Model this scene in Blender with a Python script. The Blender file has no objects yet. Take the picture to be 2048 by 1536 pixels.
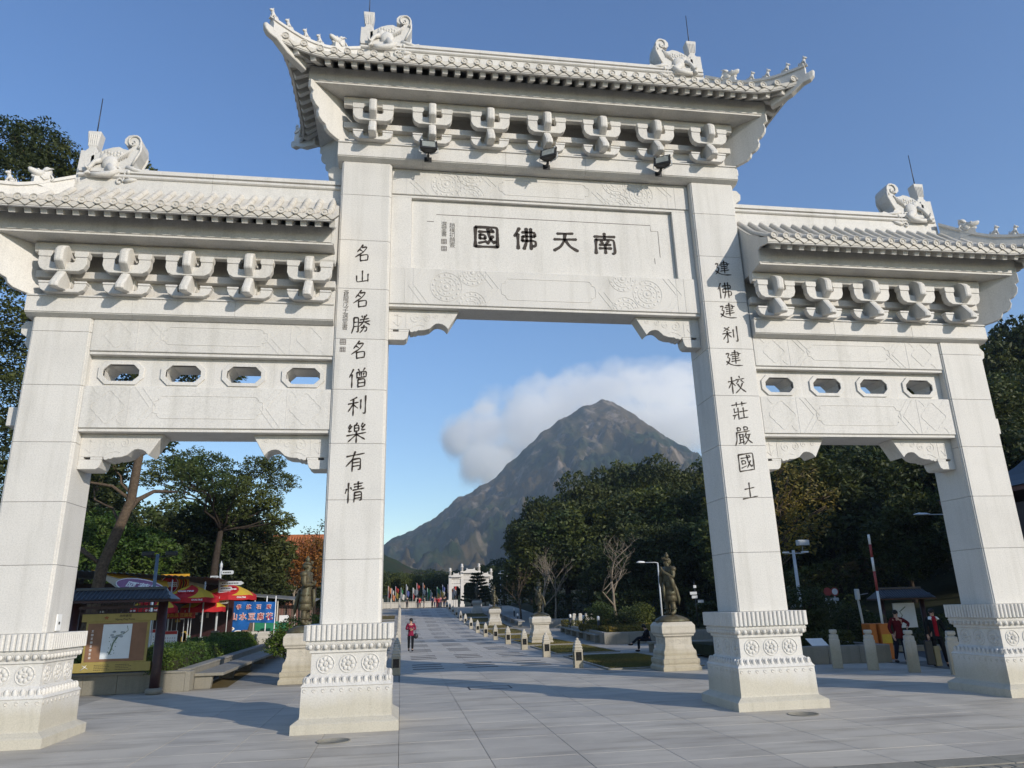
import bpy, bmesh, math, random
import numpy as np
from mathutils import Vector, Matrix, noise
rng = random.Random(7)
PI = math.pi
scene = bpy.context.scene
# ---------------------------------------------------------------- camera
cam_data = bpy.data.cameras.new("camera")
cam = bpy.data.objects.new("camera", cam_data)
scene.collection.objects.link(cam)
scene.camera = cam
YAW, PITCH, ROLL = 0.1541, 0.2976, -0.0278
fwd = Vector((math.sin(YAW)*math.cos(PITCH), math.cos(YAW)*math.cos(PITCH), math.sin(PITCH)))
rgt0 = Vector((math.cos(YAW), -math.sin(YAW), 0)); up0 = rgt0.cross(fwd)
rgt = math.cos(ROLL)*rgt0 + math.sin(ROLL)*up0
upv = -math.sin(ROLL)*rgt0 + math.cos(ROLL)*up0
m = Matrix((rgt, upv, -fwd)).transposed().to_4x4()
m.translation = Vector((-3.412, -15.535, 2.2))
cam.matrix_world = m
cam_data.sensor_width = 36
cam_data.lens = 36*1443.03/2048
cam_data.clip_start = 0.1
cam_data.clip_end = 9000
# ---------------------------------------------------------------- sky, sun, exposure
SUN_AZ = math.atan2(0.66, -0.80)      # clockwise from +Y
SUN_EL = math.radians(20.5)
world = bpy.data.worlds.new("World"); scene.world = world; world.use_nodes = True
wn = world.node_tree; wn.nodes.clear()
wo = wn.nodes.new("ShaderNodeOutputWorld"); wb = wn.nodes.new("ShaderNodeBackground")
sk = wn.nodes.new("ShaderNodeTexSky"); sk.sky_type = 'NISHITA'; sk.sun_disc = False
sk.sun_elevation = SUN_EL; sk.sun_rotation = SUN_AZ
sk.altitude = 300; sk.air_density = 1.25; sk.dust_density = 0.35; sk.ozone_density = 3.0
wb.inputs[1].default_value = 0.128
hs = wn.nodes.new('ShaderNodeHueSaturation'); hs.inputs['Saturation'].default_value = 1.16; hs.inputs['Hue'].default_value = 0.511; wn.links.new(sk.outputs[0], hs.inputs['Color']); wn.links.new(hs.outputs[0], wb.inputs[0]); wn.links.new(wb.outputs[0], wo.inputs[0])
sd = bpy.data.lights.new("sun", 'SUN'); sd.energy = 3.1; sd.angle = math.radians(0.55); sd.color = (1.0, 0.92, 0.81)
sun = bpy.data.objects.new("sun", sd); scene.collection.objects.link(sun)
sv = Vector((math.sin(SUN_AZ)*math.cos(SUN_EL), math.cos(SUN_AZ)*math.cos(SUN_EL), math.sin(SUN_EL)))
sun.rotation_euler = sv.to_track_quat('Z', 'Y').to_euler()
sun.location = (40, -60, 50)
vs = scene.view_settings
vs.view_transform = 'Standard'; vs.look = 'None'; vs.gamma = 1; vs.use_curve_mapping = False
vs.exposure = 0.52
scene.cycles.max_bounces = 14; scene.cycles.diffuse_bounces = 3; scene.cycles.glossy_bounces = 3; scene.cycles.transmission_bounces = 3; scene.cycles.transparent_max_bounces = 8
scene.cycles.volume_bounces = 14
scene.cycles.use_denoising = True
# ---------------------------------------------------------------- helpers
COL = scene.collection
class MB:
    """collects faces; build() links them as one mesh object"""
    def __init__(s): s.v = []; s.f = []; s.mi = []; s.cur = 0; s.sm = []
    def add(s, vs, fs, smooth=False):
        o = len(s.v); s.v.extend([tuple(p) for p in vs])
        for f in fs: s.f.append([o+i for i in f]); s.mi.append(s.cur); s.sm.append(smooth)
    def box(s, x0, x1, y0, y1, z0, z1, M=None):
        v = [(x0,y0,z0),(x1,y0,z0),(x1,y1,z0),(x0,y1,z0),(x0,y0,z1),(x1,y0,z1),(x1,y1,z1),(x0,y1,z1)]
        if M is not None: v = [M @ Vector(p) for p in v]
        s.add(v, [(0,3,2,1),(4,5,6,7),(0,1,5,4),(1,2,6,5),(2,3,7,6),(3,0,4,7)])
        return s
    def loft(s, rings, cap=True, smooth=False, closed=True):
        n = len(rings[0]); v = [p for r in rings for p in r]; f = []
        for k in range(len(rings)-1):
            for i in range(n if closed else n-1):
                j = (i+1) % n
                f.append((k*n+i, k*n+j, (k+1)*n+j, (k+1)*n+i))
        s.add(v, f, smooth)
        if cap and closed:
            o = len(s.v)-len(v)
            s.f.append([o+i for i in range(n)][::-1]); s.mi.append(s.cur); s.sm.append(False)
            b = o+(len(rings)-1)*n
            s.f.append([b+i for i in range(n)]); s.mi.append(s.cur); s.sm.append(False)
        return s
    def prism(s, poly, a0, a1, axis='y', M=None):
        """poly in the other two axes, extruded a0..a1 along axis"""
        def P(p, a):
            if axis == 'y': q = (p[0], a, p[1])
            elif axis == 'x': q = (a, p[0], p[1])
            else: q = (p[0], p[1], a)
            return M @ Vector(q) if M is not None else q
        s.loft([[P(p, a0) for p in poly], [P(p, a1) for p in poly]])
        return s
    def tube(s, pts, rad, n=8, smooth=True, cap=True):
        pts = [Vector(p) for p in pts]
        if not hasattr(rad, '__len__'): rad = [rad]*len(pts)
        rings = []; ref = Vector((0,0,1)); last = None
        for i, p in enumerate(pts):
            a = pts[max(i-1,0)]; b = pts[min(i+1,len(pts)-1)]
            t = (b-a)
            if t.length < 1e-9: t = Vector((0,0,1))
            t.normalize()
            if last is None:
                u = t.cross(ref)
                if u.length < 0.05: u = t.cross(Vector((1,0,0)))
            else: u = last - t*last.dot(t)
            u.normalize(); last = u; w = t.cross(u)
            rings.append([p + (u*math.cos(2*PI*k/n) + w*math.sin(2*PI*k/n))*rad[i] for k in range(n)])
        s.loft(rings, cap, smooth); return s
    def lathe(s, prof, c=(0,0,0), n=16, smooth=True, sq=None):
        """prof: (r,z) list; sq = number of sides"""
        rings = [[(c[0]+r*math.cos(2*PI*(k+.5)/n), c[1]+r*math.sin(2*PI*(k+.5)/n), c[2]+z) for k in range(n)] for r, z in prof]
        s.loft(rings, True, smooth); return s
    def sqlathe(s, prof, c=(0,0,0), ch=0.0, ay=1.0):
        """square section: prof (half width, z), ch = corner chamfer"""
        rings = []
        for h, z in prof:
            k = ch*min(1.0, h*4); hy = h*ay
            if ch: rings.append([(c[0]-h+k,c[1]-hy,c[2]+z),(c[0]+h-k,c[1]-hy,c[2]+z),(c[0]+h,c[1]-hy+k,c[2]+z),(c[0]+h,c[1]+hy-k,c[2]+z),(c[0]+h-k,c[1]+hy,c[2]+z),(c[0]-h+k,c[1]+hy,c[2]+z),(c[0]-h,c[1]+hy-k,c[2]+z),(c[0]-h,c[1]-hy+k,c[2]+z)])
            else: rings.append([(c[0]-h,c[1]-hy,c[2]+z),(c[0]+h,c[1]-hy,c[2]+z),(c[0]+h,c[1]+hy,c[2]+z),(c[0]-h,c[1]+hy,c[2]+z)])
        s.loft(rings, True); return s
    def ball(s, c, r, n=10, m=7, sc=(1,1,1), M=None):
        v = []; f = []
        for j in range(1, m):
            t = PI*j/m
            for i in range(n):
                p = 2*PI*i/n
                v.append((r*sc[0]*math.sin(t)*math.cos(p), r*sc[1]*math.sin(t)*math.sin(p), r*sc[2]*math.cos(t)))
        v.append((0,0,r*sc[2])); v.append((0,0,-r*sc[2])); T = len(v)-2; B = len(v)-1
        for j in range(m-2):
            for i in range(n):
                k = (i+1) % n
                f.append((j*n+i, (j+1)*n+i, (j+1)*n+k, j*n+k))
        for i in range(n):
            k = (i+1) % n
            f.append((T, i, k)); f.append((B, (m-2)*n+k, (m-2)*n+i))
        C = Vector(c)
        v = [(M @ Vector(p) if M is not None else Vector(p)) + C for p in v]
        s.add(v, f, True); return s
    def xf(s, M):
        s.v = [tuple(M @ Vector(p)) for p in s.v]; return s
    def merge(s, o):
        k = len(s.v); s.v += o.v; s.f += [[k+i for i in f] for f in o.f]; s.mi += o.mi; s.sm += o.sm; return s
    def mesh(s, name):
        me = bpy.data.meshes.new(name); me.from_pydata(s.v, [], s.f)
        me.polygons.foreach_set("material_index", s.mi); me.polygons.foreach_set("use_smooth", s.sm)
        me.update(); return me
    def build(s, name, mat, parent=None, loc=None, bev=0, kind=None, seg=1):
        me = s.mesh(name)
        for mm in (mat if isinstance(mat, (list, tuple)) else [mat]): me.materials.append(mm)
        bm = bmesh.new(); bm.from_mesh(me); bmesh.ops.recalc_face_normals(bm, faces=bm.faces); bm.to_mesh(me); bm.free()
        o = bpy.data.objects.new(name, me); COL.objects.link(o)
        if loc is not None: o.location = loc
        if parent is not None: o.parent = parent
        if kind: o['kind'] = kind
        if bev:
            b = o.modifiers.new("bevel", 'BEVEL'); b.width = bev; b.segments = seg; b.limit_method = 'ANGLE'; b.angle_limit = 0.6
        return o
def link_copy(src, loc=None, parent=None, rot=None, scale=None):
    o = src.copy(); COL.objects.link(o)
    if loc is not None: o.location = loc
    if rot is not None: o.rotation_euler = rot
    if scale is not None: o.scale = scale
    if parent is not None: o.parent = parent
    return o
def copy_tree(o, parent=None):
    c = o.copy(); COL.objects.link(c); c.parent = parent
    for ch in list(o.children): copy_tree(ch, c)
    return c
def tag(o, label=None, cat=None, group=None, kind=None):
    if label: o['label'] = label
    if cat: o['category'] = cat
    if group: o['group'] = group
    if kind: o['kind'] = kind
    return o
def empty(name, loc=(0,0,0), rz=0, label=None, cat=None, group=None):
    o = bpy.data.objects.new(name, None); COL.objects.link(o); o.location = loc; o.rotation_euler = (0,0,rz)
    o.empty_display_size = .2
    return tag(o, label, cat, group)
def npmesh(name, V, F, mat, parent=None, smooth=False, loc=None):
    """V (n,3), F (m,4) numpy quads"""
    me = bpy.data.meshes.new(name)
    me.vertices.add(len(V)); me.vertices.foreach_set("co", np.ascontiguousarray(V, dtype=np.float32).ravel())
    k = F.shape[1]
    me.loops.add(F.size); me.loops.foreach_set("vertex_index", F.astype(np.int32).ravel())
    me.polygons.add(len(F)); me.polygons.foreach_set("loop_start", np.arange(0, F.size, k, dtype=np.int32))
    me.polygons.foreach_set("use_smooth", np.full(len(F), smooth))
    me.update(); me.validate()
    if mat: me.materials.append(mat)
    o = bpy.data.objects.new(name, me); COL.objects.link(o)
    if parent is not None: o.parent = parent
    if loc is not None: o.location = loc
    return o
# ---------------------------------------------------------------- materials
def newmat(name, rough=0.8, spec=0.3):
    mt = bpy.data.materials.new(name); mt.use_nodes = True
    nt = mt.node_tree; b = nt.nodes["Principled BSDF"]
    b.inputs["Roughness"].default_value = rough
    b.inputs["Specular IOR Level"].default_value = spec
    return mt, nt, b
def nd(nt, t, **kw):
    n = nt.nodes.new(t)
    for k, v in kw.items():
        if k == 'inp':
            for a, c in v.items(): n.inputs[a].default_value = c
        else: setattr(n, k, v)
    return n
def ramp(nt, src, stops):
    r = nt.nodes.new("ShaderNodeValToRGB"); cr = r.color_ramp
    while len(cr.elements) < len(stops): cr.elements.new(0.5)
    for e, (p, c) in zip(cr.elements, stops): e.position = p; e.color = (*c, 1) if len(c) == 3 else c
    nt.links.new(src, r.inputs[0]); return r
def mix(nt, a, b, fac, mode='MIX'):
    n = nt.nodes.new("ShaderNodeMix"); n.data_type = 'RGBA'; n.blend_type = mode
    for sock, v in ((n.inputs[0], fac), (n.inputs[6], a), (n.inputs[7], b)):
        if hasattr(v, 'links') or hasattr(v, 'is_linked'): nt.links.new(v, sock)
        else: sock.default_value = v if not isinstance(v, tuple) or len(v) == 4 else (*v, 1)
    return n.outputs[2]
def plain(name, col, rough=0.7, spec=0.3, var=0.12, scale=6.0, metal=0.0, bump=0.0):
    """one colour with procedural mottling"""
    mt, nt, b = newmat(name, rough, spec)
    g = nd(nt, "ShaderNodeNewGeometry"); n = nd(nt, "ShaderNodeTexNoise", inp={"Scale": scale, "Detail": 6.0, "Roughness": .65})
    nt.links.new(g.outputs["Position"], n.inputs["Vector"])
    lo = tuple(c*(1-var) for c in col); hi = tuple(min(1, c*(1+var)) for c in col)
    r = ramp(nt, n.outputs[0], [(0.3, lo), (0.7, hi)])
    nt.links.new(r.outputs[0], b.inputs["Base Color"]); b.inputs["Metallic"].default_value = metal
    if bump:
        bp = nd(nt, "ShaderNodeBump", inp={"Strength": bump, "Distance": 0.02}); nt.links.new(n.outputs[0], bp.inputs["Height"]); nt.links.new(bp.outputs[0], b.inputs["Normal"])
    return mt
def granite(name, col, speck=0.16, big=0.07, sc=34.0, rough=0.62, stain=0.25, objvar=0.05, bump=0.25, grime=True):
    mt, nt, b = newmat(name, rough, 0.35)
    g = nd(nt, "ShaderNodeNewGeometry"); L = nt.links
    n1 = nd(nt, "ShaderNodeTexNoise", inp={"Scale": sc, "Detail": 3.0, "Roughness": .8}); L.new(g.outputs["Position"], n1.inputs["Vector"])
    n2 = nd(nt, "ShaderNodeTexNoise", inp={"Scale": 0.9, "Detail": 8.0, "Roughness": .62}); L.new(g.outputs["Position"], n2.inputs["Vector"])
    v = nd(nt, "ShaderNodeTexVoronoi", inp={"Scale": sc*1.5}); L.new(g.outputs["Position"], v.inputs["Vector"])
    r1 = ramp(nt, n1.outputs[0], [(0.32, tuple(c*(1-speck) for c in col)), (0.52, col), (0.72, tuple(min(1, c*(1+speck*.55)) for c in col))])
    r2 = ramp(nt, n2.outputs[0], [(0.3, (1-big*1.6,)*3), (0.55, (1, 1, 1)), (0.8, (1+big*.3,)*3)])
    c1 = mix(nt, r1.outputs[0], r2.outputs[0], 1.0, 'MULTIPLY')
    # dark mineral flecks
    rv = ramp(nt, v.outputs[0], [(0.0, (1-speck*1.6,)*3), (0.16, (1, 1, 1))])
    c1 = mix(nt, c1, rv.outputs[0], 1.0, 'MULTIPLY')
    # weather streaks: noise stretched vertically
    mp = nd(nt, "ShaderNodeMapping"); mp.inputs["Scale"].default_value = (3.2, 3.2, 0.22); L.new(g.outputs["Position"], mp.inputs["Vector"])
    n3 = nd(nt, "ShaderNodeTexNoise", inp={"Scale": 1.0, "Detail": 5.0, "Roughness": .6}); L.new(mp.outputs[0], n3.inputs["Vector"])
    r3 = ramp(nt, n3.outputs[0], [(0.5, (1, 1, 1)), (0.78, (1-stain, 1-stain*1.02, 1-stain*1.12))])
    c1 = mix(nt, c1, r3.outputs[0], 1.0, 'MULTIPLY')
    oi = nd(nt, "ShaderNodeObjectInfo")
    ro = ramp(nt, oi.outputs["Random"], [(0, (1-objvar, 1-objvar, 1-objvar*1.1)), (1, (1+objvar*.4, 1+objvar*.4, 1+objvar*.3))])
    c1 = mix(nt, c1, ro.outputs[0], 1.0, 'MULTIPLY')
    if grime:   # splash dirt near the ground
        sp = nd(nt, "ShaderNodeSeparateXYZ"); L.new(g.outputs["Position"], sp.inputs[0])
        ad = nd(nt, "ShaderNodeMath", operation='MULTIPLY_ADD', inp={1: 0.9, 2: 0.0}); L.new(n2.outputs[0], ad.inputs[0])
        sb = nd(nt, "ShaderNodeMath", operation='SUBTRACT'); L.new(sp.outputs[2], sb.inputs[0]); L.new(ad.outputs[0], sb.inputs[1])
        rg = ramp(nt, sb.outputs[0], [(0.0, (0.80, 0.77, 0.68)), (0.35, (1, 1, 1))]); 
        c1 = mix(nt, c1, rg.outputs[0], 1.0, 'MULTIPLY')
    L.new(c1, b.inputs["Base Color"])
    bp = nd(nt, "ShaderNodeBump", inp={"Strength": bump, "Distance": 0.006}); L.new(n1.outputs[0], bp.inputs["Height"]); L.new(bp.outputs[0], b.inputs["Normal"])
    return mt
M = {}
M['gran'] = granite("white_granite", (0.61, 0.590, 0.553), speck=.17, sc=36.0, stain=.18, big=.05, objvar=.035)
M['gran2'] = granite("pedestal_granite", (0.52, 0.48, 0.41), stain=0.3)
M['grey'] = granite("grey_granite", (0.30, 0.29, 0.27), stain=0.3)
M['tilest'] = granite("roof_granite", (0.58, 0.545, 0.485), stain=0.2, big=.12)
M['ink'] = plain("black_paint", (0.035, 0.026, 0.02), 0.6, var=.4, scale=30)
M['inkthin'] = plain("faded_paint", (0.13, 0.11, 0.10), 0.7, var=.4, scale=30)
M['joint_and_shade'] = plain("mortar_and_drip_shade", (0.16, 0.15, 0.13), 0.95, var=.3, scale=9)  # mortar in the stone joints; also the painted shadow line under drip tiles
M['black'] = plain("black_metal", (0.02, 0.021, 0.023), 0.45, 0.4, .3)
M['steel'] = plain("painted_steel", (0.22, 0.24, 0.26), 0.45, 0.4, .12)
M['lightsteel'] = plain("light_steel", (0.5, 0.52, 0.53), 0.4, 0.4, .1)
M['glass'] = plain("lamp_glass", (0.25, 0.27, 0.26), 0.12, 0.8, .2)
M['white'] = plain("white_paint", (0.74, 0.74, 0.72), 0.5, 0.3, .06)
M['rod'] = plain("rod_metal", (0.03, 0.035, 0.05), 0.4, 0.5, .1)
# ================================================================ THE MEMORIAL GATE
A_, B_, H_, DP = 4.415, 10.655, 0.6015, 1.075
YC = DP/2
ZP, ZI, ZO = 1.932, 12.605, 8.365
G = empty("stone_gate", (0,0,0), label="tall white granite three-bay ceremonial gate with tiled roofs and black calligraphy", cat="gate")
JO = [1.932, 3.19, 4.41, 5.62, 6.83, 8.02, 9.25, 10.49, 11.70, 12.605]
def notch(h, y0, y1, k=.05, d=.022):
    return [(-h+k,y0),(h-k,y0),(h-k,y0+d),(h-d,y0+d),(h-d,y0+k),(h,y0+k),(h,y1-k),(h-d,y1-k),(h-d,y1-d),(h-k,y1-d),(h-k,y1),(-h+k,y1),(-h+k,y1-d),(-h+d,y1-d),(-h+d,y1-k),(-h,y1-k),(-h,y0+k),(-h+d,y0+k),(-h+d,y0+d),(-h+k,y0+d)]
blk = {}
def rosette():
    b = MB()
    pts = [(.165*math.cos(t*PI/10), 0, .165*math.sin(t*PI/10)) for t in range(21)]
    b.tube(pts, .013, 5)
    for k in range(8):
        a = k*PI/4+.2
        b.ball((.095*math.cos(a), .004, .095*math.sin(a)), .047, 7, 5, (1,.42,1))
    b.ball((0,-.004,0), .042, 8, 6, (1,.6,1))
    for k in range(6): b.ball((.026*math.cos(k), -.02, .026*math.sin(k)), .012, 5, 4)
    return b
ros_me = rosette().mesh("rosette"); ros_me.materials.append(M['gran'])
def base_mb():
    b = MB()
    prof = [(1.0,0),(1.0,.165),(.985,.18),(.90,.235),(.865,.255),(.858,.285),(.85,.80),(.865,.815),(.80,.90),(.73,1.0),(.705,1.02),(.705,1.395),(.72,1.41),(.74,1.415),(.74,1.455),(.76,1.50),(.81,1.575),(.815,1.60),(.80,1.605),(.80,1.63),(.825,1.635),(.835,1.64),(.835,1.932)]
    b.sqlathe(prof, (0,YC,0), 0, ay=.955)
    for side in range(4):
        R = Matrix.Translation((0,YC,0)) @ Matrix.Rotation(side*PI/2, 4, 'Z')
        k = .955 if side % 2 == 0 else 1.0; w = 1.0 if side % 2 == 0 else .955
        # fluted cap
        n = 17
        for i in range(n):
            x = (i-(n-1)/2)*(1.66*w/n); r = .036
            b.prism([(x-r,-.835*k-.004+.03),(x-r,-.835*k-.016),(x-r*.5,-.835*k-.030),(x+r*.5,-.835*k-.030),(x+r,-.835*k-.016),(x+r,-.835*k+.03)], 1.645, 1.930, 'z', R)
        # bead row under the cap
        n = 11
        for i in range(n):
            x = (i-(n-1)/2)*(1.46*w/(n-1)); b.ball(R @ Vector((x,-.775*k,1.525)), .052, 9, 7, (.95,.8,1.05), None)
            pts = [R @ Vector((x+.066*math.sin(a), -.80*k, 1.53+.062*math.cos(a))) for a in (-2.2,-1.3,-.5,.5,1.3,2.2)]
            b.tube(pts, .008, 4)
        # lotus petals above the body
        n = 12
        for i in range(n):
            x = (i-(n-1)/2)*(1.5*w/(n-1)); b.ball(R @ Vector((x,-.80*k,.905)), .055, 8, 6, (.8,.55,1.5))
            b.tube([R @ Vector((x-.06,-.835*k,.84)), R @ Vector((x-.062,-.79*k,.95)), R @ Vector((x-.03,-.757*k,.985))], .009, 4)
        # scroll band
        n = 10
        for i in range(n):
            x = (i-(n-1)/2)*(1.56*w/(n-1))
            pts = [R @ Vector((x+.055*math.cos(a)*(.4+.1*a), -.853*k, .745+.035*math.sin(a)*(.4+.12*a))) for a in [q*.7 for q in range(8)]]
            b.tube(pts, .010, 4)
    return b
base_me = base_mb().mesh("pillar_base"); base_me.materials.append(M['gran'])
def shaft_core(h): return MB().box(-H_+.06, H_-.06, .06, DP-.06, .0, h)
PX = [-B_, -A_, A_, B_]
pillars = []
for i, px in enumerate(PX):
    top = ZI if i in (1, 2) else ZO
    p = shaft_core(top-.05).build("pillar", M['joint_and_shade'], G, (px,0,.02)); pillars.append(p)
    for k in range(len(JO)-1):
        if JO[k] >= top-.1: break
        z0, z1 = JO[k], min(JO[k+1], top)
        key = round(z1-z0, 3)
        if key not in blk:
            mb = MB().prism(notch(H_, 0, DP), .003, key-.003, 'z'); o = mb.build("stone_block", M['gran'], p, (0,0,z0-.02), bev=.005); blk[key] = o
        else: o = link_copy(blk[key], (0,0,z0-.02), p)
    bo = bpy.data.objects.new("pillar_base", base_me); COL.objects.link(bo); bo.parent = G; bo.location = (px,0,0)
    for side in range(4):
        if side == 2: continue
        for q in (-1,0,1):
            R = Matrix.Rotation(side*PI/2, 4, 'Z'); k = .955 if side % 2 == 0 else 1.0
            pos = R @ Vector((q*.43, -.705*k-.001, 0))
            r = bpy.data.objects.new("rosette", ros_me); COL.objects.link(r); r.parent = bo
            r.location = (pos.x, YC+pos.y, 1.205); r.rotation_euler = (0,0,side*PI/2)
# base_me faces need consistent normals
for me_ in (base_me, ros_me):
    bm = bmesh.new(); bm.from_mesh(me_); bmesh.ops.recalc_face_normals(bm, faces=bm.faces); bm.to_mesh(me_); bm.free()
# beam ends poking out past the outer pillars, scroll ends above
for s, px in ((-1,-B_-H_), (1, B_+H_)):
    for zz, hh in ((6.02,.40),):
        MB().box(min(px-.0*s,px+.30*s), max(px,px+.30*s), .30, .78, zz, zz+hh).build("beam_end", M['gran'], G, bev=.012)
def scroll_end(x, s, z):
    b = MB()
    b.prism([(x,z-.45),(x+.16*s,z-.42),(x+.24*s,z-.30),(x+.20*s,z-.18),(x+.34*s,z-.08),(x+.36*s,z+.08),(x+.26*s,z+.2),(x,z+.2)], .32, .76, 'y')
    return b.build("scroll_bracket", M['gran'], G, bev=.012)
scroll_end(-B_-H_, -1, 8.15); scroll_end(B_+H_, 1, 8.15); scroll_end(-A_-H_, -1, 12.45); scroll_end(A_+H_, 1, 12.45)
# ---------------------------------------------------------------- lintels, panels, carvings
def ribbon(b, pts, w, y, th=.010, closed=False):
    th *= .75
    """raised flat strip following pts in the xz plane"""
    P = [Vector((p[0], p[1])) for p in pts]
    n = len(P)
    L = []; R = []
    for i in range(n):
        if closed: a, c = P[i-1], P[(i+1) % n]
        else: a, c = P[max(i-1,0)], P[min(i+1,n-1)]
        d = (c-a); d.normalize() if d.length > 1e-9 else None
        nn = Vector((-d.y, d.x))*w/2
        L.append(P[i]+nn); R.append(P[i]-nn)
    m_ = n if closed else n-1
    for i in range(m_):
        j = (i+1) % n
        q = [L[i], L[j], R[j], R[i]]
        b.loft([[(p.x, y, p.y) for p in q], [(p.x, y-th, p.y) for p in q]])
def frame_carving(b, x0, x1, z0, z1, y, cusp, w=.016):
    """long cartouche with stepped or lobed ends"""
    zc = (z0+z1)/2; h = (z1-z0)/2
    pts = []
    if cusp:
        for s in (1, -1):
            X = x1 if s > 0 else x0
            arc = [(X-s*.30, s*h), (X-s*.16, s*h*.98), (X-s*.10, s*h*.70), (X-s*.12, s*h*.62), (X-s*.02, s*h*.5), (X, 0), (X-s*.02, -s*h*.5), (X-s*.12, -s*h*.62), (X-s*.10, -s*h*.70), (X-s*.16, -s*h*.98), (X-s*.30, -s*h)]
            pts += [(p[0], zc+p[1]) for p in arc]
    ribbon(b, pts, w, y, .010, True)
def spiral(b, cx, cz, r, turns, y, w=.014, d=1, a0=0.0):
    n = int(turns*12); pts = [(cx+r*(1-k/(n+1))*math.cos(a0+d*k*PI/6), cz+r*(1-k/(n+1))*math.sin(a0+d*k*PI/6)) for k in range(n)]
    ribbon(b, pts, w, y, .009)
def flower(b, cx, cz, r, y, z0, z1):
    """layered medallion, clipped to the beam face"""
    def ok(x, z, q=.02): return z0+q < z < z1-q
    for rr in (r, r*.66, r*.30):
        seg = []
        for k in range(33):
            a = k*PI/16; p = (cx+rr*math.cos(a), cz+rr*math.sin(a))
            if ok(*p): seg.append(p)
            else:
                if len(seg) > 1: ribbon(b, seg, .014, y, .010)
                seg = []
        if len(seg) > 1: ribbon(b, seg, .014, y, .010)
    for n, rr, sz in ((14, r*.84, .040), (9, r*.48, .034), (1, 0, .06)):
        for k in range(n):
            a = 2*PI*k/n+.3
            p = (cx+rr*math.cos(a), cz+rr*math.sin(a))
            if ok(p[0], p[1], sz): b.ball((p[0], y, p[1]), sz*.8, 8, 6, (1,.2,1))
def chevrons(b, x, z0, z1, y, s):
    zc = (z0+z1)/2; k = (z1-z0)/2
    for dx in (0, .14):
        ribbon(b, [(x+s*dx, z0+.02), (x+s*(dx-.32), zc), (x+s*dx, z1-.02)], .014, y, .009)
def ogee(b, cx, cz, r, y):
    pts = []
    for k in range(48):
        a = 2*PI*k/48; rr = r*(1+.13*math.cos(4*a)+.05*math.cos(8*a))
        pts.append((cx+rr*.95*math.cos(a), cz+rr*math.sin(a)))
    ribbon(b, pts, .013, y, .009, True)
def lintel(x0, x1, z0, z1, q, style):
    o = MB().box(x0, x1, q, DP-q, z0, z1).build("lintel", M['gran'], G, bev=.012)
    MB().box(x0, x1, q+.035, DP-q-.035, z0-.07, z0-.004).build("lintel_soffit", M['gran'], o, bev=.006)
    b = MB(); xc = (x0+x1)/2; W = (x1-x0)/2; h = z1-z0; y = q
    if style == 'rich':
        frame_carving(b, xc-1.17, xc+1.17, z0+h*.20, z1-h*.2, y, True)
        for s in (-1, 1):
            chevrons(b, xc+s*1.55, z0, z1, y, s)
            chevrons(b, xc+s*3.05, z0, z1, y, -s)
            flower(b, xc+s*2.48, z0+h*.5, .37, y, z0, z1)
            flower(b, xc+s*1.86, z0+h*.92, .34, y, z0, z1)
            flower(b, xc+s*1.88, z0+h*.02, .34, y, z0, z1)
            for dx in (3.25, 3.45): ribbon(b, [(xc+s*dx, z0+.01), (xc+s*dx, z1-.01)], .012, y, .008)
    else:
        frame_carving(b, xc-1.12, xc+1.12, z0+h*.24, z1-h*.22, y, True, .013)
        for s in (-1, 1):
            chevrons(b, xc+s*1.36, z0, z1, y, s)
            ogee(b, xc+s*2.0, z0+h*.5, h*.33, y)
            for sg in (-1, 1):
                ribbon(b, [(xc+s*1.68, z0+h*.5+sg*h*.44), (xc+s*1.76, z0+h*.5+sg*h*.36), (xc+s*1.80, z0+h*.5+sg*h*.28)], .012, y, .008)
                ribbon(b, [(xc+s*2.34, z0+h*.5+sg*h*.46), (xc+s*2.28, z0+h*.5+sg*h*.36), (xc+s*2.22, z0+h*.5+sg*h*.30)], .012, y, .008)
            ribbon(b, [(xc+s*1.60, z0+.02), (xc+s*1.60, z1-.02)], .010, y, .007)
    tag(b.build("carving", M["gran"], o), kind="stuff")
    return o
XI = A_-H_
lintel(-XI, XI, 8.993, 9.918, .167, 'rich')
lintel(-XI, XI, 11.895, 12.60, .172, 'rich')
XO0, XO1 = A_+H_, B_-H_
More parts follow.
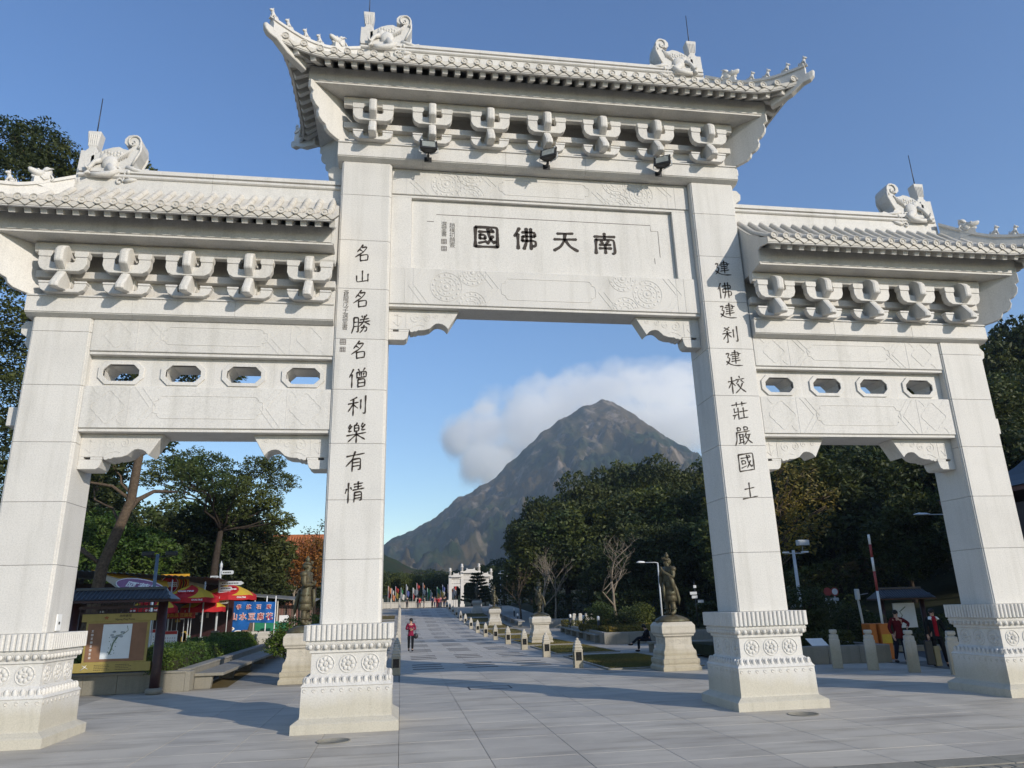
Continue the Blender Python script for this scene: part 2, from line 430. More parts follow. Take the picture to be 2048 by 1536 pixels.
for s in (-1, 1):
    a, b2 = sorted((s*XO0, s*XO1))
    lintel(a, b2, 5.931, 6.838, .045, 'plain')
    lintel(a, b2, 7.612, 8.36, .035, 'plain')
    # pierced panel with four octagonal openings
    z0, z1, yf, yb = 6.842, 7.54, .22, DP-.22
    n = 4; wdt = (b2-a)/n
    for k in range(n):
        x0 = a+k*wdt; x1 = x0+wdt; xm = (x0+x1)/2; zc = 7.18
        def octo(hw, hh, c): return [(xm-hw+c,zc-hh),(xm+hw-c,zc-hh),(xm+hw,zc-hh+c),(xm+hw,zc+hh-c),(xm+hw-c,zc+hh),(xm-hw+c,zc+hh),(xm-hw,zc+hh-c),(xm-hw,zc-hh+c)]
        inn = octo(.36, .185, .12)
        out = [(xm-.2,z0),(xm+.2,z0),(x1-.001,z0+.15),(x1-.001,z1-.15),(xm+.2,z1),(xm-.2,z1),(x0+.001,z1-.15),(x0+.001,z0+.15)]
        outer = [(inn[i][0] if i not in (2,3,6,7) else (x1-.001 if i in (2,3) else x0+.001), inn[i][1] if i in (2,3,6,7) else (z0 if i in (0,1) else z1)) for i in range(8)]
        bb = MB()
        R = [[(p[0],yf,p[1]) for p in outer], [(p[0],yf,p[1]) for p in inn], [(p[0],yb,p[1]) for p in inn], [(p[0],yb,p[1]) for p in outer]]
        bb.loft(R+[R[0]], cap=False)
        # corner fills
        for cx, cz, i0, i1 in ((x0+.001,z0,7,0),(x1-.001,z0,2,1),(x1-.001,z1,3,4),(x0+.001,z1,6,5)):
            p, q_ = outer[i0], outer[i1]
            bb.prism([(cx,cz),p,q_], yf, yb, 'y')
        po = bb.build("pierced_panel", M['gran'], G)
        fb = MB(); o1 = octo(.46, .262, .15)
        fr = [[(p[0],yf+.005,p[1]) for p in o1], [(p[0],yf-.035,p[1]) for p in o1], [(p[0],yf-.035,p[1]) for p in inn], [(p[0],yf+.06,p[1]) for p in inn]]
        fb.loft(fr, cap=False)
        fb.build("octagonal_frame", M['gran'], po, bev=.006)
# ---- name board of the middle bay
for s in (-1, 1):
    x0, x1 = sorted((s*3.33, s*XI)); MB().box(x0, x1, .20, DP-.2, 9.922, 11.825).build("stile", M['gran'], G, bev=.008)
nb = MB().box(-3.325, 3.325, .30, DP-.30, 9.922, 11.825).build("name_board", M['gran'], G)
b = MB()
fr = [(-2.80,11.36),(-2.72,11.45),(2.76,11.45),(2.76,11.29),(2.95,11.29),(2.95,10.55)]
ribbon(b, [(-2.95,11.25),(-2.78,11.25)], .014, .30, .005); ribbon(b, [(-2.72,11.45),(2.76,11.45),(2.76,11.29),(2.95,11.29),(2.95,10.55)], .014, .30, .005)
ribbon(b, [(2.80,10.36),(2.80,10.52)], .014, .30, .005)
b.build("incised_frame", M['inkthin'], nb)
# ---- spandrels under the lintels
def spandrel(xp, s, zt, k, yf, yb):
    """xp: pillar face, s: direction into the opening, k: size"""
    def P(l): return [(xp+s*k*x, zt-.005+k*z) for x, z in l]
    b = MB()
    arch = [(0,-.50),(.05,-.50),(.48,-.50),(.50,-.555),(.545,-.56),(.59,-.535),(.63,-.545),(.68,-.51),(.74,-.51),(.84,-.50),(.95,-.46),(1.02,-.39),(1.08,-.34),(1.15,-.325),(1.24,-.34),(1.31,-.38),(1.38,-.46),(1.64,-.01),(1.64,0),(0,0)]
    b.prism(P(arch), yf, yb, 'y')
    b.prism(P([(0,-.76),(.36,-.76),(.42,-.72),(.455,-.62),(.46,-.555),(.0,-.555)]), yf, yb, 'y')
    b.prism(P([(0,-.556),(.10,-.556),(.10,-.501),(0,-.501)]), yf+.002, yb-.002, 'y')
    b.prism(P([(.23,-.556),(.47,-.556),(.47,-.501),(.23,-.501)]), yf+.002, yb-.002, 'y')
    o = b.build("spandrel", M['gran'], G, bev=.008)
    c = MB()
    for cx, cz, r, d in ((.62,-.22,.13,1),(.88,-.20,.10,-1),(1.10,-.14,.08,1),(1.34,-.12,.07,-1)):
        spiral(c, xp+s*k*cx, zt+k*cz, k*r, 1.6, yf, .016, d*s, 1.2)
    ribbon(c, P([(.50,-.46),(.60,-.40),(.72,-.37),(.82,-.40)]), .014, yf, .009)
    ribbon(c, P([(.40,-.10),(.40,-.46)]), .012, yf, .008)
    ribbon(c, P([(.12,-.14),(.30,-.18)]), .014, yf, .009); ribbon(c, P([(.2,-.1),(.22,-.42)]), .014, yf, .009); ribbon(c, P([(.10,-.30),(.22,-.42),(.32,-.28)]), .014, yf, .009)
    tag(c.build("scroll_carving", M["gran"], o), kind="stuff")
ZB = 8.993-.07
spandrel(-XI, 1, ZB, 1.0, .36, .72); spandrel(XI, -1, ZB, 1.0, .36, .72)
for s in (-1, 1):
    spandrel(s*XO0, s, 5.931-.07, .98, .28, .8); spandrel(s*XO1, -s, 5.931-.07, .98, .28, .8)
# ---- architraves
def architrave(x0, x1, zb):
    q = -.145
    y0, y1 = q, DP-q
    prof = [(y0+.14,zb),(y0+.02,zb+.06),(y0+.02,zb+.075),(y0,zb+.08),(y0,zb+.42),(y0-.03,zb+.425),(y0-.03,zb+.458),(y1+.03,zb+.458),(y1+.03,zb+.425),(y1,zb+.42),(y1,zb+.08),(y1-.02,zb+.075),(y1-.02,zb+.06),(y1-.14,zb)]
    n = max(1, round((x1-x0)/2.0)); w = (x1-x0)/n
    root = MB().box(x0+.03, x1-.03, y0+.16, y1-.16, zb+.01, zb+.44).build("architrave", M['joint_and_shade'], G)
    for k in range(n):
        MB().prism(prof, x0+k*w+.0015, x0+(k+1)*w-.0015, 'x').build("stone_block", M['gran'], root, bev=.004)
    return root
architrave(-5.114, 5.114, 12.607)
for s in (-1, 1):
    x0, x1 = sorted((s*(XO0+.002), s*11.376)); architrave(x0, x1, 8.367-.035)
# ---- brackets
def bracket_parts():
    def U(w, z0, z1, wall, slot, capw):
        # half outline of a U-shaped arm, mirrored
        h = w/2; r = wall
        q = min(.17, (z1-z0)*.8)
        L = [(-h,z1),(-h,z0+q),(-h+.05,z0+q*.35),(-h+.15,z0),(h-.15,z0),(h-.05,z0+q*.35),(h,z0+q),(h,z1),(h-r,z1),(h-r,z0+slot+.03),(h-r-.03,z0+slot),(.07,z0+slot),(.07,z1-.02),(-.07,z1-.02),(-.07,z0+slot),(-h+r+.03,z0+slot),(-h+r,z0+slot+.03),(-h+r,z1)]
        return L
    up = MB(); up.prism(U(.96,.42,.74,.24,.20,.3), -.46, -.30, 'y')
    for s in (-1,1):
        x = s*.355
        up.prism([(x-.12,.74),(x+.12,.74),(x+.14,.78),(x+.14,.88),(x-.14,.88),(x-.14,.78)], -.475, -.285, 'y')
    low = MB(); low.prism(U(.94,-.0,.20,.24,.08,.3), -.31, -.17, 'y')
    for s in (-1,1):
        x = s*.355; low.prism([(x-.11,.20),(x+.11,.20),(x+.125,.215),(x+.125,.25),(x-.125,.25),(x-.125,.215)], -.325, -.155, 'y')
    up_n = MB()
    pr = [(.1,1.02),(-.48,1.0),(-.60,.93),(-.665,.85),(-.675,.82),(-.675,.60),(-.66,.565),(-.45,.44),(.1,.44)]
    up_n.loft([[(x, p[0]+(.02 if abs(x) > .05 else 0), p[1]) for p in pr] for x in (-.088,-.04,.04,.088)])
    lo_n = MB()
    pr = [(.1,.47),(-.42,.46),(-.46,.40),(-.66,.12),(-.69,.085),(-.685,-.01),(-.64,-.035),(-.36,.04),(-.30,.02),(.1,.02)]
    lo_n.loft([[(x, p[0]+(.02 if abs(x) > .05 else 0), p[1]) for p in pr] for x in (-.088,-.04,.04,.088)])
    back = MB(); back.box(-.11,.11,-.17,.1,.0,1.0)
    return up, low, up_n, lo_n, back
def make_bracket(x, z):
    up, low, un, ln, back = bracket_parts()
    o = back.build("bracket", M['gran'], G, (x,0,z))
    up.build("bracket_arm", M['gran'], o, bev=.008); low.build("bracket_arm", M['gran'], o, bev=.008)
    un.build("bracket_nose", M['gran'], o, bev=.008); ln.build("bracket_nose", M['gran'], o, bev=.008)
    return o
bk0 = None
def place_bracket(x, z, back=False):
    global bk0
    if bk0 is None: o = bk0 = make_bracket(x, z); return o
    o = copy_tree(bk0, G); o.location = (x, DP if back else 0, z); o.rotation_euler = (0,0,PI if back else 0)
ZA, ZS = 13.066, 8.791
bx_main = [i*1.43 for i in range(-3, 4)]; bx_side = [5.56+i*1.27 for i in range(5)]
for x in bx_main: place_bracket(x, ZA)
for s in (-1, 1):
    for x in bx_side: place_bracket(s*x, ZS)
for x in bx_main: place_bracket(x, ZA, True)
for s in (-1, 1):
    for x in bx_side: place_bracket(s*x, ZS, True)
def bracket_wall(x0, x1, z, name="bracket_wall"):
    b = MB(); b.box(x0, x1, .02, DP-.02, z, z+.40); b.box(x0, x1, .30, DP-.30, z+.40, z+1.18)
    for y0, y1 in ((-.14,.302),(DP-.302,DP+.14)): b.box(x0, x1, y0, y1, z+.402, z+.56)
    # purlin carried by the upper arms
    b.prism([(-.20,z+.89),(-.32,z+.91),(-.36,z+.98),(-.36,z+1.10),(-.30,z+1.18),(-.16,z+1.18)], x0, x1, 'x'); b.prism([(DP+.20,z+.89),(DP+.32,z+.91),(DP+.36,z+.98),(DP+.36,z+1.10),(DP+.30,z+1.18),(DP+.16,z+1.18)], x0, x1, 'x')
    o = b.build(name, M['gran'], G, bev=.006)
    k = x0+.715
    c = MB()
    return o
bracket_wall(-5.0, 5.0, ZA); 
for s in (-1, 1):
    x0, x1 = sorted((s*5.02, s*11.28)); bracket_wall(x0, x1, ZS)
# ---------------------------------------------------------------- roofs of the gate
T_IN = 1.47
PY = [0,.33,.78,1.07,1.39,1.57]; PZ = [1.62,1.79,2.09,2.34,2.66,2.84]
def prof(t):
    return float(np.interp(t, PY, PZ)) if t <= 1.57 else 2.84+(t-1.57)*1.0
TILE = .305
def half_tube(b, pts, r, n=6, flat=.0):
    rings = []
    for i, p in enumerate(pts):
        a = Vector(pts[max(i-1,0)]); c = Vector(pts[min(i+1,len(pts)-1)]); t = (c-a).normalized()
        u = Vector((1,0,0)) if abs(t.x) < .6 else Vector((0,1,0))
        u = (u - t*u.dot(t)).normalized(); w = u.cross(t)
        if w.z < 0: w = -w
        R = r if not hasattr(r, '__len__') else r[i]
        rings.append([Vector(p) + u*R*math.cos(PI*k/n) + w*R*math.sin(PI*k/n)*1.05 for k in range(n+1)])
    b.loft(rings, cap=False, smooth=True, closed=False)
    b.add(rings[0], [tuple(range(n+1))])
# end disc of a tile row, and the drip tile between discs
def disc_mb():
    b = MB()
    rings = []
    for r, y in ((.084,.03),(.084,-.020),(.068,-.022),(.062,-.006),(.032,-.006),(.026,-.018),(.001,-.019)):
        rings.append([(r*math.cos(2*PI*k/14), y, r*math.sin(2*PI*k/14)) for k in range(14)])
    b.loft(rings[::-1], True); return b
def drip_shade_strip(b, p):  # dark strip that paints the shadow line below each drip tile
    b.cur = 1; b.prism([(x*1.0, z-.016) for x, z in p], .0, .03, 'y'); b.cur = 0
def drip_mb():
    b = MB(); w = TILE/2
    p = [(-w+.005,.055),(-w*.5,.02),(0,.005),(w*.5,.02),(w-.005,.055),(w-.005,.02),(w*.45,-.055),(.03,-.085),(0,-.10),(-.03,-.085),(-w*.45,-.055),(-w+.005,.0)]
    b.prism(p, -.010, .02, 'y'); drip_shade_strip(b, p); return b
DISC = disc_mb().build("tile_end", M['tilest'], None); DRIP = drip_mb().build("drip_tile", [M['tilest'], M['joint_and_shade']], None)
raf = MB(); raf.box(-.065,.065, -.04, .62, -.165, 0); RAFT = raf.build("rafter", M['gran'], None, bev=.006)
protos = [DISC, DRIP, RAFT]
used_p = set()
def put(src, parent, loc, rz=0, rx=0):
    if src not in used_p:
        used_p.add(src); o = src; o.parent = parent
    else: o = link_copy(src, parent=parent)
    o.location = loc; o.rotation_euler = (rx, 0, rz); return o
def roof(xc, HA, Z0, hips):
    """xc: centre, HA: half length of eave run A, Z0: architrave top; hips: (left, right)"""
    A = HA  # half length of front eave (nominal)
    DY = YC + 1.27                       # half depth at eave
    def s_of(a, AA, end):                # corner parameter
        if not end: return 0.0
        return max(0.0, min(1.0, (abs(a)-(AA-1.0))/1.0))
    def P_front(a, t, lift=0.0):
        end = hips[1] if a > 0 else hips[0]
        s = s_of(a, A, end); k = max(0.0, 1-t/T_IN); sg = 1 if a > 0 else -1
        return Vector((xc + a + sg*.24*s*s*k, -1.27 + t - .24*s*s*k, Z0 + prof(t) + .21*s**1.8*k + lift))
    def P_end(sg, c, t, lift=0.0):       # end slope; c along y from centre
        s = s_of(c, DY, True); k = max(0.0, 1-t/T_IN); sc = 1 if c > 0 else -1
        return Vector((xc + sg*(A - t + .24*s*s*k), YC + c + sc*.24*s*s*k, Z0 + prof(t) + .21*s**1.8*k + lift))
    # deck (solid, with the boarded underside)
    b = MB()
    TM = 1.60
    def strip(Pf, AA, e0, e1, na):
        # grid over the slope; hip sides clipped at 45 degrees
        al = [-AA + 2*AA*i/na for i in range(na+1)]; nt_ = 8
        top = []; bot = []
        for a in al:
            tm = TM
            if (a > 0 and e1) or (a < 0 and e0): tm = min(TM, AA-abs(a))
            row = [Pf(a, tm*j/nt_) for j in range(nt_+1)]
            top.append(row); bot.append([p - Vector((0,0,.13)) for p in row])
        V = [p for r in top for p in r] + [p for r in bot for p in r]; n = nt_+1; o = len(al)*n
        F = []
        for i in range(len(al)-1):
            for j in range(nt_):
                F.append((i*n+j, (i+1)*n+j, (i+1)*n+j+1, i*n+j+1)); F.append((o+i*n+j, o+i*n+j+1, o+(i+1)*n+j+1, o+(i+1)*n+j))
            F.append((i*n, o+i*n, o+(i+1)*n, (i+1)*n))
        b.add(V, F)
    strip(lambda a, t: P_front(a, t), A, hips[0], hips[1], 44)
    strip(lambda a, t: (lambda p: Vector((p.x, 2*YC-p.y, p.z)))(P_front(a, t)), A, hips[0], hips[1], 44)
    for k, sg in ((0,-1), (1,1)):
        if hips[k]: strip(lambda c, t: P_end(sg, c, t), DY, True, True, 22)
    R = b.build("roof", M['tilest'], G)
    # strip box below the rafters and flat soffit
    sx0 = xc-(A-.47) if hips[0] else xc-A+.02; sx1 = xc+(A-.47) if hips[1] else xc+A-.02
    pr = [(-.75,1.19),(-.735,1.19),(-.735,1.235),(-.75,1.245),(-.75,1.56),(-.62,1.60),(DP+.62,1.60),(DP+.75,1.56),(DP+.75,1.245),(DP+.735,1.235),(DP+.735,1.19),(DP+.75,1.19)]
    bb = MB(); bb.box(sx0, sx1, -.76, DP+.76, Z0+1.15, Z0+1.19); bb.box(sx0+.015, sx1-.015, -.735, DP+.735, Z0+1.19, Z0+1.21); bb.box(sx0, sx1, -.76, DP+.76, Z0+1.21, Z0+1.60)
    bb.build("eave_beam", M['gran'], G)
    # eave board following the eave
    def board(path, name="eave_board"):
        e = MB(); rings = []
        for i, p in enumerate(path):
            a_ = path[max(i-1,0)]; c_ = path[min(i+1,len(path)-1)]; t = (c_-a_); t.z = 0; t.normalize(); nn = Vector((-t.y, t.x, 0))
            if (p + nn*.1 - Vector((xc, YC, p.z))).length > (p - nn*.1 - Vector((xc, YC, p.z))).length: nn = -nn
            rings.append([p + Vector((0,0,-.155)) + nn*.012, p + Vector((0,0,-.155)) + nn*.07, p + Vector((0,0,-.12)) + nn*.07, p + Vector((0,0,-.12)) + nn*.012])
        e.loft(rings); e.build(name, M['gran'], R)
    board([P_front(-A + 2*A*i/60, 0.0) for i in range(61)])
    for k, sg in ((0,-1), (1,1)):
        if hips[k]: board([P_end(sg, -DY + 2*DY*i/24, 0.0) for i in range(25)])
    # tile rows, end discs, drip tiles, rafters on the front slope
    n = int(A*2/TILE); a0 = -A + .13 + (.0 if not hips[0] else 0.02)
    if not hips[0] and hips[1]: aset = [-A+.16+i*TILE for i in range(int((2*A-.28)/TILE)+1)]
    elif hips[0] and not hips[1]: aset = [A-.16-i*TILE for i in range(int((2*A-.28)/TILE)+1)]
    else:
        h = int((A-.13)/TILE); aset = [i*TILE for i in range(-h, h+1)]
    rowmesh = None
    for a in aset:
        hip = (a > 0 and hips[1]) or (a < 0 and hips[0])
        tm = min(TM-.02, A-abs(a)-.06) if hip else TM-.02
        s = s_of(a, A, hip)
        if tm > .12:
            if s == 0 and tm > TM-.1 and rowmesh:
                o = link_copy(rowmesh, parent=R); o.location = (a-rowmesh['a'], 0, 0)
            else:
                tb = MB(); ns = max(2, int(tm/.26)); 
                for q in range(ns):
                    t0 = tm*q/ns - (0.02 if q else 0.0); t1 = tm*(q+1)/ns
                    half_tube(tb, [P_front(a, t0+(t1-t0)*w, .018) for w in (0,.5,1)], (.076,.073,.069))
                o = tb.build("roof_tile", M['tilest'], R)
                if s == 0 and tm > TM-.1: rowmesh = o; o['a'] = a
        p = P_front(a, 0.0, .035); put(DISC, R, (p.x, p.y-.022, p.z))
        if (-A < a+TILE/2 < A):
            p = P_front(a+TILE/2, 0.0, .0)
            dx = (P_front(a+TILE*.8, 0)-P_front(a+TILE*.2, 0))
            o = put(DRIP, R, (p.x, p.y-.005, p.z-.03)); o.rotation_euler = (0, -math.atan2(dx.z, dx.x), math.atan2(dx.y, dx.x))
    for a in [x+TILE/2 for x in aset[:-1]] + ([] if hips[0] or hips[1] else []):
        s = s_of(a, A, (a > 0 and hips[1]) or (a < 0 and hips[0])); p = P_front(a, .10, -.13)
        q = P_front(a-(.42*s if a > 0 else -.42*s), .70, -.13); d = q-p
        o = put(RAFT, R, tuple(p)); o.rotation_euler = (math.asin(max(-1,min(1,d.z/d.length))), 0, math.atan2(-d.x, d.y)); 
    # end slopes
    for k, sg in ((0,-1), (1,1)):
        if not hips[k]: continue
        hc = int((DY-.13)/TILE)
        tb = MB(); 
        for i in range(-hc, hc+1):
            c = i*TILE; tm = min(TM-.02, DY-abs(c)-.06)
            if tm > .12: half_tube(tb, [P_end(sg, c, tm*w/4, .018) for w in range(5)], .072)
            p = P_end(sg, c, 0.0, .035); put(DISC, R, (p.x+sg*.018, p.y, p.z), rz=sg*PI/2)
            p = P_end(sg, c+TILE/2, 0.0, -.03)
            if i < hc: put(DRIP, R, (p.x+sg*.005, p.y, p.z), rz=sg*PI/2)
            if i < hc:
                c2 = c+TILE/2; s = s_of(c2, DY, True); p = P_end(sg, c2, .10, -.13); q = P_end(sg, c2-(.42*s if c2 > 0 else -.42*s), .70, -.13); d = q-p
                o = put(RAFT, R, tuple(p)); o.rotation_euler = (math.asin(max(-1,min(1,d.z/d.length))), 0, math.atan2(-d.x, d.y))
        tag(tb.build("end_tiles", M['tilest'], R), kind='stuff')
    # back slope, joined
    tb = MB()
    for a in aset:
        hip = (a > 0 and hips[1]) or (a < 0 and hips[0]); tm = min(TM-.02, A-abs(a)-.06) if hip else TM-.02
        if tm > .12: half_tube(tb, [(lambda p: (p.x, 2*YC-p.y, p.z))(P_front(a, tm*w/4, .018)) for w in range(5)], .072, 5)
        p = P_front(a, 0, .035); tb.box(p.x-.07, p.x+.07, 2*YC-p.y-.01, 2*YC-p.y+.03, p.z-.07, p.z+.07)
    tag(tb.build("back_tiles", M['tilest'], R), kind='stuff')
    # main ridge
    rx0 = xc-(A-1.55) if hips[0] else xc-A+.005; rx1 = xc+(A-1.55) if hips[1] else xc+A-.005
    f = .30; g = DP-.30; zb = 2.70
    pr = [(f-.06,zb),(f-.06,2.93),(f-.015,2.94),(f-.015,2.955),(f,2.96),(f,3.175),(f-.03,3.18),(f-.055,3.205),(f-.055,3.25),(f-.03,3.275),(f+.01,3.28),(f+.01,3.305),(f-.05,3.31),(f-.05,3.40),(f+.03,3.46),(g-.03,3.46),(g+.05,3.40),(g+.05,3.31),(g-.01,3.305),(g-.01,3.28),(g+.03,3.275),(g+.055,3.25),(g+.055,3.205),(g+.03,3.18),(g,3.175),(g,2.96),(g+.015,2.955),(g+.015,2.94),(g+.06,2.93),(g+.06,zb)]
    nseg = max(1, round((rx1-rx0)/3.2)); w = (rx1-rx0)/nseg
    ro = MB().box(rx0+.02, rx1-.02, f+.05, g-.05, Z0+2.72, Z0+3.42).build("ridge", M['joint_and_shade'], G)
    for k in range(nseg):
        MB().prism([(y, Z0+z) for y, z in pr], rx0+k*w+.003, rx0+(k+1)*w-.003, 'x').build("ridge_stone", M['gran'], ro)
    # hip ridges with their beasts
    for k, sg in ((0,-1), (1,1)):
        if not hips[k]: continue
        for fb in (0, 1):
            rings = []; line = []
            N = 14
            for i in range(N+1):
                u = i/N; t = 1.50*(1-u)
                p = P_front(sg*(A-t), t) if True else None
                if u > .999: p = P_front(sg*A, 0.0)
                line.append(p)
            e = line[-1]; d = (line[-1]-line[-3]).normalized()
            line.append(e + Vector((d.x, d.y, 0)).normalized()*.08 + Vector((0,0,.01)))
            side = Vector((1, sg*1.0, 0)).normalized()   # perpendicular to the hip in plan
            for i, p in enumerate(line):
                u = i/(len(line)-1); hgt = .36 - .07*u; wd = .085
                q = []
                for sx, sz in ((-wd,-.06),(-wd,hgt*.55),(-wd+.025,hgt*.58),(-wd+.025,hgt*.74),(-wd-.012,hgt*.78),(-wd-.012,hgt),(wd+.012,hgt),(wd+.012,hgt*.78),(wd-.025,hgt*.74),(wd-.025,hgt*.58),(wd,hgt*.55),(wd,-.06)):
                    q.append(p + side*sx + Vector((0,0,sz)))
                if fb: q = [Vector((v.x, 2*YC-v.y, v.z)) for v in q]
                rings.append(q)
            hb = MB(); hb.loft(rings); hr = hb.build("hip_ridge", M['gran'], G)
            # corner beam end (a beaked nub under the tip)
            tip = line[-1]; dirv = Vector((sg, -1, 0)).normalized(); 
            def mir(v): return Vector((v.x, 2*YC-v.y, v.z)) if fb else v
            nb_ = MB(); rr = []
            for dd, z0_, z1_, wd in ((-.95,-.34,-.12,.09),(-.4,-.30,-.10,.09),(-.1,-.22,.0,.085),(.08,-.20,.03,.075),(.17,-.12,.06,.06),(.20,-.02,.05,.03)):
                c_ = tip + dirv*dd; c_.z = tip.z + (.0 if dd > -.2 else .0) + (-.10 if dd < -.3 else 0) + (-.10 if dd < -.9 else 0)
                rr.append([mir(c_ + side*(-wd) + Vector((0,0,z0_))), mir(c_ + side*wd + Vector((0,0,z0_))), mir(c_ + side*wd + Vector((0,0,z1_))), mir(c_ + side*(-wd) + Vector((0,0,z1_)))])
            nb_.loft(rr); nb_.build("corner_beam", M['gran'], hr, bev=.015)
            # little seated beasts
            for idx, fr_ in enumerate((.98, .83, .67, .52, .28)):
                j = fr_*(len(line)-1); i0 = int(j); p = line[i0].lerp(line[min(i0+1,len(line)-1)], j-i0); hgt = .36-.07*fr_
                big = idx == 4
                bm_ = beast_mb(big, idx)
                ang = math.atan2(-1, sg)
                Mx = Matrix.Translation(p + Vector((0,0,hgt-.01))) @ Matrix.Rotation(ang, 4, 'Z')
                bm_.xf(Mx)
                if fb: bm_.v = [(v[0], 2*YC-v[1], v[2]) for v in bm_.v]
                bm_.build("ridge_beast", M['gran'], hr)
        # scalloped corner boards
        for fb in (0, 1):
            pl = [(-.5,1.185),(.93,1.185),(.93,.97),(.85,.92),(.84,.90),(.87,.80),(.84,.68),(.75,.58),(.66,.54),(.65,.50),(.67,.42),(.63,.31),(.54,.24),(.44,.21),(.43,.19),(.40,.11),(.30,.05),(.16,.02),(.02,.0),(-.5,.0)]
            xa = xc+sg*(A-1.16); dv = Vector((sg, -1, 0)).normalized(); sd_ = Vector((1, sg, 0)).normalized()*.05
            base = Vector((xa, -.145, Z0))
            r0 = []; r1 = []
            for s_, z_ in pl:
                v = base + dv*s_ + Vector((0,0,z_)); r0.append(v+sd_); r1.append(v-sd_)
            if fb: r0 = [Vector((v.x, 2*YC-v.y, v.z)) for v in r0]; r1 = [Vector((v.x, 2*YC-v.y, v.z)) for v in r1]
            MB().loft([r0, r1]).build("corner_board", M['gran'], G, bev=.008)
    # closing slab where the roof meets the tall pillar
    for k, sg in ((0,-1), (1,1)):
        if hips[k]: continue
        X = xc+sg*(A-.002); pl = [(-.02,1.13),(-.02+.0,2.62)] 
        ys = [.1-i*.17 for i in range(9)]
        pl = [(.12,1.13)]+[(.12, prof(1.39)-.01)]+[(y, prof(y+1.27)-.012) for y in ys[1:]]+[(-1.255,1.60),(-1.235,1.47),(-.86,1.56),(-.775,1.53),(-.765,1.185),(-.30,1.13)]
        x0, x1 = sorted((X, X-sg*.05))
        MB().prism([(p[0], Z0+p[1]) for p in pl], x0, x1, 'x').build("closing_slab", M['gran'], R)
    return R, rx0, rx1
def beast_mb(big, k=0):
    b = MB(); S = 1.0
    if not big:   # seated animal looking outward (+x)
        b.box(-.09,.09,-.045,.045,0,.03)
        b.ball((-.045,0,.09), .062, 8, 6, (1.0,.85,1.1))
        b.tube([(-.03,0,.09),(.015,0,.16),(.03,0,.21)], [.06,.048,.038], 7)
        b.ball((.045,0,.245), .045, 8, 6, (1.15,.9,1)); b.ball((.09,0,.235), .024, 6, 5)
        for s in (-1,1):
            b.tube([(.035,s*.03,.15),(.055,s*.032,.07),(.06,s*.032,.03)], [.020,.016,.018], 6)
            b.ball((-.02,s*.045,.05), .035, 6, 5, (1.3,.7,.9)); b.ball((.03,s*.028,.29), .014, 5, 4, (1,.7,1.6))
        b.tube([(-.10,0,.05),(-.125,0,.12),(-.10,0,.17)], [.018,.016,.01], 5)
    else:         # larger dragon head on the hip
        b.box(-.20,.16,-.09,.09,-.12,.06)
        b.ball((-.06,0,.17), .15, 10, 8, (1.0,.72,1.1)); b.ball((-.10,0,.31), .10, 9, 7, (1,.6,1.2))
        b.tube([(-.02,0,.20),(.12,0,.19),(.24,0,.215),(.27,0,.25)], [.11,.085,.06,.025], 8)
        b.tube([(.0,0,.10),(.12,0,.07),(.20,0,.09)], [.07,.045,.02], 7)
        for s in (-1,1):
            b.ball((.10,s*.055,.25), .032, 7, 5); b.tube([(-.02,s*.07,.26),(-.10,s*.085,.36),(-.19,s*.07,.40)], [.028,.022,.008], 5)
            b.tube([(-.10,s*.09,.10),(-.02,s*.11,.04),(.05,s*.10,.10)], .022, 5); b.tube([(-.14,s*.09,.22),(-.20,s*.10,.15),(-.16,s*.10,.06)], .024, 5)
        b.ball((.255,0,.23), .028, 6, 5)
    return b
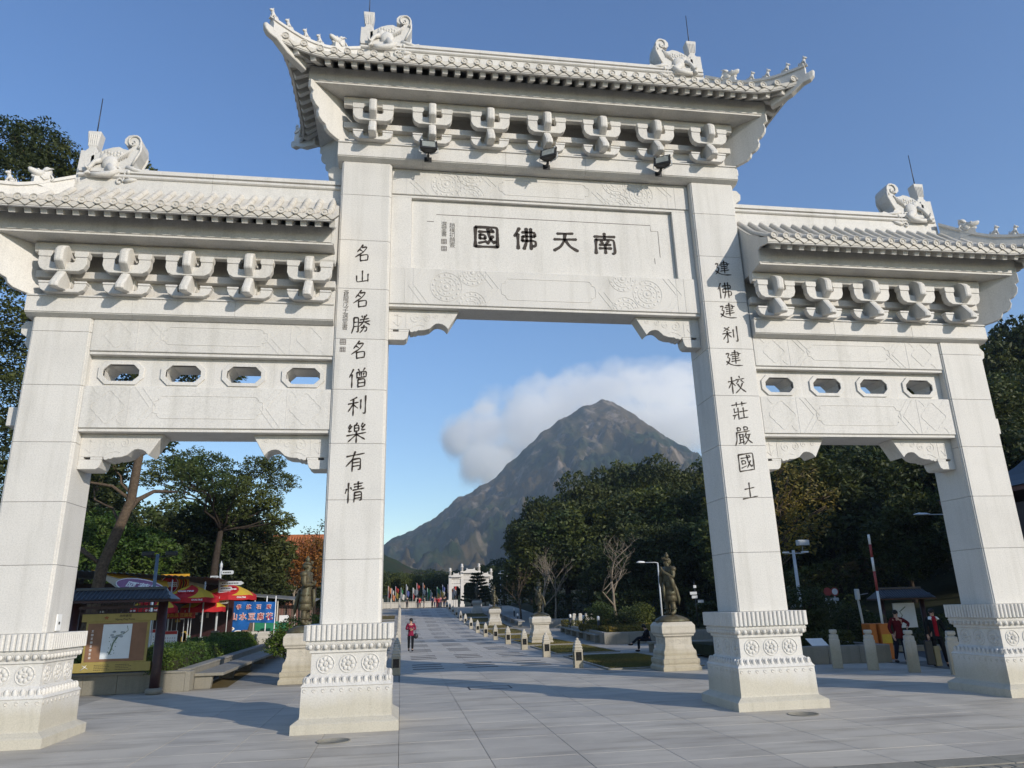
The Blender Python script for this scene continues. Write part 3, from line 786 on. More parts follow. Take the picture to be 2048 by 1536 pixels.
def dragon_mb():
    """ridge dragon; x from the outer edge inward, z from ridge foot; faces -y and +y alike"""
    b = MB(); W = .20
    body = [(.28,-.02),(.60,-.12),(.95,-.17),(1.18,-.10),(1.20,.05),(1.45,.06),(1.60,.10),(1.64,.18),(1.55,.24),(1.40,.21),(1.25,.24),(1.19,.33),(1.22,.44),(1.32,.58),(1.37,.72),(1.35,.86),(1.27,.96),(1.15,1.0),(1.03,.97),(.96,.89),(.96,.80),(1.03,.745),(1.10,.76),(1.13,.81),(1.16,.80),(1.14,.70),(1.06,.64),(.95,.66),(.86,.70),(.72,.68),(.55,.62),(.42,.54),(.28,.46)]
    b.prism(body, YC-W, YC+W, 'y')
    for y, s in ((YC-W, -1), (YC+W, 1)):
        pts = [(1.155+(.165-.010*k)*math.cos(.2-k*.42), y, .835+(.165-.010*k)*math.sin(.2-k*.42)) for k in range(-5, 14)]
        sp = []
        for k in range(18):
            a = -.9 + k*.5; r = .185-.0095*k; sp.append((1.165+r*math.cos(a), y+s*.01, .825+r*math.sin(a)))
        b.tube(sp, [.028-.0008*k for k in range(18)], 6)
        b.tube([(1.20,y+s*.01,.30),(1.27,y+s*.01,.46),(1.345,y+s*.01,.62),(1.34,y+s*.01,.76)], [.03,.03,.03,.028], 6)
        b.ball((.72,y+s*.02,.30), .17, 12, 8, (1.05,.42,1.0)); b.ball((.56,y+s*.01,.42), .10, 8, 6, (1,.4,1))
        b.tube([(.72,y+s*.05,.20),(.90,y+s*.08,.08),(.78,y+s*.10,.02),(.55,y+s*.09,.0),(.38,y+s*.08,.01)], [.10,.085,.07,.055,.05], 8)
        b.tube([(.52,y+s*.02,.36),(.40,y+s*.06,.30),(.32,y+s*.09,.16),(.30,y+s*.09,.06)], [.06,.05,.045,.04], 7)
        for k in range(4):
            b.tube([(.38-.01*k,y+s*(.05+.035*k),.03),(.29-.01*k,y+s*(.05+.03*k),.0),(.26,y+s*(.05+.03*k),-.05)], [.03,.025,.008], 5)
            b.tube([(.32,y+s*(.05+.03*k),.10),(.25,y+s*(.05+.03*k),.12+.01*k),(.23,y+s*(.05+.03*k),.20)], [.025,.02,.008], 5)
        # mane curls and jaw
        for cx, cz, r in ((1.0,.04,.10),(1.12,-.05,.09),(.98,-.10,.085),(1.08,.15,.08),(.90,.16,.07)):
            b.tube([(cx+r*(1-k/11)*math.cos(k*.7), y+s*.035, cz+r*(1-k/11)*math.sin(k*.7)) for k in range(10)], .024, 5)
        b.ball((1.16,y+s*.03,.12), .055, 8, 6); b.tube([(1.10,y+s*.03,.22),(1.28,y+s*.05,.17),(1.45,y+s*.03,.15),(1.60,y+s*.0,.17)], [.05,.045,.035,.03], 6)
        b.tube([(1.10,y+s*.02,-.08),(1.25,y+s*.03,-.05),(1.36,y+s*.01,-.02)], [.05,.04,.02], 6)
        for k in range(14):   # scales
            x = .50+.07*(k % 7); z = .50+.06*(k//7)+.02*math.sin(k*1.7); b.ball((x, y, z), .035, 6, 4, (1,.4,1))
        for k in range(5): b.tube([(.86+.05*k,y+s*.012,.34+.03*k),(.90+.05*k,y+s*.012,.46+.03*k),(.96+.05*k,y+s*.012,.55+.03*k)], .014, 4)
    return b
def dragon_slab():
    b = MB()
    b.prism([(0,-.30),(.03,.70),(.34,.68),(.42,-.30)], YC-.22, YC+.22, 'y')
    b.prism([(.08,.70),(.10,.78),(.13,.80),(.15,.84),(.12,.90),(.08,1.24),(.08,1.30),(.37,1.30),(.37,1.24),(.33,.90),(.31,.84),(.33,.80),(.36,.78),(.36,.68)], YC-.13, YC+.13, 'y')
    for k in range(5): b.prism([(.135+.045*k-.012,.88),(.135+.045*k-.016,1.20),(.135+.045*k+.016,1.20),(.135+.045*k+.012,.88)], YC-.145, YC+.145, 'y')
    return b
dr_me = None
def dragon(xo, sg, z0):
    """xo outer edge, sg=+1 when inward is +x"""
    global dr_me
    d = dragon_mb(); d.v = [(v[0], YC+(v[1]-YC)*1.1, v[2]*1.2) for v in d.v]; 
    if sg < 0: d.v = [(-v[0], v[1], v[2]) for v in d.v]
    o = d.build("ridge_dragon", M['gran'], G, (xo,0,z0))
    d2 = dragon_slab()
    if sg < 0: d2.v = [(-v[0], v[1], v[2]) for v in d2.v]
    d2.build("dragon_slab", M['gran'], o, bev=.01)
    MB().tube([(sg*.22,YC,1.28),(sg*.22,YC,2.32)], [.014,.010], 6).build("lightning_rod", M['rod'], o)
R_main, r0, r1 = roof(0.0, 6.27, 13.063, (1, 1))
RA = (12.53-5.03)/2; RC = (12.53+5.03)/2
R_r, s0, s1 = roof(RC, RA, 8.788, (0, 1)); R_l, t0, t1 = roof(-RC, RA, 8.788, (1, 0))
dragon(-4.76, 1, 13.063+3.20); dragon(4.76, -1, 13.063+3.20)
dragon(-11.06, 1, 8.788+3.20); dragon(11.06, -1, 8.788+3.20)
# ---------------------------------------------------------------- brush lettering
GL = {
'南':"10,20 90,18;50,4 50,30;16,32 14,96;16,34 86,32 88,92 78,95;36,40 42,50;64,38 57,50;30,56 72,55;28,72 74,71;51,56 51,94",
'天':"20,20 80,17;8,46 92,43;50,20 47,48 32,78 6,96;50,48 66,76 96,95",
'佛':"26,4 8,40;20,30 20,96;36,22 84,20 84,38;84,39 38,40;38,40 36,60;36,60 88,58 86,82 76,82;52,4 53,60 42,96;69,4 69,96",
'國':"10,8 9,95;10,8 91,7 91,95;10,94 91,93;22,28 78,27;26,41 26,58;26,41 46,41 46,58;26,58 46,58;22,78 50,70;56,15 62,54 80,80 83,68;74,46 54,80;68,17 75,23",
'名':"48,4 20,40;44,18 72,17 52,44 10,68;34,30 47,40;36,62 37,95;36,62 77,60 74,93;37,92 75,91",
'山':"50,14 51,80;16,42 18,82 84,79;84,38 84,86",
'勝':"16,14 16,64 6,94;16,14 39,13 39,92 30,88;18,38 37,38;18,60 37,60;56,8 60,18;80,5 74,18;48,28 92,26;44,42 98,39;70,10 64,44 44,62;72,42 98,60;54,70 85,68 80,92 71,89;68,58 66,78 48,96",
'僧':"24,4 5,42;18,30 18,96;48,6 54,16;80,4 72,16;42,22 42,50;42,22 88,20 88,48;42,49 88,48;64,22 64,48;54,28 56,40;76,28 74,40;48,58 48,96;48,58 82,57 82,94;48,76 82,76;48,95 82,94",
'利':"46,8 14,20;5,36 55,33;30,16 30,97;30,38 5,74;32,44 52,62;66,22 66,68;89,5 89,94 77,88",
'樂':"52,2 46,10;40,12 40,40;40,12 61,12 61,40;40,26 60,26;40,40 60,40;20,6 8,22 22,24;26,14 8,40 26,38;80,6 70,22 84,24;90,14 70,40 92,38;4,57 96,54;50,44 50,98;48,58 10,88;52,58 92,86",
'有':"8,22 93,18;48,4 36,40 6,68;36,40 36,96;36,40 75,38 74,92 63,89;38,56 72,56;38,72 72,72",
'情':"14,30 8,50;22,4 22,96;32,26 38,36;48,14 90,13;50,26 86,26;44,40 97,38;68,4 68,40;52,52 50,96;52,52 85,51 84,92 75,89;54,66 82,66;54,79 82,79",
'建':"44,16 82,14 82,38;36,27 95,25;44,38 82,38;42,50 84,49;38,64 90,62;62,3 62,80;10,18 30,16 14,42 32,42 22,66 6,80;8,60 30,80 60,90 99,93",
'剎':"18,6 46,24;46,6 12,26;5,40 57,37;32,26 32,94 23,89;30,42 6,72;34,44 54,64;68,22 68,68;90,5 90,94 79,88",
'校':"3,28 45,26;24,4 24,96;24,30 3,64;26,36 42,54;68,4 72,14;48,22 97,20;62,28 48,44;78,28 93,42;84,44 70,72 40,95;56,46 72,72 99,95",
'莊':"7,16 93,13;34,4 34,26;66,4 66,26;40,34 40,97;18,36 18,56;18,56 40,55;8,72 40,69;20,72 12,92;48,56 95,54;70,36 70,90;48,91 94,90",
'嚴':"22,4 22,20;22,4 40,4 40,20;22,20 40,20;60,4 60,20;60,4 80,4 80,20;60,20 80,20;14,30 91,28;16,30 14,70 3,96;28,42 54,41;32,42 32,84;50,42 50,95;33,56 50,56;33,68 50,68;24,87 57,82;70,36 58,56;64,48 95,46;86,50 76,76 55,96;66,56 80,78 99,94",
'土':"22,40 79,37;50,8 50,88;5,90 95,87",
}
def brush(b, spec, cx, cz, size, y, w=7.5, wide=1.0, seed=1, tilt=0.0, slim=False):
    r = random.Random(seed)
    for st in spec.split(';'):
        p = [tuple(map(float, q.split(','))) for q in st.split()]
        # sample along the polyline
        P = []
        for i in range(len(p)-1):
            a, c = Vector(p[i]), Vector(p[i+1]); n = max(2, int((c-a).length/9))
            for k in range(n): P.append(a.lerp(c, k/n))
        P.append(Vector(p[-1]))
        # smooth
        for _ in range(1 if len(p) > 2 else 0):
            P = [P[0]]+[(P[i-1]+P[i]*2+P[i+1])/4 for i in range(1, len(P)-1)]+[P[-1]]
        n = len(P); horiz = abs(p[-1][0]-p[0][0]) > abs(p[-1][1]-p[0][1])
        L = []; R = []
        for i in range(n):
            d = P[min(i+1,n-1)]-P[max(i-1,0)]
            if d.length < 1e-6: d = Vector((1,0))
            d.normalize(); u = i/(n-1)
            if slim: ww = w*(.65 + .5*math.cos(u*PI*1.1) **2)*(1 if u < .8 else (1.15-u)/.35)
            else: ww = w*(.95+.16*math.cos(u*2*PI))
            ww *= .9+.2*r.random()
            if horiz: ww *= .88
            nn = Vector((-d.y, d.x))*ww/2; L.append(P[i]+nn); R.append(P[i]-nn)
        def W(q):
            x = (q.x-50)/100*size*wide; z = -(q.y-50)/100*size
            z += x*tilt
            return (cx+x, y, cz+z)
        o = len(b.v)
        # rounded caps
        d0 = (P[0]-P[1]).normalized()*w*.35; d1 = (P[-1]-P[-2]).normalized()*w*(.2 if slim else .35)
        poly = [P[0]+d0]+L+[P[-1]+d1]+R[::-1]
        front = [W(q) for q in poly]; back = [(q[0], y+.006, q[2]) for q in front]
        m_ = len(front)
        b.add(front+back, [])
        # triangulated strip
        off = o
        b.f.append([off, off+1, off+m_-1]); b.mi.append(0); b.sm.append(False)
        for i in range(n-1):
            b.f.append([off+1+i, off+2+i, off+m_-2-i, off+m_-1-i]); b.mi.append(0); b.sm.append(False)
        b.f.append([off+n, off+n+1, off+n+2]); b.mi.append(0); b.sm.append(False)
        for i in range(m_):
            j = (i+1) % m_; b.f.append([off+i, off+m_+i, off+m_+j, off+j]); b.mi.append(0); b.sm.append(False)
def character(ch, cx, cz, size, y, parent, w=8, wide=1.0, seed=1, tilt=0.0, slim=False, off=(0,0,0)):
    b = MB(); brush(b, GL[ch], cx-off[0], cz-off[2], size, y, w, wide, seed, tilt, slim)
    me = b.mesh("character"); me.materials.append(M['ink'])
    o = bpy.data.objects.new("character", me); COL.objects.link(o); o.parent = parent
    return o
for i, (ch, x) in enumerate(zip("國佛天南", (-1.49, -.50, .50, 1.52))):
    character(ch, x, 10.90 if i < 3 else 10.87, .62, .293, nb, 12.5, 1.08, i+5)
zs = [10.16, 9.56, 9.0, 8.38, 7.76, 7.10, 6.46, 5.85, 5.23, 4.57]
for i, (ch, z) in enumerate(zip("名山名勝名僧利樂有情", zs)):
    character(ch, -4.43-(-A_), z-.02, .46 if ch != '山' else .40, -.006, pillars[1], 8.5, .95, i*3+2, .16, True)
for i, (ch, z) in enumerate(zip("建佛建剎建校莊嚴國土", zs)):
    character(ch, 4.44-A_, z-.02, .45 if ch != '土' else .42, -.006, pillars[2], 8.0, .98, i*5+1, .14, True)
def text(s, size, mat, parent, loc, rot=(PI/2,0,0), name="lettering", ext=.002, align='CENTER', thick=0.0, sx=1.0, vert=False):
    cu = bpy.data.curves.new(name, 'FONT'); cu.body = s; cu.size = size; cu.align_x = align; cu.align_y = 'CENTER'; cu.extrude = ext; cu.offset = thick
    cu.resolution_u = 2
    if vert: cu.space_line = .9
    t = bpy.data.objects.new("tmp", cu); COL.objects.link(t)
    dg = bpy.context.evaluated_depsgraph_get(); me = bpy.data.meshes.new_from_object(t.evaluated_get(dg))
    bpy.data.objects.remove(t); me.materials.clear(); me.materials.append(mat)
    o = bpy.data.objects.new(name, me); COL.objects.link(o); o.parent = parent; o.location = loc; o.rotation_euler = rot; o.scale = (sx,1,1)
    return o
# signature columns and seals
text("\n".join("蒼龍戊子選堂書"), .155, M['ink'], pillars[1], (-.36, -.004, 8.70-.02), name="signature", vert=True, thick=-.002, sx=.9)
def seal(cx, cz, s, y, parent):
    b = MB()
    for k in range(4):
        b.box(cx-s/2+s*k/3-.006, cx-s/2+s*k/3+.006, y-.003, y+.003, cz-s/2, cz+s/2)
        b.box(cx-s/2, cx+s/2, y-.002, y+.002, cz-s/2+s*k/3-.006, cz-s/2+s*k/3+.006)
    b.build("seal", M['inkthin'], parent)
seal(-.385, 7.92, .12, -.003, pillars[1]); seal(-.385, 7.74, .11, -.003, pillars[1])
text("\n".join("趙樸初題簽"), .15, M['ink'], nb, (-2.33, .296, 10.89), name="signature", vert=True, thick=-.002)
text("\n".join("選堂書"), .15, M['ink'], nb, (-2.53, .296, 11.05), name="signature", vert=True, thick=-.002)
seal(-2.53, 10.72, .12, .297, nb); seal(-2.53, 10.53, .12, .297, nb)
# ---------------------------------------------------------------- floodlights on the architrave
def floodlight(x, yaw, label):
    t = empty("floodlight", (x,-.16,12.70), 0, label, "floodlight", "black floodlights on the gate beam")
    b = MB(); b.box(-.03,.03,-.20,.02,-.05,.0); b.tube([(0,-.20,-.05),(0,-.30,.02)], .022, 6); b.box(-.09,.09,-.02,.0,-.09,.04)
    b.build("mount", M['black'], t)
    R = Matrix.Translation((0,-.34,.14)) @ Matrix.Rotation(yaw, 4, 'Z') @ Matrix.Rotation(math.radians(-22), 4, 'X')
    h = MB()
    h.loft([[R @ Vector(p) for p in ((-.20*k,y,-.15*k),(.20*k,y,-.15*k),(.20*k,y,.15*k),(-.20*k,y,.15*k))] for k, y in ((.55,.13),(.8,.10),(1.0,.0),(1.05,-.01),(1.05,-.05))])
    for k in range(5): h.box(-.14,.14,.10,.17,-.08+.04*k,-.07+.04*k, R)
    hd = h.build("housing", M['black'], t, bev=.008)
    MB().box(-.155,.155,-.054,-.050,-.105,.115, R).build("lamp_glass", M['glass'], hd)
    f = MB()
    for s in (-1,1): f.box(s*.16-.015,s*.16+.015,-.075,-.05,.10,.14, R)
    f.tube([R @ Vector((-.22,.02,-.02)), R @ Vector((-.23,.03,-.20)), (-.05,-.24,-.03)], .014, 5); f.tube([R @ Vector((.22,.02,-.02)), R @ Vector((.23,.03,-.20)), (.05,-.24,-.03)], .014, 5)
    f.build("yoke", M['lightsteel'], t)
    return t
floodlight(-2.95, .05, "black floodlight on the gate beam at the left, nearest the tall left pillar")
floodlight(0.0, -.5, "black floodlight on the gate beam above the middle of the name board")
floodlight(2.93, -.5, "black floodlight on the gate beam at the right, nearest the tall right pillar")
# small white switch box low on the left outer pillar
t = MB().box(-10.05,-10.02,.36,.56,1.96,2.27).build("switch_box", M['white'], None, bev=.006)
tag(t, "small white switch box on the inner side of the far left pillar", "switch box")
MB().box(-10.022,-10.012,.43,.48,2.08,2.13).build("switch", M['black'], t)
# ================================================================ GROUND
def zg(y):
    return float(np.interp(y, [42,48,54,60,72,84,91,97,400], [0,.10,.26,.53,1.08,1.68,2.02,2.2,2.25]))
def pave_mat(name, col, wet=.5):
    mt, nt, b = newmat(name, .8, .22); L = nt.links
    g = nd(nt, "ShaderNodeNewGeometry"); oi = nd(nt, "ShaderNodeObjectInfo")
    n1 = nd(nt, "ShaderNodeTexNoise", inp={"Scale": 60, "Detail": 3, "Roughness": .8}); L.new(g.outputs["Position"], n1.inputs["Vector"])
    n2 = nd(nt, "ShaderNodeTexNoise", inp={"Scale": .55, "Detail": 7, "Roughness": .6, "Distortion": .4}); L.new(g.outputs["Position"], n2.inputs["Vector"])
    mp = nd(nt, "ShaderNodeMapping"); mp.inputs["Scale"].default_value = (.35, 2.2, 1); L.new(g.outputs["Position"], mp.inputs["Vector"])
    n3 = nd(nt, "ShaderNodeTexNoise", inp={"Scale": 1.0, "Detail": 6, "Roughness": .62}); L.new(mp.outputs[0], n3.inputs["Vector"])
    c = ramp(nt, n1.outputs[0], [(.3, tuple(x*.86 for x in col)), (.7, tuple(x*1.10 for x in col))]).outputs[0]
    c = mix(nt, c, ramp(nt, n2.outputs[0], [(.34, (.82,.81,.80)), (.55, (1,1,1)), (.8, (1.06,1.06,1.06))]).outputs[0], 1.0, 'MULTIPLY')
    c = mix(nt, c, ramp(nt, n3.outputs[0], [(.36, (.74,.73,.71)), (.50, (1,1,1))]).outputs[0], min(1, wet*1.6), 'MULTIPLY')
    c = mix(nt, c, ramp(nt, oi.outputs["Random"], [(0, (.92,.92,.93)), (.5, (1,1,1)), (1, (1.06,1.05,1.03))]).outputs[0], 1.0, 'MULTIPLY')
    L.new(c, b.inputs["Base Color"])
    L.new(ramp(nt, n2.outputs[0], [(.35, (.60,.60,.60)), (.7, (.85,.85,.85))]).outputs[0], b.inputs["Roughness"])
    bp = nd(nt, "ShaderNodeBump", inp={"Strength": .25, "Distance": .004}); L.new(n1.outputs[0], bp.inputs["Height"]); L.new(bp.outputs[0], b.inputs["Normal"])
    return mt
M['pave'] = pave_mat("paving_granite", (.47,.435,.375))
M['pave2'] = pave_mat("path_concrete", (.36,.335,.285), .8)
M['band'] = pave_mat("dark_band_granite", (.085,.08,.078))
M['earth'] = plain("earth", (.034,.036,.018), .95, .1, .3, 3.0, bump=.4)
M['gap'] = plain("paving_joint", (.17,.16,.14), .95, .1, .3, 5)
# land sheet reaching the horizon, with a knoll on the right and the slope up the avenue
def land_z(x, y):
    z = zg(y) if y > 42 else 0.0
    # wooded knoll right of the avenue
    d = max(0.0, (x-17-.02*max(0,y-20)))
    k = 1-math.exp(-(d/26)**2)
    z += 15*k*math.exp(-((y-68)/46)**2)*(1 if x > 17 else 0)
    if y > 110: z += min(26, (y-110)*.045)*max(0, 1-math.exp(-((abs(x-8)+10)/40)**2))
    return z-.03
gx = np.unique(np.concatenate([np.linspace(-3000,-200,16), np.linspace(-200,-40,16), np.linspace(-40,80,61), np.linspace(80,240,17), np.linspace(240,3000,16)]))
gy = np.unique(np.concatenate([np.linspace(-600,-60,6), np.linspace(-60,0,4), np.linspace(0,160,61), np.linspace(160,900,20), np.linspace(900,2530,8)]))
V = np.array([(x, y, land_z(x, y)) for y in gy for x in gx]); nx = len(gx)
F = np.array([(j*nx+i, j*nx+i+1, (j+1)*nx+i+1, (j+1)*nx+i) for j in range(len(gy)-1) for i in range(nx-1)])
tag(npmesh("ground", V, F, M['earth'], smooth=True), kind='structure')
# forecourt bed
bed = MB(); bed.add([(-40,-5.9,-.012),(16.2,-5.9,-.012),(16.2,60,-.012),(-40,60,-.012)], [(0,1,2,3)])
bed_o = bed.build("pavement", M['gap'], kind='structure')
SW, SD = 1.37, .90
slab = {}
def slab_obj(w, d, mat, parent, x, y, z=0.0):
    k = (round(w,3), round(d,3), mat.name)
    if k not in slab:
        b = MB(); g_ = .0035; e = .004; b.loft([[(g_,g_,-.012),(w-g_,g_,-.012),(w-g_,d-g_,-.012),(g_,d-g_,-.012)], [(g_,g_,-e),(w-g_,g_,-e),(w-g_,d-g_,-e),(g_,d-g_,-e)], [(g_+e,g_+e,0),(w-g_-e,g_+e,0),(w-g_-e,d-g_-e,0),(g_+e,d-g_-e,0)]])
        slab[k] = b.build("paving_slab", mat, parent); o = slab[k]
    else: o = link_copy(slab[k], parent=parent)
    o.location = (x, y, z); return o
cnt = 0; stuff = MB(); stuff2 = MB()
X0 = -3.41
for j in range(-6, 66):
    y = j*SD
    if y > 8.5: stuff.box(X0+4*SW+.006, 2.95, y+.006, y+SD-.006, -.011, 0.0)
    for i in range(-20, 15):
        x = X0 + i*SW
        if y > 8.5 and not (-3.5 < x+.1 and x+SW < 2.2): continue
        if y < 8.5 and x > 12.0 and y > 2: continue
        if y > 5.2 and x < -12: continue
        yy = y + (0 if (i % 2) else 0)
        near = (x > -8.5 and x < 6.5 and y < 8)
        zz = rng.uniform(-.0012, .0012)
        if y > 8.5 and x+SW > 2.95: continue
        if near and cnt < 290: slab_obj(SW, SD, M['pave'], bed_o, x, yy, zz); cnt += 1
        elif y < 41:
            g_ = .0035; stuff.box(x+g_, x+SW-g_, y+g_, y+SD-g_, -.011, zz)
        else:
            pass
tag(stuff.build("paving_slabs", M['pave'], bed_o), kind='stuff')
# avenue beyond, following the slope
b = MB(); ys = [j*SD for j in range(46, 106)]
for j in range(len(ys)-1):
    for i in range(5 if True else 0):
        x = X0+i*SW; a, c = ys[j]+.006, ys[j+1]-.006
        w = SW if i < 4 else 2.95-x
        b.add([(x+.006,a,zg(a)+.004),(x+w-.006,a,zg(a)+.004),(x+w-.006,c,zg(c)+.004),(x+.006,c,zg(c)+.004)], [(0,1,2,3)])
av = b.build("path", M['pave'], kind='structure')
b = MB(); ys2 = np.linspace(40, 112, 60)
b.add([(x, y, zg(y)-.006) for y in ys2 for x in (-3.6, 3.2)], [(2*i, 2*i+1, 2*i+3, 2*i+2) for i in range(len(ys2)-1)])
b.build("path_bed", M['gap'], av)
# dark strips in the avenue: three rows of three, repeated
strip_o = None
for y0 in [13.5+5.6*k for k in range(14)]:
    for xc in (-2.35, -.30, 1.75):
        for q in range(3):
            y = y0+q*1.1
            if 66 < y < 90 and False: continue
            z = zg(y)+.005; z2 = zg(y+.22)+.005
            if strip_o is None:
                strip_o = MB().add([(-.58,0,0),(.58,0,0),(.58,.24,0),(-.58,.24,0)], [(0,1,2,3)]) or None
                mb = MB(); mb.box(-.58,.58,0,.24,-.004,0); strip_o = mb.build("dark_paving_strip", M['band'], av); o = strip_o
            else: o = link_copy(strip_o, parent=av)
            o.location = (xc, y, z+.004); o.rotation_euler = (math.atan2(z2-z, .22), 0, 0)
# drain covers in front of the inner pillars, covers in the paving
def cover(x, y, r, label):
    b = MB(); b.lathe([(r,0),(r,.010),(r*.93,.012),(r*.93,.007),(.001,.007)], (x,y,.001), 28)
    o = b.build("round_drain_cover", M['grey']); tag(o, label, "drain cover", "round covers in the forecourt paving"); return o
cover(-4.55, -1.25, .30, "round stone cover in the paving in front of the left inner pillar")
cover(4.45, -1.05, .30, "round stone cover in the paving in front of the right inner pillar")
t = empty("inspection_cover", (-.9, 6.3, 0), 0, "square recessed inspection cover in the paving in the middle bay", "inspection cover")
b = MB()
for x0, x1, y0, y1 in ((-.6,-.56,-.4,.4),(.56,.6,-.4,.4),(-.56,.56,-.4,-.36),(-.56,.56,.36,.4)): b.box(x0,x1,y0,y1,.001,.006)
b.build("frame", M['band'], t); MB().box(-.55,.55,-.35,.35,.0,.004).build("lid", M['pave'], t)
# kerb band and cobbled road at the near right corner
kb = MB()
for i in range(-14, 16):
    x = i*1.2; kb_o = None
    b = MB(); b.box(x+.004, x+1.196, -5.86, -5.42, -.02, .004)
    b.build("kerb_stone", M['band'] if 0 else M['grey'], bed_o, bev=.008)
road = MB().add([(-300,-60,-.028),(300,-60,-.028),(300,-5.9,-.028),(-300,-5.9,-.028)], [(0,1,2,3)]) 
b = MB(); b.add([(-300,-60,-.022),(300,-60,-.022),(300,-5.88,-.022),(-300,-5.88,-.022)], [(0,1,2,3)]); ro_ = b.build("road", M['gap'], kind='structure')
cb = {}
n_c = 0
for j in range(0, 4):
    for i in range(-30, 40):
        x = i*.21+(.105 if j % 2 else 0); y = -5.92-.145*(j+1)
        if x < 1.5 or x > 8.5 or n_c > 200: continue
        if 'c' not in cb: cb['c'] = MB().box(.006,.20,.006,.138,-.03,.0).build("cobble", M['grey'], ro_, bev=.012); o = cb['c']
        else: o = link_copy(cb['c'], parent=ro_)
        o.location = (x, y, .0+rng.uniform(-.004,.003)); n_c += 1
M['gravel'] = M['pave2']
# side paths
b = MB(); b.add([(-26,5.4,-.004),(-8.2,5.4,-.004),(-8.2,5.4,-.004),(-26,5.4,-.004)], []); 
def sheet(name, poly, z, mat, kind='structure', parent=None):
    b = MB(); b.add([(p[0], p[1], (zg(p[1]) if p[1] > 42 else 0)+z) for p in poly], [tuple(range(len(poly)))]); return b.build(name, mat, parent, kind=kind)
sheet("side_path", [(-40,5.35),(-8.6,5.35),(-8.6,8.2),(-3.45,8.2),(-3.45,41),(-12.6,41),(-40,41)], -.004, M['pave2'])
sheet("side_path", [(2.96,8.7),(16.2,8.7),(16.2,41.5),(2.96,41.5)], -.004, M['pave2'])
b = MB(); yy = np.linspace(41.5, 100, 30); b.add([(x, y, zg(y)-.01) for y in yy for x in (3.2, 12.5)], [(2*i,2*i+1,2*i+3,2*i+2) for i in range(29)]); b.build("side_path", M['pave2'], kind='structure')
b = MB(); b.add([(x, y, zg(y)-.01) for y in yy for x in (-11.5, -3.6)], [(2*i,2*i+1,2*i+3,2*i+2) for i in range(29)]); b.build("side_path", M['pave2'], kind='structure')
sheet("road_behind_gate", [(12.2,2.2),(40,2.2),(60,26),(22,26),(16.2,12)], .0, pave_mat("road_asphalt", (.09,.09,.09)))  # mottled dark grey asphalt
# ---------------------------------------------------------------- lawns with stone edging
def leaf_mat(name, c0, c1, c2=None, trans=.25, rough=.55):
    mt, nt, b = newmat(name, rough, .25); L = nt.links
    g = nd(nt, "ShaderNodeNewGeometry"); n = nd(nt, "ShaderNodeTexNoise", inp={"Scale": .9, "Detail": 3}); L.new(g.outputs["Position"], n.inputs["Vector"])
    ri = g.outputs["Random Per Island"]
    r = ramp(nt, ri, [(0, c0), (1, c1)]); c = r.outputs[0]
    oi = nd(nt, "ShaderNodeObjectInfo"); rn = nd(nt, "ShaderNodeTexNoise", inp={"Scale": .16, "Detail": 1}); L.new(g.outputs["Position"], rn.inputs["Vector"])
    c = mix(nt, c, ramp(nt, rn.outputs[0], [(.38, (.70,.85,.80)), (.5, (1,1,1)), (.62, (1.55,1.40,.95))]).outputs[0], 1.0, 'MULTIPLY')
    c = mix(nt, c, c2 or tuple(min(1, x*1.5) for x in c1), ramp(nt, n.outputs[0], [(.5, (0,0,0)), (.72, (.55,)*3)]).outputs[0])
    L.new(c, b.inputs["Base Color"])
    tr = nd(nt, "ShaderNodeBsdfTranslucent"); L.new(c, tr.inputs[0]); ms = nd(nt, "ShaderNodeMixShader", inp={0: trans})
    L.new(b.outputs[0], ms.inputs[1]); L.new(tr.outputs[0], ms.inputs[2]); L.new(ms.outputs[0], nt.nodes["Material Output"].inputs[0])
    return mt
M['grassb'] = plain("lawn_soil", (.13,.10,.045), .95, .1, .3, 4, bump=.5)
M['blade'] = leaf_mat("grass_blades", (.13,.11,.03), (.22,.17,.055), (.16,.17,.04))
def grass(poly_x0, poly_x1, y0, y1, n, seed):
    r = np.random.default_rng(seed); x = r.uniform(poly_x0+.06, poly_x1-.06, n); y = r.uniform(y0+.06, y1-.06, n)
    z = np.array([zg(q) for q in y])+.03; h = r.uniform(.02,.055,n); a = r.uniform(0,PI,n); w = .012
    dx, dy = np.cos(a)*w, np.sin(a)*w; lx, ly = r.normal(0,.02,n), r.normal(0,.02,n)
    V = np.empty((n,3,3)); V[:,0] = np.stack([x-dx,y-dy,z],1); V[:,1] = np.stack([x+dx,y+dy,z],1); V[:,2] = np.stack([x+lx,y+ly,z+h],1)
    return V.reshape(-1,3)
lawns = []
gv = []
def lawn(x0, x1, y0, y1, n, seed):
    b = MB()
    b.add([(x0,y0,zg(y0)+.032),(x1,y0,zg(y0)+.032),(x1,y1,zg(y1)+.032),(x0,y1,zg(y1)+.032)], [(0,1,2,3)]); o = b.build("lawn", M['grassb'], kind='structure')
    for a in (((x0-.12,y0-.12),(x1+.12,y0)),((x0-.12,y1),(x1+.12,y1+.12)),((x0-.12,y0),(x0,y1)),((x1,y0),(x1+.12,y1))):
        (p,q),(r_,s) = a; e = MB(); e.loft([[(p,q,zg(q)-.01),(r_,q,zg(q)-.01),(r_,q,zg(q)+.045),(p,q,zg(q)+.045)], [(p,s,zg(s)-.01),(r_,s,zg(s)-.01),(r_,s,zg(s)+.045),(p,s,zg(s)+.045)]]); e.build("edging_stone", M['grey'], o, bev=.006)
    gv.append(grass(x0, x1, y0, y1, n, seed))
k = 0
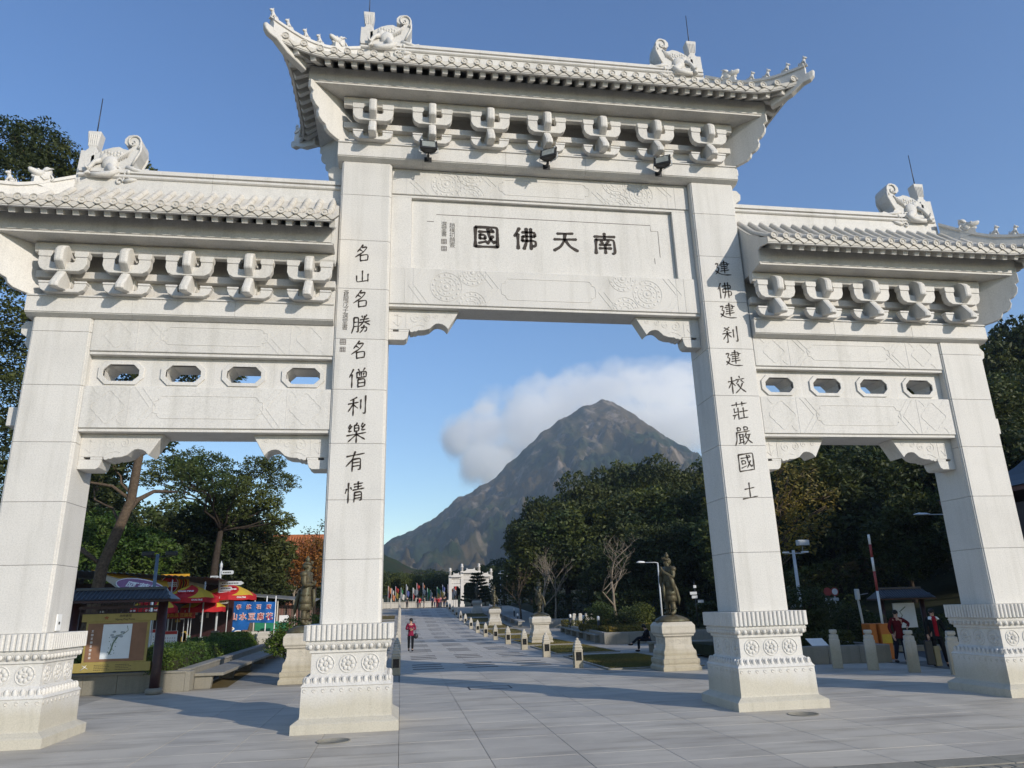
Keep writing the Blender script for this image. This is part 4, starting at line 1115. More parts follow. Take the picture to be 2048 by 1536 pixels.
for y0 in (10.3, 19.2, 27.2, 35.6, 44.5, 53.0, 62.0, 71.0):
    wy = 7.0 if y0 < 15 else 6.6
    nn = int(26000/(1+k*.9)); lawn(3.75, 7.0 if y0 < 15 else 6.6, y0, y0+wy, nn, k)
    lawn(-6.9, -4.1, y0, y0+wy, int(nn*.35), 50+k); k += 1
GV = np.concatenate(gv); tag(npmesh("grass", GV, np.arange(len(GV)).reshape(-1,3), M['blade']), kind='stuff')
# ---------------------------------------------------------------- stone lantern bollards
def bollard():
    t = empty("stone_lantern_bollard", (0,0,0))
    b = MB(); h = .155
    b.box(-h,h,-h,h,0,.24)
    for sx in (-1,1):
        for sy in (-1,1): b.box(sx*h if sx<0 else h-.05, sx*h+.05 if sx<0 else h, sy*h if sy<0 else h-.05, sy*h+.05 if sy<0 else h, .24,.53)
    b.box(-h,h,-h,h,.53,.585)
    b.build("post", M['gran2'], t, bev=.006)
    MB().box(-h+.035,h-.035,-h+.035,h-.035,.24,.53).build("lamp_pane", M['glassd'], t)
    g = MB()
    for a in range(4):
        R = Matrix.Rotation(a*PI/2, 4, 'Z')
        g.tube([R @ Vector((.035*math.cos(q*.7),-h+.030,.385+.07*math.sin(q*.7))) for q in range(10)], .007, 4)
    g.build("grille", M['black'], t)
    c = MB(); c.sqlathe([(.165,.586),(.165,.60),(.135,.66),(.15,.675),(.155,.70),(.115,.76),(.125,.775),(.13,.80),(.095,.85),(.10,.87),(.10,.89),(.06,.93)], ch=.05)
    c.ball((0,0,.955), .062, 8, 6, (1,1,.95)); c.build("finial", M['gran2'], t)
    return t
M['glassd'] = plain("dark_lamp_pane", (.015,.015,.014), .15, .6, .3)
b0 = None
def place_bollard(x, y, label):
    global b0
    if b0 is None: b0 = bollard(); o = b0
    else: o = copy_tree(b0)
    o.location = (x, y, zg(y)); tag(o, label, "bollard", "stone lantern bollards along the avenue")
ords = ["nearest","second nearest","third nearest","fourth nearest","fifth nearest","sixth nearest","seventh nearest","eighth nearest","ninth nearest","tenth nearest","eleventh nearest","twelfth nearest","thirteenth nearest","farthest"]
for k in range(14):
    place_bollard(2.94, 11.65+6.02*k, "stone lantern bollard on the right edge of the avenue, %s to the gate" % ords[k])
for k in range(14):
    place_bollard(-3.55, 11.65+6.02*k, "stone lantern bollard on the left edge of the avenue, %s to the gate" % ords[k])
# square stone bollards behind the right opening
def sq_bollard():
    t = MB(); t.sqlathe([(.155,0),(.155,.86),(.15,.875),(.135,.88),(.135,1.0),(.13,1.01),(.08,1.03),(.075,1.06)], ch=.0)
    return t
sb_me = None
for k, (x, y, l) in enumerate(((10.50,7.50,"first from the left"),(11.10,6.55,"second from the left"),(11.65,5.40,"third from the left"),(12.15,4.25,"half hidden by the right outer pillar base"))):
    if sb_me is None:
        o = sq_bollard().build("stone_bollard", M['gran2'], bev=.01); sb_me = o
        q = MB(); q.sqlathe([(.10,1.06),(.115,1.08),(.115,1.15),(.10,1.17)], ch=.05); q.build("cap", M['gran2'], o, bev=.004)
    else: o = copy_tree(sb_me)
    o.location = (x, y, 0); o.rotation_euler = (0,0,-.5)
    tag(o, "square grey stone bollard behind the right opening, %s" % l, "bollard", "square stone bollards behind the right opening")
# ================================================================ FIGURES
def skin_obj(name, V, E, Rd, mat, parent, root=0, sub=1, loc=(0,0,0)):
    me = bpy.data.meshes.new(name); me.from_pydata(V, E, []); me.update(); me.materials.append(mat)
    o = bpy.data.objects.new(name, me); COL.objects.link(o); o.parent = parent; o.location = loc
    md = o.modifiers.new("skin", 'SKIN'); md.use_smooth_shade = True
    lay = me.skin_vertices[0] if me.skin_vertices else None
    if lay is None:
        bm = bmesh.new(); bm.from_mesh(me); bm.verts.layers.skin.verify(); bm.to_mesh(me); bm.free(); lay = me.skin_vertices[0]
    for i, sv_ in enumerate(lay.data):
        r = Rd[i]; sv_.radius = (r, r) if not isinstance(r, tuple) else r; sv_.use_root = (i == root)
    if sub:
        s = o.modifiers.new("sub", 'SUBSURF'); s.levels = sub; s.render_levels = sub
    # bake, so that copies share plain geometry
    dg = bpy.context.evaluated_depsgraph_get(); me2 = bpy.data.meshes.new_from_object(o.evaluated_get(dg))
    o.modifiers.clear(); o.data = me2; me2.name = name
    if not me2.materials: me2.materials.append(mat)
    return o
SKINM = plain("skin", (.46,.27,.19), .6, .3, .08, 20)
HAIR = plain("hair", (.012,.010,.009), .55, .3, .4, 60)
def cloth(name, col, var=.18, sc=14): return plain(name, col, .9, .1, var, sc)
STAND = dict(pel=(0,0,.92), sp=(0,0,1.10), ch=(0,0,1.28), nk=(0,0,1.42), hd=(0,-.012,1.50), ht=(0,-.008,1.575),
    shL=(.165,0,1.35), elL=(.235,.02,1.10), wrL=(.25,-.05,.88), shR=(-.165,0,1.35), elR=(-.235,.02,1.10), wrR=(-.25,-.05,.88),
    hiL=(.09,0,.88), knL=(.105,-.02,.49), anL=(.105,.02,.09), hiR=(-.09,0,.88), knR=(-.105,-.02,.49), anR=(-.105,.02,.09), fL=(0,-1), fR=(0,-1))
def person(name, loc, rz, label, pose, top, legs, shoe, group=None, S=1.0, long_top=.09, hair_r=.092, skirt=False, cat="person"):
    t = empty(name, loc, rz, label, cat, group); t.scale = (S,S,S)
    J = {k: Vector(v) if isinstance(v, tuple) and len(v) == 3 else v for k, v in {**STAND, **pose}.items()}
    V = []; E = []; R = []
    def n(p, r): V.append(tuple(p)); R.append(r); return len(V)-1
    pel = n(J['pel'], (.125,.095)); sp = n(J['sp'], (.115,.085)); ch = n(J['ch'], (.135,.095)); nk = n(J['nk'], .050); hd = n(J['hd'], (.068,.076)); ht = n(J['ht'], (.070,.078))
    E += [(pel,sp),(sp,ch),(ch,nk),(nk,hd),(hd,ht)]
    for s in 'LR':
        sh = n(J['sh'+s], .055); el = n(J['el'+s], .038); wr = n(J['wr'+s], .026)
        d = (J['wr'+s]-J['el'+s]).normalized(); pm = n(J['wr'+s]+d*.05, (.036,.018))
        E += [(ch,sh),(sh,el),(el,wr),(wr,pm)]
        side = d.cross(Vector((0,1,.2))).normalized()
        for k in range(4):
            a = J['wr'+s]+d*(.085)+side*(.024-.016*k); kn_ = n(a, .0095); tp = n(a+d*(.035+.01*(k in (1,2)))+Vector((0,-.012,-.012)), .008); tq = n(a+d*(.055+.012*(k in (1,2)))+Vector((0,-.03,-.03)), .007)
            E += [(pm,kn_),(kn_,tp),(tp,tq)]
        th = n(J['wr'+s]+d*.045+side*.042, .010); t2 = n(J['wr'+s]+d*.075+side*.055, .008); E += [(wr,th),(th,t2)]
        hi = n(J['hi'+s], .078); kn = n(J['kn'+s], .052); an = n(J['an'+s], .036); f = J['f'+s]
        to = n(J['an'+s]+Vector((f[0]*.13, f[1]*.13, -.055)), .030); E += [(pel,hi),(hi,kn),(kn,an),(an,to)]
    body = skin_obj("body", V, E, R, SKINM, t)
    # face: nose, ears, eyes, mouth
    h = J['hd']; fc = MB(); up = (J['ht']-J['nk']).normalized(); fd = Vector((0,-1,0))
    tn = pose.get('turn', 0); Rm = Matrix.Rotation(tn, 3, 'Z'); fw = Rm @ fd; sd_ = Rm @ Vector((1,0,0)); hc = h+up*.035
    fc.ball(hc+fw*.080-up*.008, .013, 6, 5, (.8,1,1.4))
    for s in (-1,1): fc.ball(hc+sd_*s*.074, .018, 6, 5, (.4,.8,1.2))
    fc.build("face", SKINM, body)
    fe = MB()
    for s in (-1,1): fe.ball(hc+fw*.071+sd_*s*.028+up*.012, .008, 6, 4)
    fe.box(-.018,.018,-.004,.004,-.003,.003, Matrix.Translation(hc+fw*.073-up*.038) @ Rm.to_4x4())
    fe.build("eyes_and_mouth", HAIR, body)
    hr = MB(); hr.ball(hc+up*.035-fw*.018, hair_r, 12, 8, (.92,1.0,.95)); hr.ball(hc-fw*.045-up*.02, hair_r*.8, 10, 7, (1.0,.8,1.0)); hr.build("hair", HAIR, t)
    # top
    V=[];E=[];R=[]
    lo = J['pel'] + (J['pel']-J['sp']).normalized()*long_top
    a = n(lo, (.160,.125)); p0 = n(J['pel'], (.155,.120)); b_ = n(J['sp'], (.140,.108)); c = n(J['ch'], (.158,.115)); d0 = n(J['ch'].lerp(J['nk'], .72), (.070,.065))
    E += [(a,p0),(p0,b_),(b_,c),(c,d0)]
    for s in 'LR':
        sh = n(J['sh'+s], .070); el = n(J['el'+s], .054); wr = n(J['el'+s].lerp(J['wr'+s], .92), .040); E += [(c,sh),(sh,el),(el,wr)]
    skin_obj("jacket", V, E, R, top, t, 1)
    V=[];E=[];R=[]
    p0 = n(J['pel'].lerp(J['sp'], .5), (.142,.110)); q0 = n(J['pel'], (.145,.115)); E.append((p0,q0)); p0 = q0
    for s in 'LR':
        hi = n(J['hi'+s], .095); kn = n(J['kn'+s], .072); an = n(J['kn'+s].lerp(J['an'+s], .97), .058); E += [(p0,hi),(hi,kn),(kn,an)]
    skin_obj("trousers", V, E, R, legs, t, 0)
    for s in 'LR':
        f = J['f'+s]; an = J['an'+s]; so = MB(); c_ = an+Vector((f[0]*.055,f[1]*.055,-.045))
        ang = math.atan2(f[1], f[0]); so.ball(c_, .05, 10, 6, (2.5,.95,.9), Matrix.Rotation(ang, 3, 'Z')); so.build("shoe", shoe, t)
    return t
BRZ = None
def bronze():
    mt, nt, b = newmat("weathered_bronze", .55, .4); L = nt.links
    g = nd(nt, "ShaderNodeNewGeometry"); n = nd(nt, "ShaderNodeTexNoise", inp={"Scale": 5, "Detail": 7, "Roughness": .7}); L.new(g.outputs["Position"], n.inputs["Vector"])
    r = ramp(nt, n.outputs[0], [(.3, (.055,.045,.026)), (.5, (.10,.085,.048)), (.68, (.12,.13,.085))]); L.new(r.outputs[0], b.inputs["Base Color"]); b.inputs["Metallic"].default_value = .25
    bp = nd(nt, "ShaderNodeBump", inp={"Strength": .5, "Distance": .02}); L.new(n.outputs[0], bp.inputs["Height"]); L.new(bp.outputs[0], b.inputs["Normal"])
    return mt
M['bronze'] = bronze()
def pedestal_mb(w=.66):
    b = MB()
    pr = [(1.0,0),(1.0,.10),(.985,.13),(.94,.16),(.93,.20),(.955,.24),(.95,.36),(.90,.375),(.88,.38),(.86,.43),(.84,.47),(.85,.55),(.83,.62),(.76,.68),(.73,.74),(.72,.78),(.70,.80),(.70,1.02),(.72,1.05),(.80,1.08),(.81,1.10),(.80,1.12),(.86,1.16),(.88,1.19),(.88,1.40),(.86,1.43),(.76,1.52)]
    b.sqlathe([(h*w, z) for h, z in pr], ch=.0)
    for a in range(4):
        R = Matrix.Rotation(a*PI/2, 4, 'Z')
        for s in (-1,1):
            b.tube([R @ Vector((s*(.22+.09*math.cos(q*.8)*(1-q/12)), -.70*w-.004, .91+.07*math.sin(q*.8)*(1-q/12))) for q in range(10)], .010, 4)
            b.tube([R @ Vector((s*.40,-.95*w-.004,.24)), R @ Vector((s*.30,-.95*w-.004,.27)), R @ Vector((0,-.95*w-.004,.27))], .010, 4)
            b.ball(R @ Vector((s*.43,-.95*w,.27)), .035, 6, 4, (1,.4,1))
            b.tube([R @ Vector((s*(.12+.1*q), -.885*w, 1.36+.02*math.sin(q*3))) for q in range(4)], .010, 4)
        b.tube([R @ Vector((-.10,-.705*w,.95)), R @ Vector((0,-.71*w,.98)), R @ Vector((.12,-.705*w,.88)), R @ Vector((.02,-.705*w,.84))], .012, 4)
    return b
ped_me = None
def statue(x, y, faces, label, hands=True, style=0, S=1.0, ped=1.0, figure=True):
    global ped_me
    t = empty("statue", (x, y, zg(y)), 0, label, "statue", "bronze guardian statues on stone pedestals beside the avenue")
    if ped_me is None: o = pedestal_mb().build("pedestal", M['gran2'], t, bev=.008); ped_me = o
    else: o = link_copy(ped_me, parent=t)
    if not figure: return t
    mo = MB(); r = random.Random(style+3)
    rings = []
    for rad, z in ((.56,1.515),(.57,1.56),(.50,1.63),(.36,1.70),(.20,1.745),(.02,1.75)):
        rings.append([(rad*(1+.10*math.sin(3*k+z*9))*math.cos(2*PI*k/18), rad*.8*(1+.10*math.cos(2*k+z*5))*math.sin(2*PI*k/18), z) for k in range(18)])
    mo.loft(rings, True, True); mo.build("rock_base", M['bronze'], t)
    f = empty("tmpfig", (0,0,0)); COL.objects.unlink(f); 
    V=[];E=[];R=[]
    def n(p, r_): V.append(p); R.append(r_); return len(V)-1
    # facing -y locally, then rotated so that it looks towards the avenue
    pel=n((0,0,.98),(.19,.16)); sp=n((0,-.01,1.16),(.165,.14)); ch=n((0,.0,1.40),(.20,.16)); nk=n((0,0,1.56),.075); hd=n((0,-.03,1.66),(.095,.11)); ht=n((0,-.02,1.76),(.095,.105))
    E+=[(pel,sp),(sp,ch),(ch,nk),(nk,hd),(hd,ht)]
    for s in (-1,1):
        sh=n((s*.24,.02,1.47),.10)
        if hands: el=n((s*.31,-.04,1.18),.075); wr=n((s*.08,-.24,1.38),.05); pm=n((s*.02,-.27,1.47),(.045,.03)); fi=n((s*.012,-.28,1.56),(.03,.02))
        else: el=n((s*.33,-.02,1.16),.08); wr=n((s*-.02,-.22,1.20),.055); pm=n((s*-.10,-.22,1.24),(.045,.035)); fi=n((s*-.18,-.19,1.27),(.03,.02))
        hi=n((s*.11,0,.90),.12); kn=n((s*.13,-.02,.52),.095); an=n((s*.14,.03,.13),.075); to=n((s*.15,-.14,.06),.06)
        E+=[(ch,sh),(sh,el),(el,wr),(wr,pm),(pm,fi),(pel,hi),(hi,kn),(kn,an),(an,to)]
    fig = skin_obj("figure", V, E, R, M['bronze'], t)
    rz = faces; fig.rotation_euler = (0,0,rz); fig.location = (0,0,1.70); fig.scale = (S,S,S*1.0)
    b = MB()
    # layered armour skirt, sash, shoulder guards, cuffs, hair knot and crown
    def skirt(z0, z1, r0, r1, n_=20, wob=.03):
        rg=[]
        for q in range(4):
            u=q/3; rr=r0+(r1-r0)*u; rg.append([(rr*(1+wob*math.sin(5*k)*u)*math.cos(2*PI*k/n_), rr*.82*(1+wob*math.cos(4*k)*u)*math.sin(2*PI*k/n_)+.01, z0+(z1-z0)*u) for k in range(n_)])
        b.loft(rg, True, True)
    skirt(1.12,.86,.17,.215,wob=.02); skirt(1.0,.64,.18,.235,wob=.05); skirt(.90,.46,.19,.25,wob=.06)
    b.tube([(.175*math.cos(k*PI/8),.14*math.sin(k*PI/8),1.10) for k in range(17)], .020, 6)
    b.tube([(0,.18,1.05),(.03,.27,.80),(.05,.33,.52),(.03,.34,.34)], [.06,.07,.06,.02], 7)
    b.tube([(0,-.20,1.05),(0,-.23,.80),(.0,-.22,.55)], [.05,.055,.03], 7)
    for s in (-1,1):
        b.ball((s*.25,.02,1.47), .115, 10, 7, (.95,1.0,.8)); b.ball((s*.14,-.0,.30), .088, 9, 6, (1,1,1.8)); b.tube([(s*.14+.10*math.cos(k*PI/4),.10*math.sin(k*PI/4),.24) for k in range(9)], .02, 5)
        b.ball((s*.095,-.02,1.70), .03, 6, 5, (.5,.8,1.4)); b.tube([(s*.10,.02,1.60),(s*.18,.06,1.52),(s*.26,.12,1.44)], .025, 5)
        if hands: b.tube([(s*.20,-.14,1.27),(s*.26,-.08,1.10),(s*.27,-.04,.92),(s*.25,-.02,.78)], [.07,.085,.07,.02], 7)
    b.ball((0,-.115,1.68), .022, 6, 5, (.8,1,1.4)); b.ball((0,.03,1.72), .125, 10, 8, (.95,1.05,1.0))
    b.tube([(.115*math.cos(k*PI/6),-.01+.12*math.sin(k*PI/6),1.77) for k in range(13)], .022, 6)
    b.ball((0,.01,1.90), .068, 9, 7, (1,1,1.15)); b.ball((0,.01,1.98), .035, 7, 5)
    for s in (-1,0,1): b.tube([(s*.06,-.115,1.78),(s*.07,-.13,1.86)], [.03,.008], 5)
    b.build("robe", M['bronze'], fig)
    return t
statue(5.75, 9.35, -PI/2+.35, "bronze guardian statue with hands at its chin, on the pedestal behind the right inner pillar", True, 0, 1.06)
statue(-6.55, 10.35, PI/2-.2, "bronze guardian statue with arms folded, on the pedestal between the two left pillars", False, 1, 1.14)
statue(4.9, 29.6, -PI/2, "slim bronze statue on the second pedestal along the right lawns", True, 2, 1.0)
statue(5.55, 57.3, -PI/2, "dark bronze statue on the third pedestal along the right lawns", True, 3, 1.0)
statue(5.9, 77.8, -PI/2, "fourth pedestal and dark figure on the right, in the shaded part of the avenue", True, 4, 1.0)
statue(-6.0, 57.3, PI/2, "bronze statue on the left side of the far avenue, second behind the left inner pillar", False, 5, 1.0)
# ================================================================ LEFT PLAZA
M['dkwood'] = plain("dark_red_timber", (.035,.012,.012), .45, .4, .35, 12)
M['dktile'] = plain("dark_glazed_tile", (.035,.042,.05), .35, .5, .3, 8)
M['gold'] = plain("olive_gold_paint", (.30,.235,.07), .5, .3, .1, 6)
M['brownp'] = plain("brown_panel", (.22,.115,.065), .6, .3, .15, 3)
M['paper'] = plain("map_print", (.62,.66,.68), .4, .3, .06, 3)
def notice_roof(t, x0, x1, yc, z, hd, ov, rise):
    n = int((x1-x0+2*ov)/.12); b = MB()
    rf = MB().box(x0-ov, x1+ov, yc-hd, yc+hd, z-.03, z+.03).build("roof_board", M['dkwood'], t, bev=.006)
    sl = MB()
    for s in (-1,1):
        sl.add([(x0-ov,yc+s*hd,z+.04),(x1+ov,yc+s*hd,z+.04),(x1+ov-.3,yc,z+rise),(x0-ov+.3,yc,z+rise)], [(0,1,2,3)])
    sl.add([(x0-ov,yc-hd,z+.04),(x0-ov,yc+hd,z+.04),(x0-ov+.3,yc,z+rise)], [(0,1,2)]); sl.add([(x1+ov,yc-hd,z+.04),(x1+ov,yc+hd,z+.04),(x1+ov-.3,yc,z+rise)], [(0,1,2)])
    r_ = sl.build("roof", M['dktile'], t)
    tl = None
    for i in range(n):
        x = x0-ov+.06+i*.12; u = min(1, (x-(x0-ov))/.3, ((x1+ov)-x)/.3)
        q = MB(); half_tube(q, [(x, yc-hd-.02, z+.05), (x+.0, yc-hd*(1-u*.5), z+.05+(rise-.04)*u*.45), (x, yc-hd*(1-u), z+.05+(rise-.04)*u)], .028, 5)
        q.build("roof_tile", M['dktile'], r_)
    rd = MB(); rd.box(x0-ov+.3, x1+ov-.3, yc-.06, yc+.06, z+rise-.02, z+rise+.07); rd.build("ridge", M['dktile'], r_, bev=.01)
t = empty("information_board", (0,0,0), 0, "covered map board with olive gold frame and dark timber posts beside the far left pillar", "information board")
for x in (-12.95, -10.50):
    p = MB().lathe([(.145,.10),(.14,.6),(.135,2.62)], (x,8.5,0), 16).build("post", M['dkwood'], t)
    MB().lathe([(.20,0),(.235,.03),(.25,.08),(.235,.14),(.19,.17),(.14,.175)], (x,8.5,0), 18).build("stone_foot", M['grey'], p)
notice_roof(t, -12.95, -10.50, 8.5, 2.62, .50, .34, .34)
MB().box(-12.95,-10.50,8.44,8.56,2.42,2.50).build("beam", M['dkwood'], t)
lt = MB()
for i in range(16): lt.box(-12.8+i*.145-.012,-12.8+i*.145+.012,8.49,8.51,2.28,2.60)
lt.box(-12.8,-10.6,8.485,8.515,2.27,2.31); lt.build("lattice", M['dkwood'], t)
fr = MB().box(-12.78,-10.66,8.42,8.50,.66,.92).build("lower_bar", M['gold'], t, bev=.008)
tb_ = MB().box(-12.70,-10.64,8.42,8.50,2.06,2.28).build("upper_bar", M['gold'], t, bev=.008)
pn = MB(); pn.box(-12.56,-10.80,8.44,8.49,.92,2.06); pn.build("panel_frame", M['gold'], t)
bp_ = MB().box(-12.50,-10.87,8.432,8.438,.95,2.01).build("panel", M['brownp'], t)
mp_ = MB().box(-12.08,-11.28,8.424,8.429,1.02,1.98).build("map", M['paper'], bp_)
mm = MB(); r = random.Random(4)
M['mapink'] = plain("map_ink_green", (.16,.22,.15), .7, .2, .4, 30)
M['mapgrey'] = plain("map_ink_grey", (.30,.34,.36), .7, .2, .3, 20)
mm.tube([(-11.42,8.423,1.93),(-11.38,8.423,1.80),(-11.50,8.423,1.70),(-11.70,8.423,1.66)], .008, 4); mm.tube([(-11.66,8.423,1.62),(-11.76,8.423,1.45),(-11.80,8.423,1.25),(-11.84,8.423,1.14)], .022, 4)
for k in range(16): mm.ball((-11.78+.10*math.sin(k*2.3), 8.423, 1.14+k*.036), .014, 5, 4, (1,.1,1))
mm.build("map_drawing", M['mapink'], mp_)
m2 = MB(); 
for k in range(10): m2.ball((-11.68+r.uniform(-.16,.2), 8.4235, 1.66+r.uniform(-.06,.12)), .05, 6, 4, (1,.05,.7))
m2.box(-11.9,-11.84,8.422,8.424,1.18,1.21); m2.build("map_shading", M['mapgrey'], mp_)
text("昂坪廣場", .085, M['ink'], tb_, (-11.50,8.415,2.205), name="lettering"); text("Ngong Ping Piazza", .075, M['ink'], tb_, (-11.50,8.415,2.115), name="lettering")
sg_ = MB(); 
for a in range(5): sg_.tube([(-12.02,8.414,2.165),(-12.02+.06*math.cos(a*1.256+.3),8.414,2.165+.05*math.sin(a*1.256+.3))], [.004,.012], 4)
sg_.build("emblem", plain("emblem_red", (.35,.03,.03)), tb_)
em = MB(); em.tube([(-12.56,8.412,.72),(-12.46,8.412,.80),(-12.40,8.412,.87)], [.006,.012,.004], 4); em.tube([(-12.52,8.412,.86),(-12.46,8.412,.82),(-12.36,8.412,.76)], [.004,.010,.004], 4); em.build("emblem", M['white'], fr)
for k, x in enumerate((-12.20, -11.62)):
    for q in range(4):
        ll = MB(); 
        xx = x
        while xx < x+.42-.05*(q % 2): 
            w_ = r.uniform(.02,.05); ll.box(xx,xx+w_,8.416,8.419,.715+.045*q,.728+.045*q); xx += w_+.012
        tag(ll.build("small_print", M['ink'], fr), kind='stuff')
for k in range(8):
    q = MB(); z = 1.80-.105*k; x = -12.36; 
    q.box(x-.03,x+.03,8.427,8.431,z+.022,z+.030); q.box(x-.026,x+.026,8.427,8.431,z-.002,z+.006); q.box(x-.03,x+.03,8.427,8.431,z-.030,z-.022); q.box(x-.004,x+.004,8.4265,8.431,z-.03,z+.03)
    if k % 2: q.box(x-.03,x-.022,8.427,8.431,z-.03,z+.03); q.box(x+.022,x+.03,8.427,8.431,z-.03,z+.03)
    q.build("character", M['white'], bp_)
# planter with clipped hedge and the long bench
M['hedge'] = leaf_mat("hedge_leaves", (.030,.055,.012), (.085,.14,.025), (.12,.16,.03))
M['darkleaf'] = leaf_mat("dark_leaves", (.022,.031,.011), (.056,.070,.021), (.085,.10,.028))
M['midleaf'] = leaf_mat("mid_leaves", (.036,.050,.015), (.090,.112,.030), (.12,.135,.035))
M['warmleaf'] = leaf_mat("autumn_leaves", (.13,.060,.018), (.20,.085,.025), (.10,.11,.025))
M['yellowleaf'] = leaf_mat("yellow_leaves", (.10,.095,.022), (.19,.15,.035), (.16,.09,.025))
M['bark'] = plain("bark", (.095,.070,.048), .9, .1, .45, 9, bump=.6)
M['barkd'] = plain("dark_bark", (.045,.035,.028), .9, .1, .45, 9, bump=.6)
M['barkl'] = plain("pale_bark", (.23,.19,.145), .9, .1, .3, 12, bump=.4)
def leaf_cloud(points, size, seed, tilt=.5, long=1.7):
    """points (n,3) -> quads"""
    r = np.random.default_rng(seed); n = len(points)
    a = r.normal(size=(n,3)); a[:,2] = a[:,2]*tilt; a /= np.linalg.norm(a,axis=1)[:,None]+1e-9
    c = r.normal(size=(n,3)); b = np.cross(a,c); b /= np.linalg.norm(b,axis=1)[:,None]+1e-9
    s = size*r.uniform(.6,1.35,n)[:,None]
    V = np.empty((n,4,3)); V[:,0] = points-a*s*long*.5; V[:,1] = points+b*s*.36; V[:,2] = points+a*s*long*.5; V[:,3] = points-b*s*.36
    return V.reshape(-1,3), np.arange(4*n).reshape(-1,4)
def box_points(x0,x1,y0,y1,z0,z1,n,seed,shell=.7):
    r = np.random.default_rng(seed); P = r.uniform(0,1,(n,3)); k = r.uniform(0,1,n) < shell; ax = r.integers(0,3,n); sd_ = r.integers(0,2,n)
    for q in range(3):
        m_ = k & (ax == q); P[m_,q] = np.abs(sd_[m_]-r.exponential(.05,m_.sum()).clip(0,.3)) if q < 2 else 1-r.exponential(.06,m_.sum()).clip(0,.3)
    P = P*np.array([x1-x0,y1-y0,z1-z0])+np.array([x0,y0,z0])
    P += .06*np.sin(P[:,[1,2,0]]*5.1+seed); return P
def poly_strip_points(p0, p1, w, z0, z1, n, seed):
    P = box_points(0,1,0,1,0,1,n,seed); d = np.array(p1)-np.array(p0); L = np.linalg.norm(d); d = d/L; nn = np.array([-d[1],d[0]])
    XY = np.array(p0)+P[:,:1]*d*L+ (P[:,1:2])*nn*w; Z = z0+P[:,2]*(z1-z0)+.10*np.sin(P[:,0]*L*1.3+seed)+.05*np.sin(P[:,0]*L*4)
    return np.concatenate([XY,Z[:,None]],1)
t = empty("planter", (0,0,0), 0, "low granite planter wall with clipped green hedge behind the map board", "planter")
PC = Vector((-9.80, 8.95, 0)); PE = Vector((-10.35, 26.5, 0))
w = MB()
for i in range(4):
    x = -13.6+i*.95; MB().box(x+.004, x+.946, 8.96, 9.22, 0, .52 if i < 3 else .52).build("wall_stone", M['grey'], t, bev=.008)
MB().box(-9.80+.0,-9.66,8.96,9.5,0,.56).build("end_stone", M['grey'], t, bev=.01)
MB().box(-13.6,-9.78,8.93,9.26,.524,.585).build("coping", M['grey'], t, bev=.008)
d = (PE-PC).normalized(); nn = Vector((-d.y, d.x, 0))
L_ = (PE-PC).length; ns = 9
for i in range(ns):
    a = PC+d*(L_*i/ns+.006+.45); c = PC+d*(L_*(i+1)/ns-.006+.45); 
    w = MB(); w.loft([[a, a+nn*.28, a+nn*.28+Vector((0,0,.54)), a+Vector((0,0,.54))], [c, c+nn*.28, c+nn*.28+Vector((0,0,.54)), c+Vector((0,0,.54))]]); w.build("wall_stone", M['grey'], t, bev=.008)
    w = MB(); w.loft([[a+nn*-.03+Vector((0,0,.545)), a+nn*.33+Vector((0,0,.545)), a+nn*.33+Vector((0,0,.61)), a-nn*.03+Vector((0,0,.61))], [c-nn*.03+Vector((0,0,.545)), c+nn*.33+Vector((0,0,.545)), c+nn*.33+Vector((0,0,.61)), c-nn*.03+Vector((0,0,.61))]]); w.build("coping", M['grey'], t, bev=.008)
P1 = poly_strip_points((-10.2,9.6), (-10.75,25.6), 1.6, .45, 1.18, 26000, 3); P2 = poly_strip_points((-10.4,9.35), (-13.6,9.35), -1.4, .45, .95, 6000, 4)
V, F = leaf_cloud(np.concatenate([P1,P2]), .055, 2, 1.0, 1.5); h = npmesh("hedge", V, F, M['hedge'], t); h['kind'] = 'stuff'
sh = MB(); sh.box(-13.4,-10.2,9.4,10.7,.1,.85); sh.loft([[(-10.4,9.8,.1),(-11.6,9.8,.1),(-11.6,9.8,.95),(-10.4,9.8,.95)],[(-10.9,25.2,.1),(-12.1,25.2,.1),(-12.1,25.2,1.05),(-10.9,25.2,1.05)]]); sh.build("soil_and_stems", M['earth'], t)
def long_bench(name, A0, A1, zt, label, wd=.62, ns=8, flip=1, under=True):
    t = empty(name, (0,0,0), 0, label, "bench")
    A0 = Vector(A0); A1 = Vector(A1); d = (A1-A0).normalized(); nn = Vector((d.y, -d.x, 0))*flip; L = (A1-A0).length
    for i in range(ns):
        a = A0+d*(L*i/ns+.004); c = A0+d*(L*(i+1)/ns-.004)
        w = MB(); w.loft([[a+Vector((0,0,zt-.09)), a+nn*wd+Vector((0,0,zt-.09)), a+nn*wd+Vector((0,0,zt)), a+Vector((0,0,zt))], [c+Vector((0,0,zt-.09)), c+nn*wd+Vector((0,0,zt-.09)), c+nn*wd+Vector((0,0,zt)), c+Vector((0,0,zt))]]); w.build("seat_slab", M['grey'], t, bev=.01)
    for i in range(0, ns+1, 2):
        a = A0+d*(L*i/ns*.96+.1); w = MB(); c = a+d*.22
        w.loft([[a, a+nn*wd*.55, a+nn*wd*.62+Vector((0,0,zt-.09)), a+Vector((0,0,zt-.09))], [c, c+nn*wd*.55, c+nn*wd*.62+Vector((0,0,zt-.09)), c+Vector((0,0,zt-.09))]]); w.build("support", M['grey'], t)
    return t
long_bench("stone_bench", (-9.66,9.45,0), (-10.05,26.3,0), .46, "long grey stone bench built against the hedge planter on the left", .85, 9)
tag(sheet("grass_verge", [(-9.6,9.5),(-8.7,9.7),(-9.2,16.5),(-9.9,16.5)], .0, M['grassb']), kind='structure')
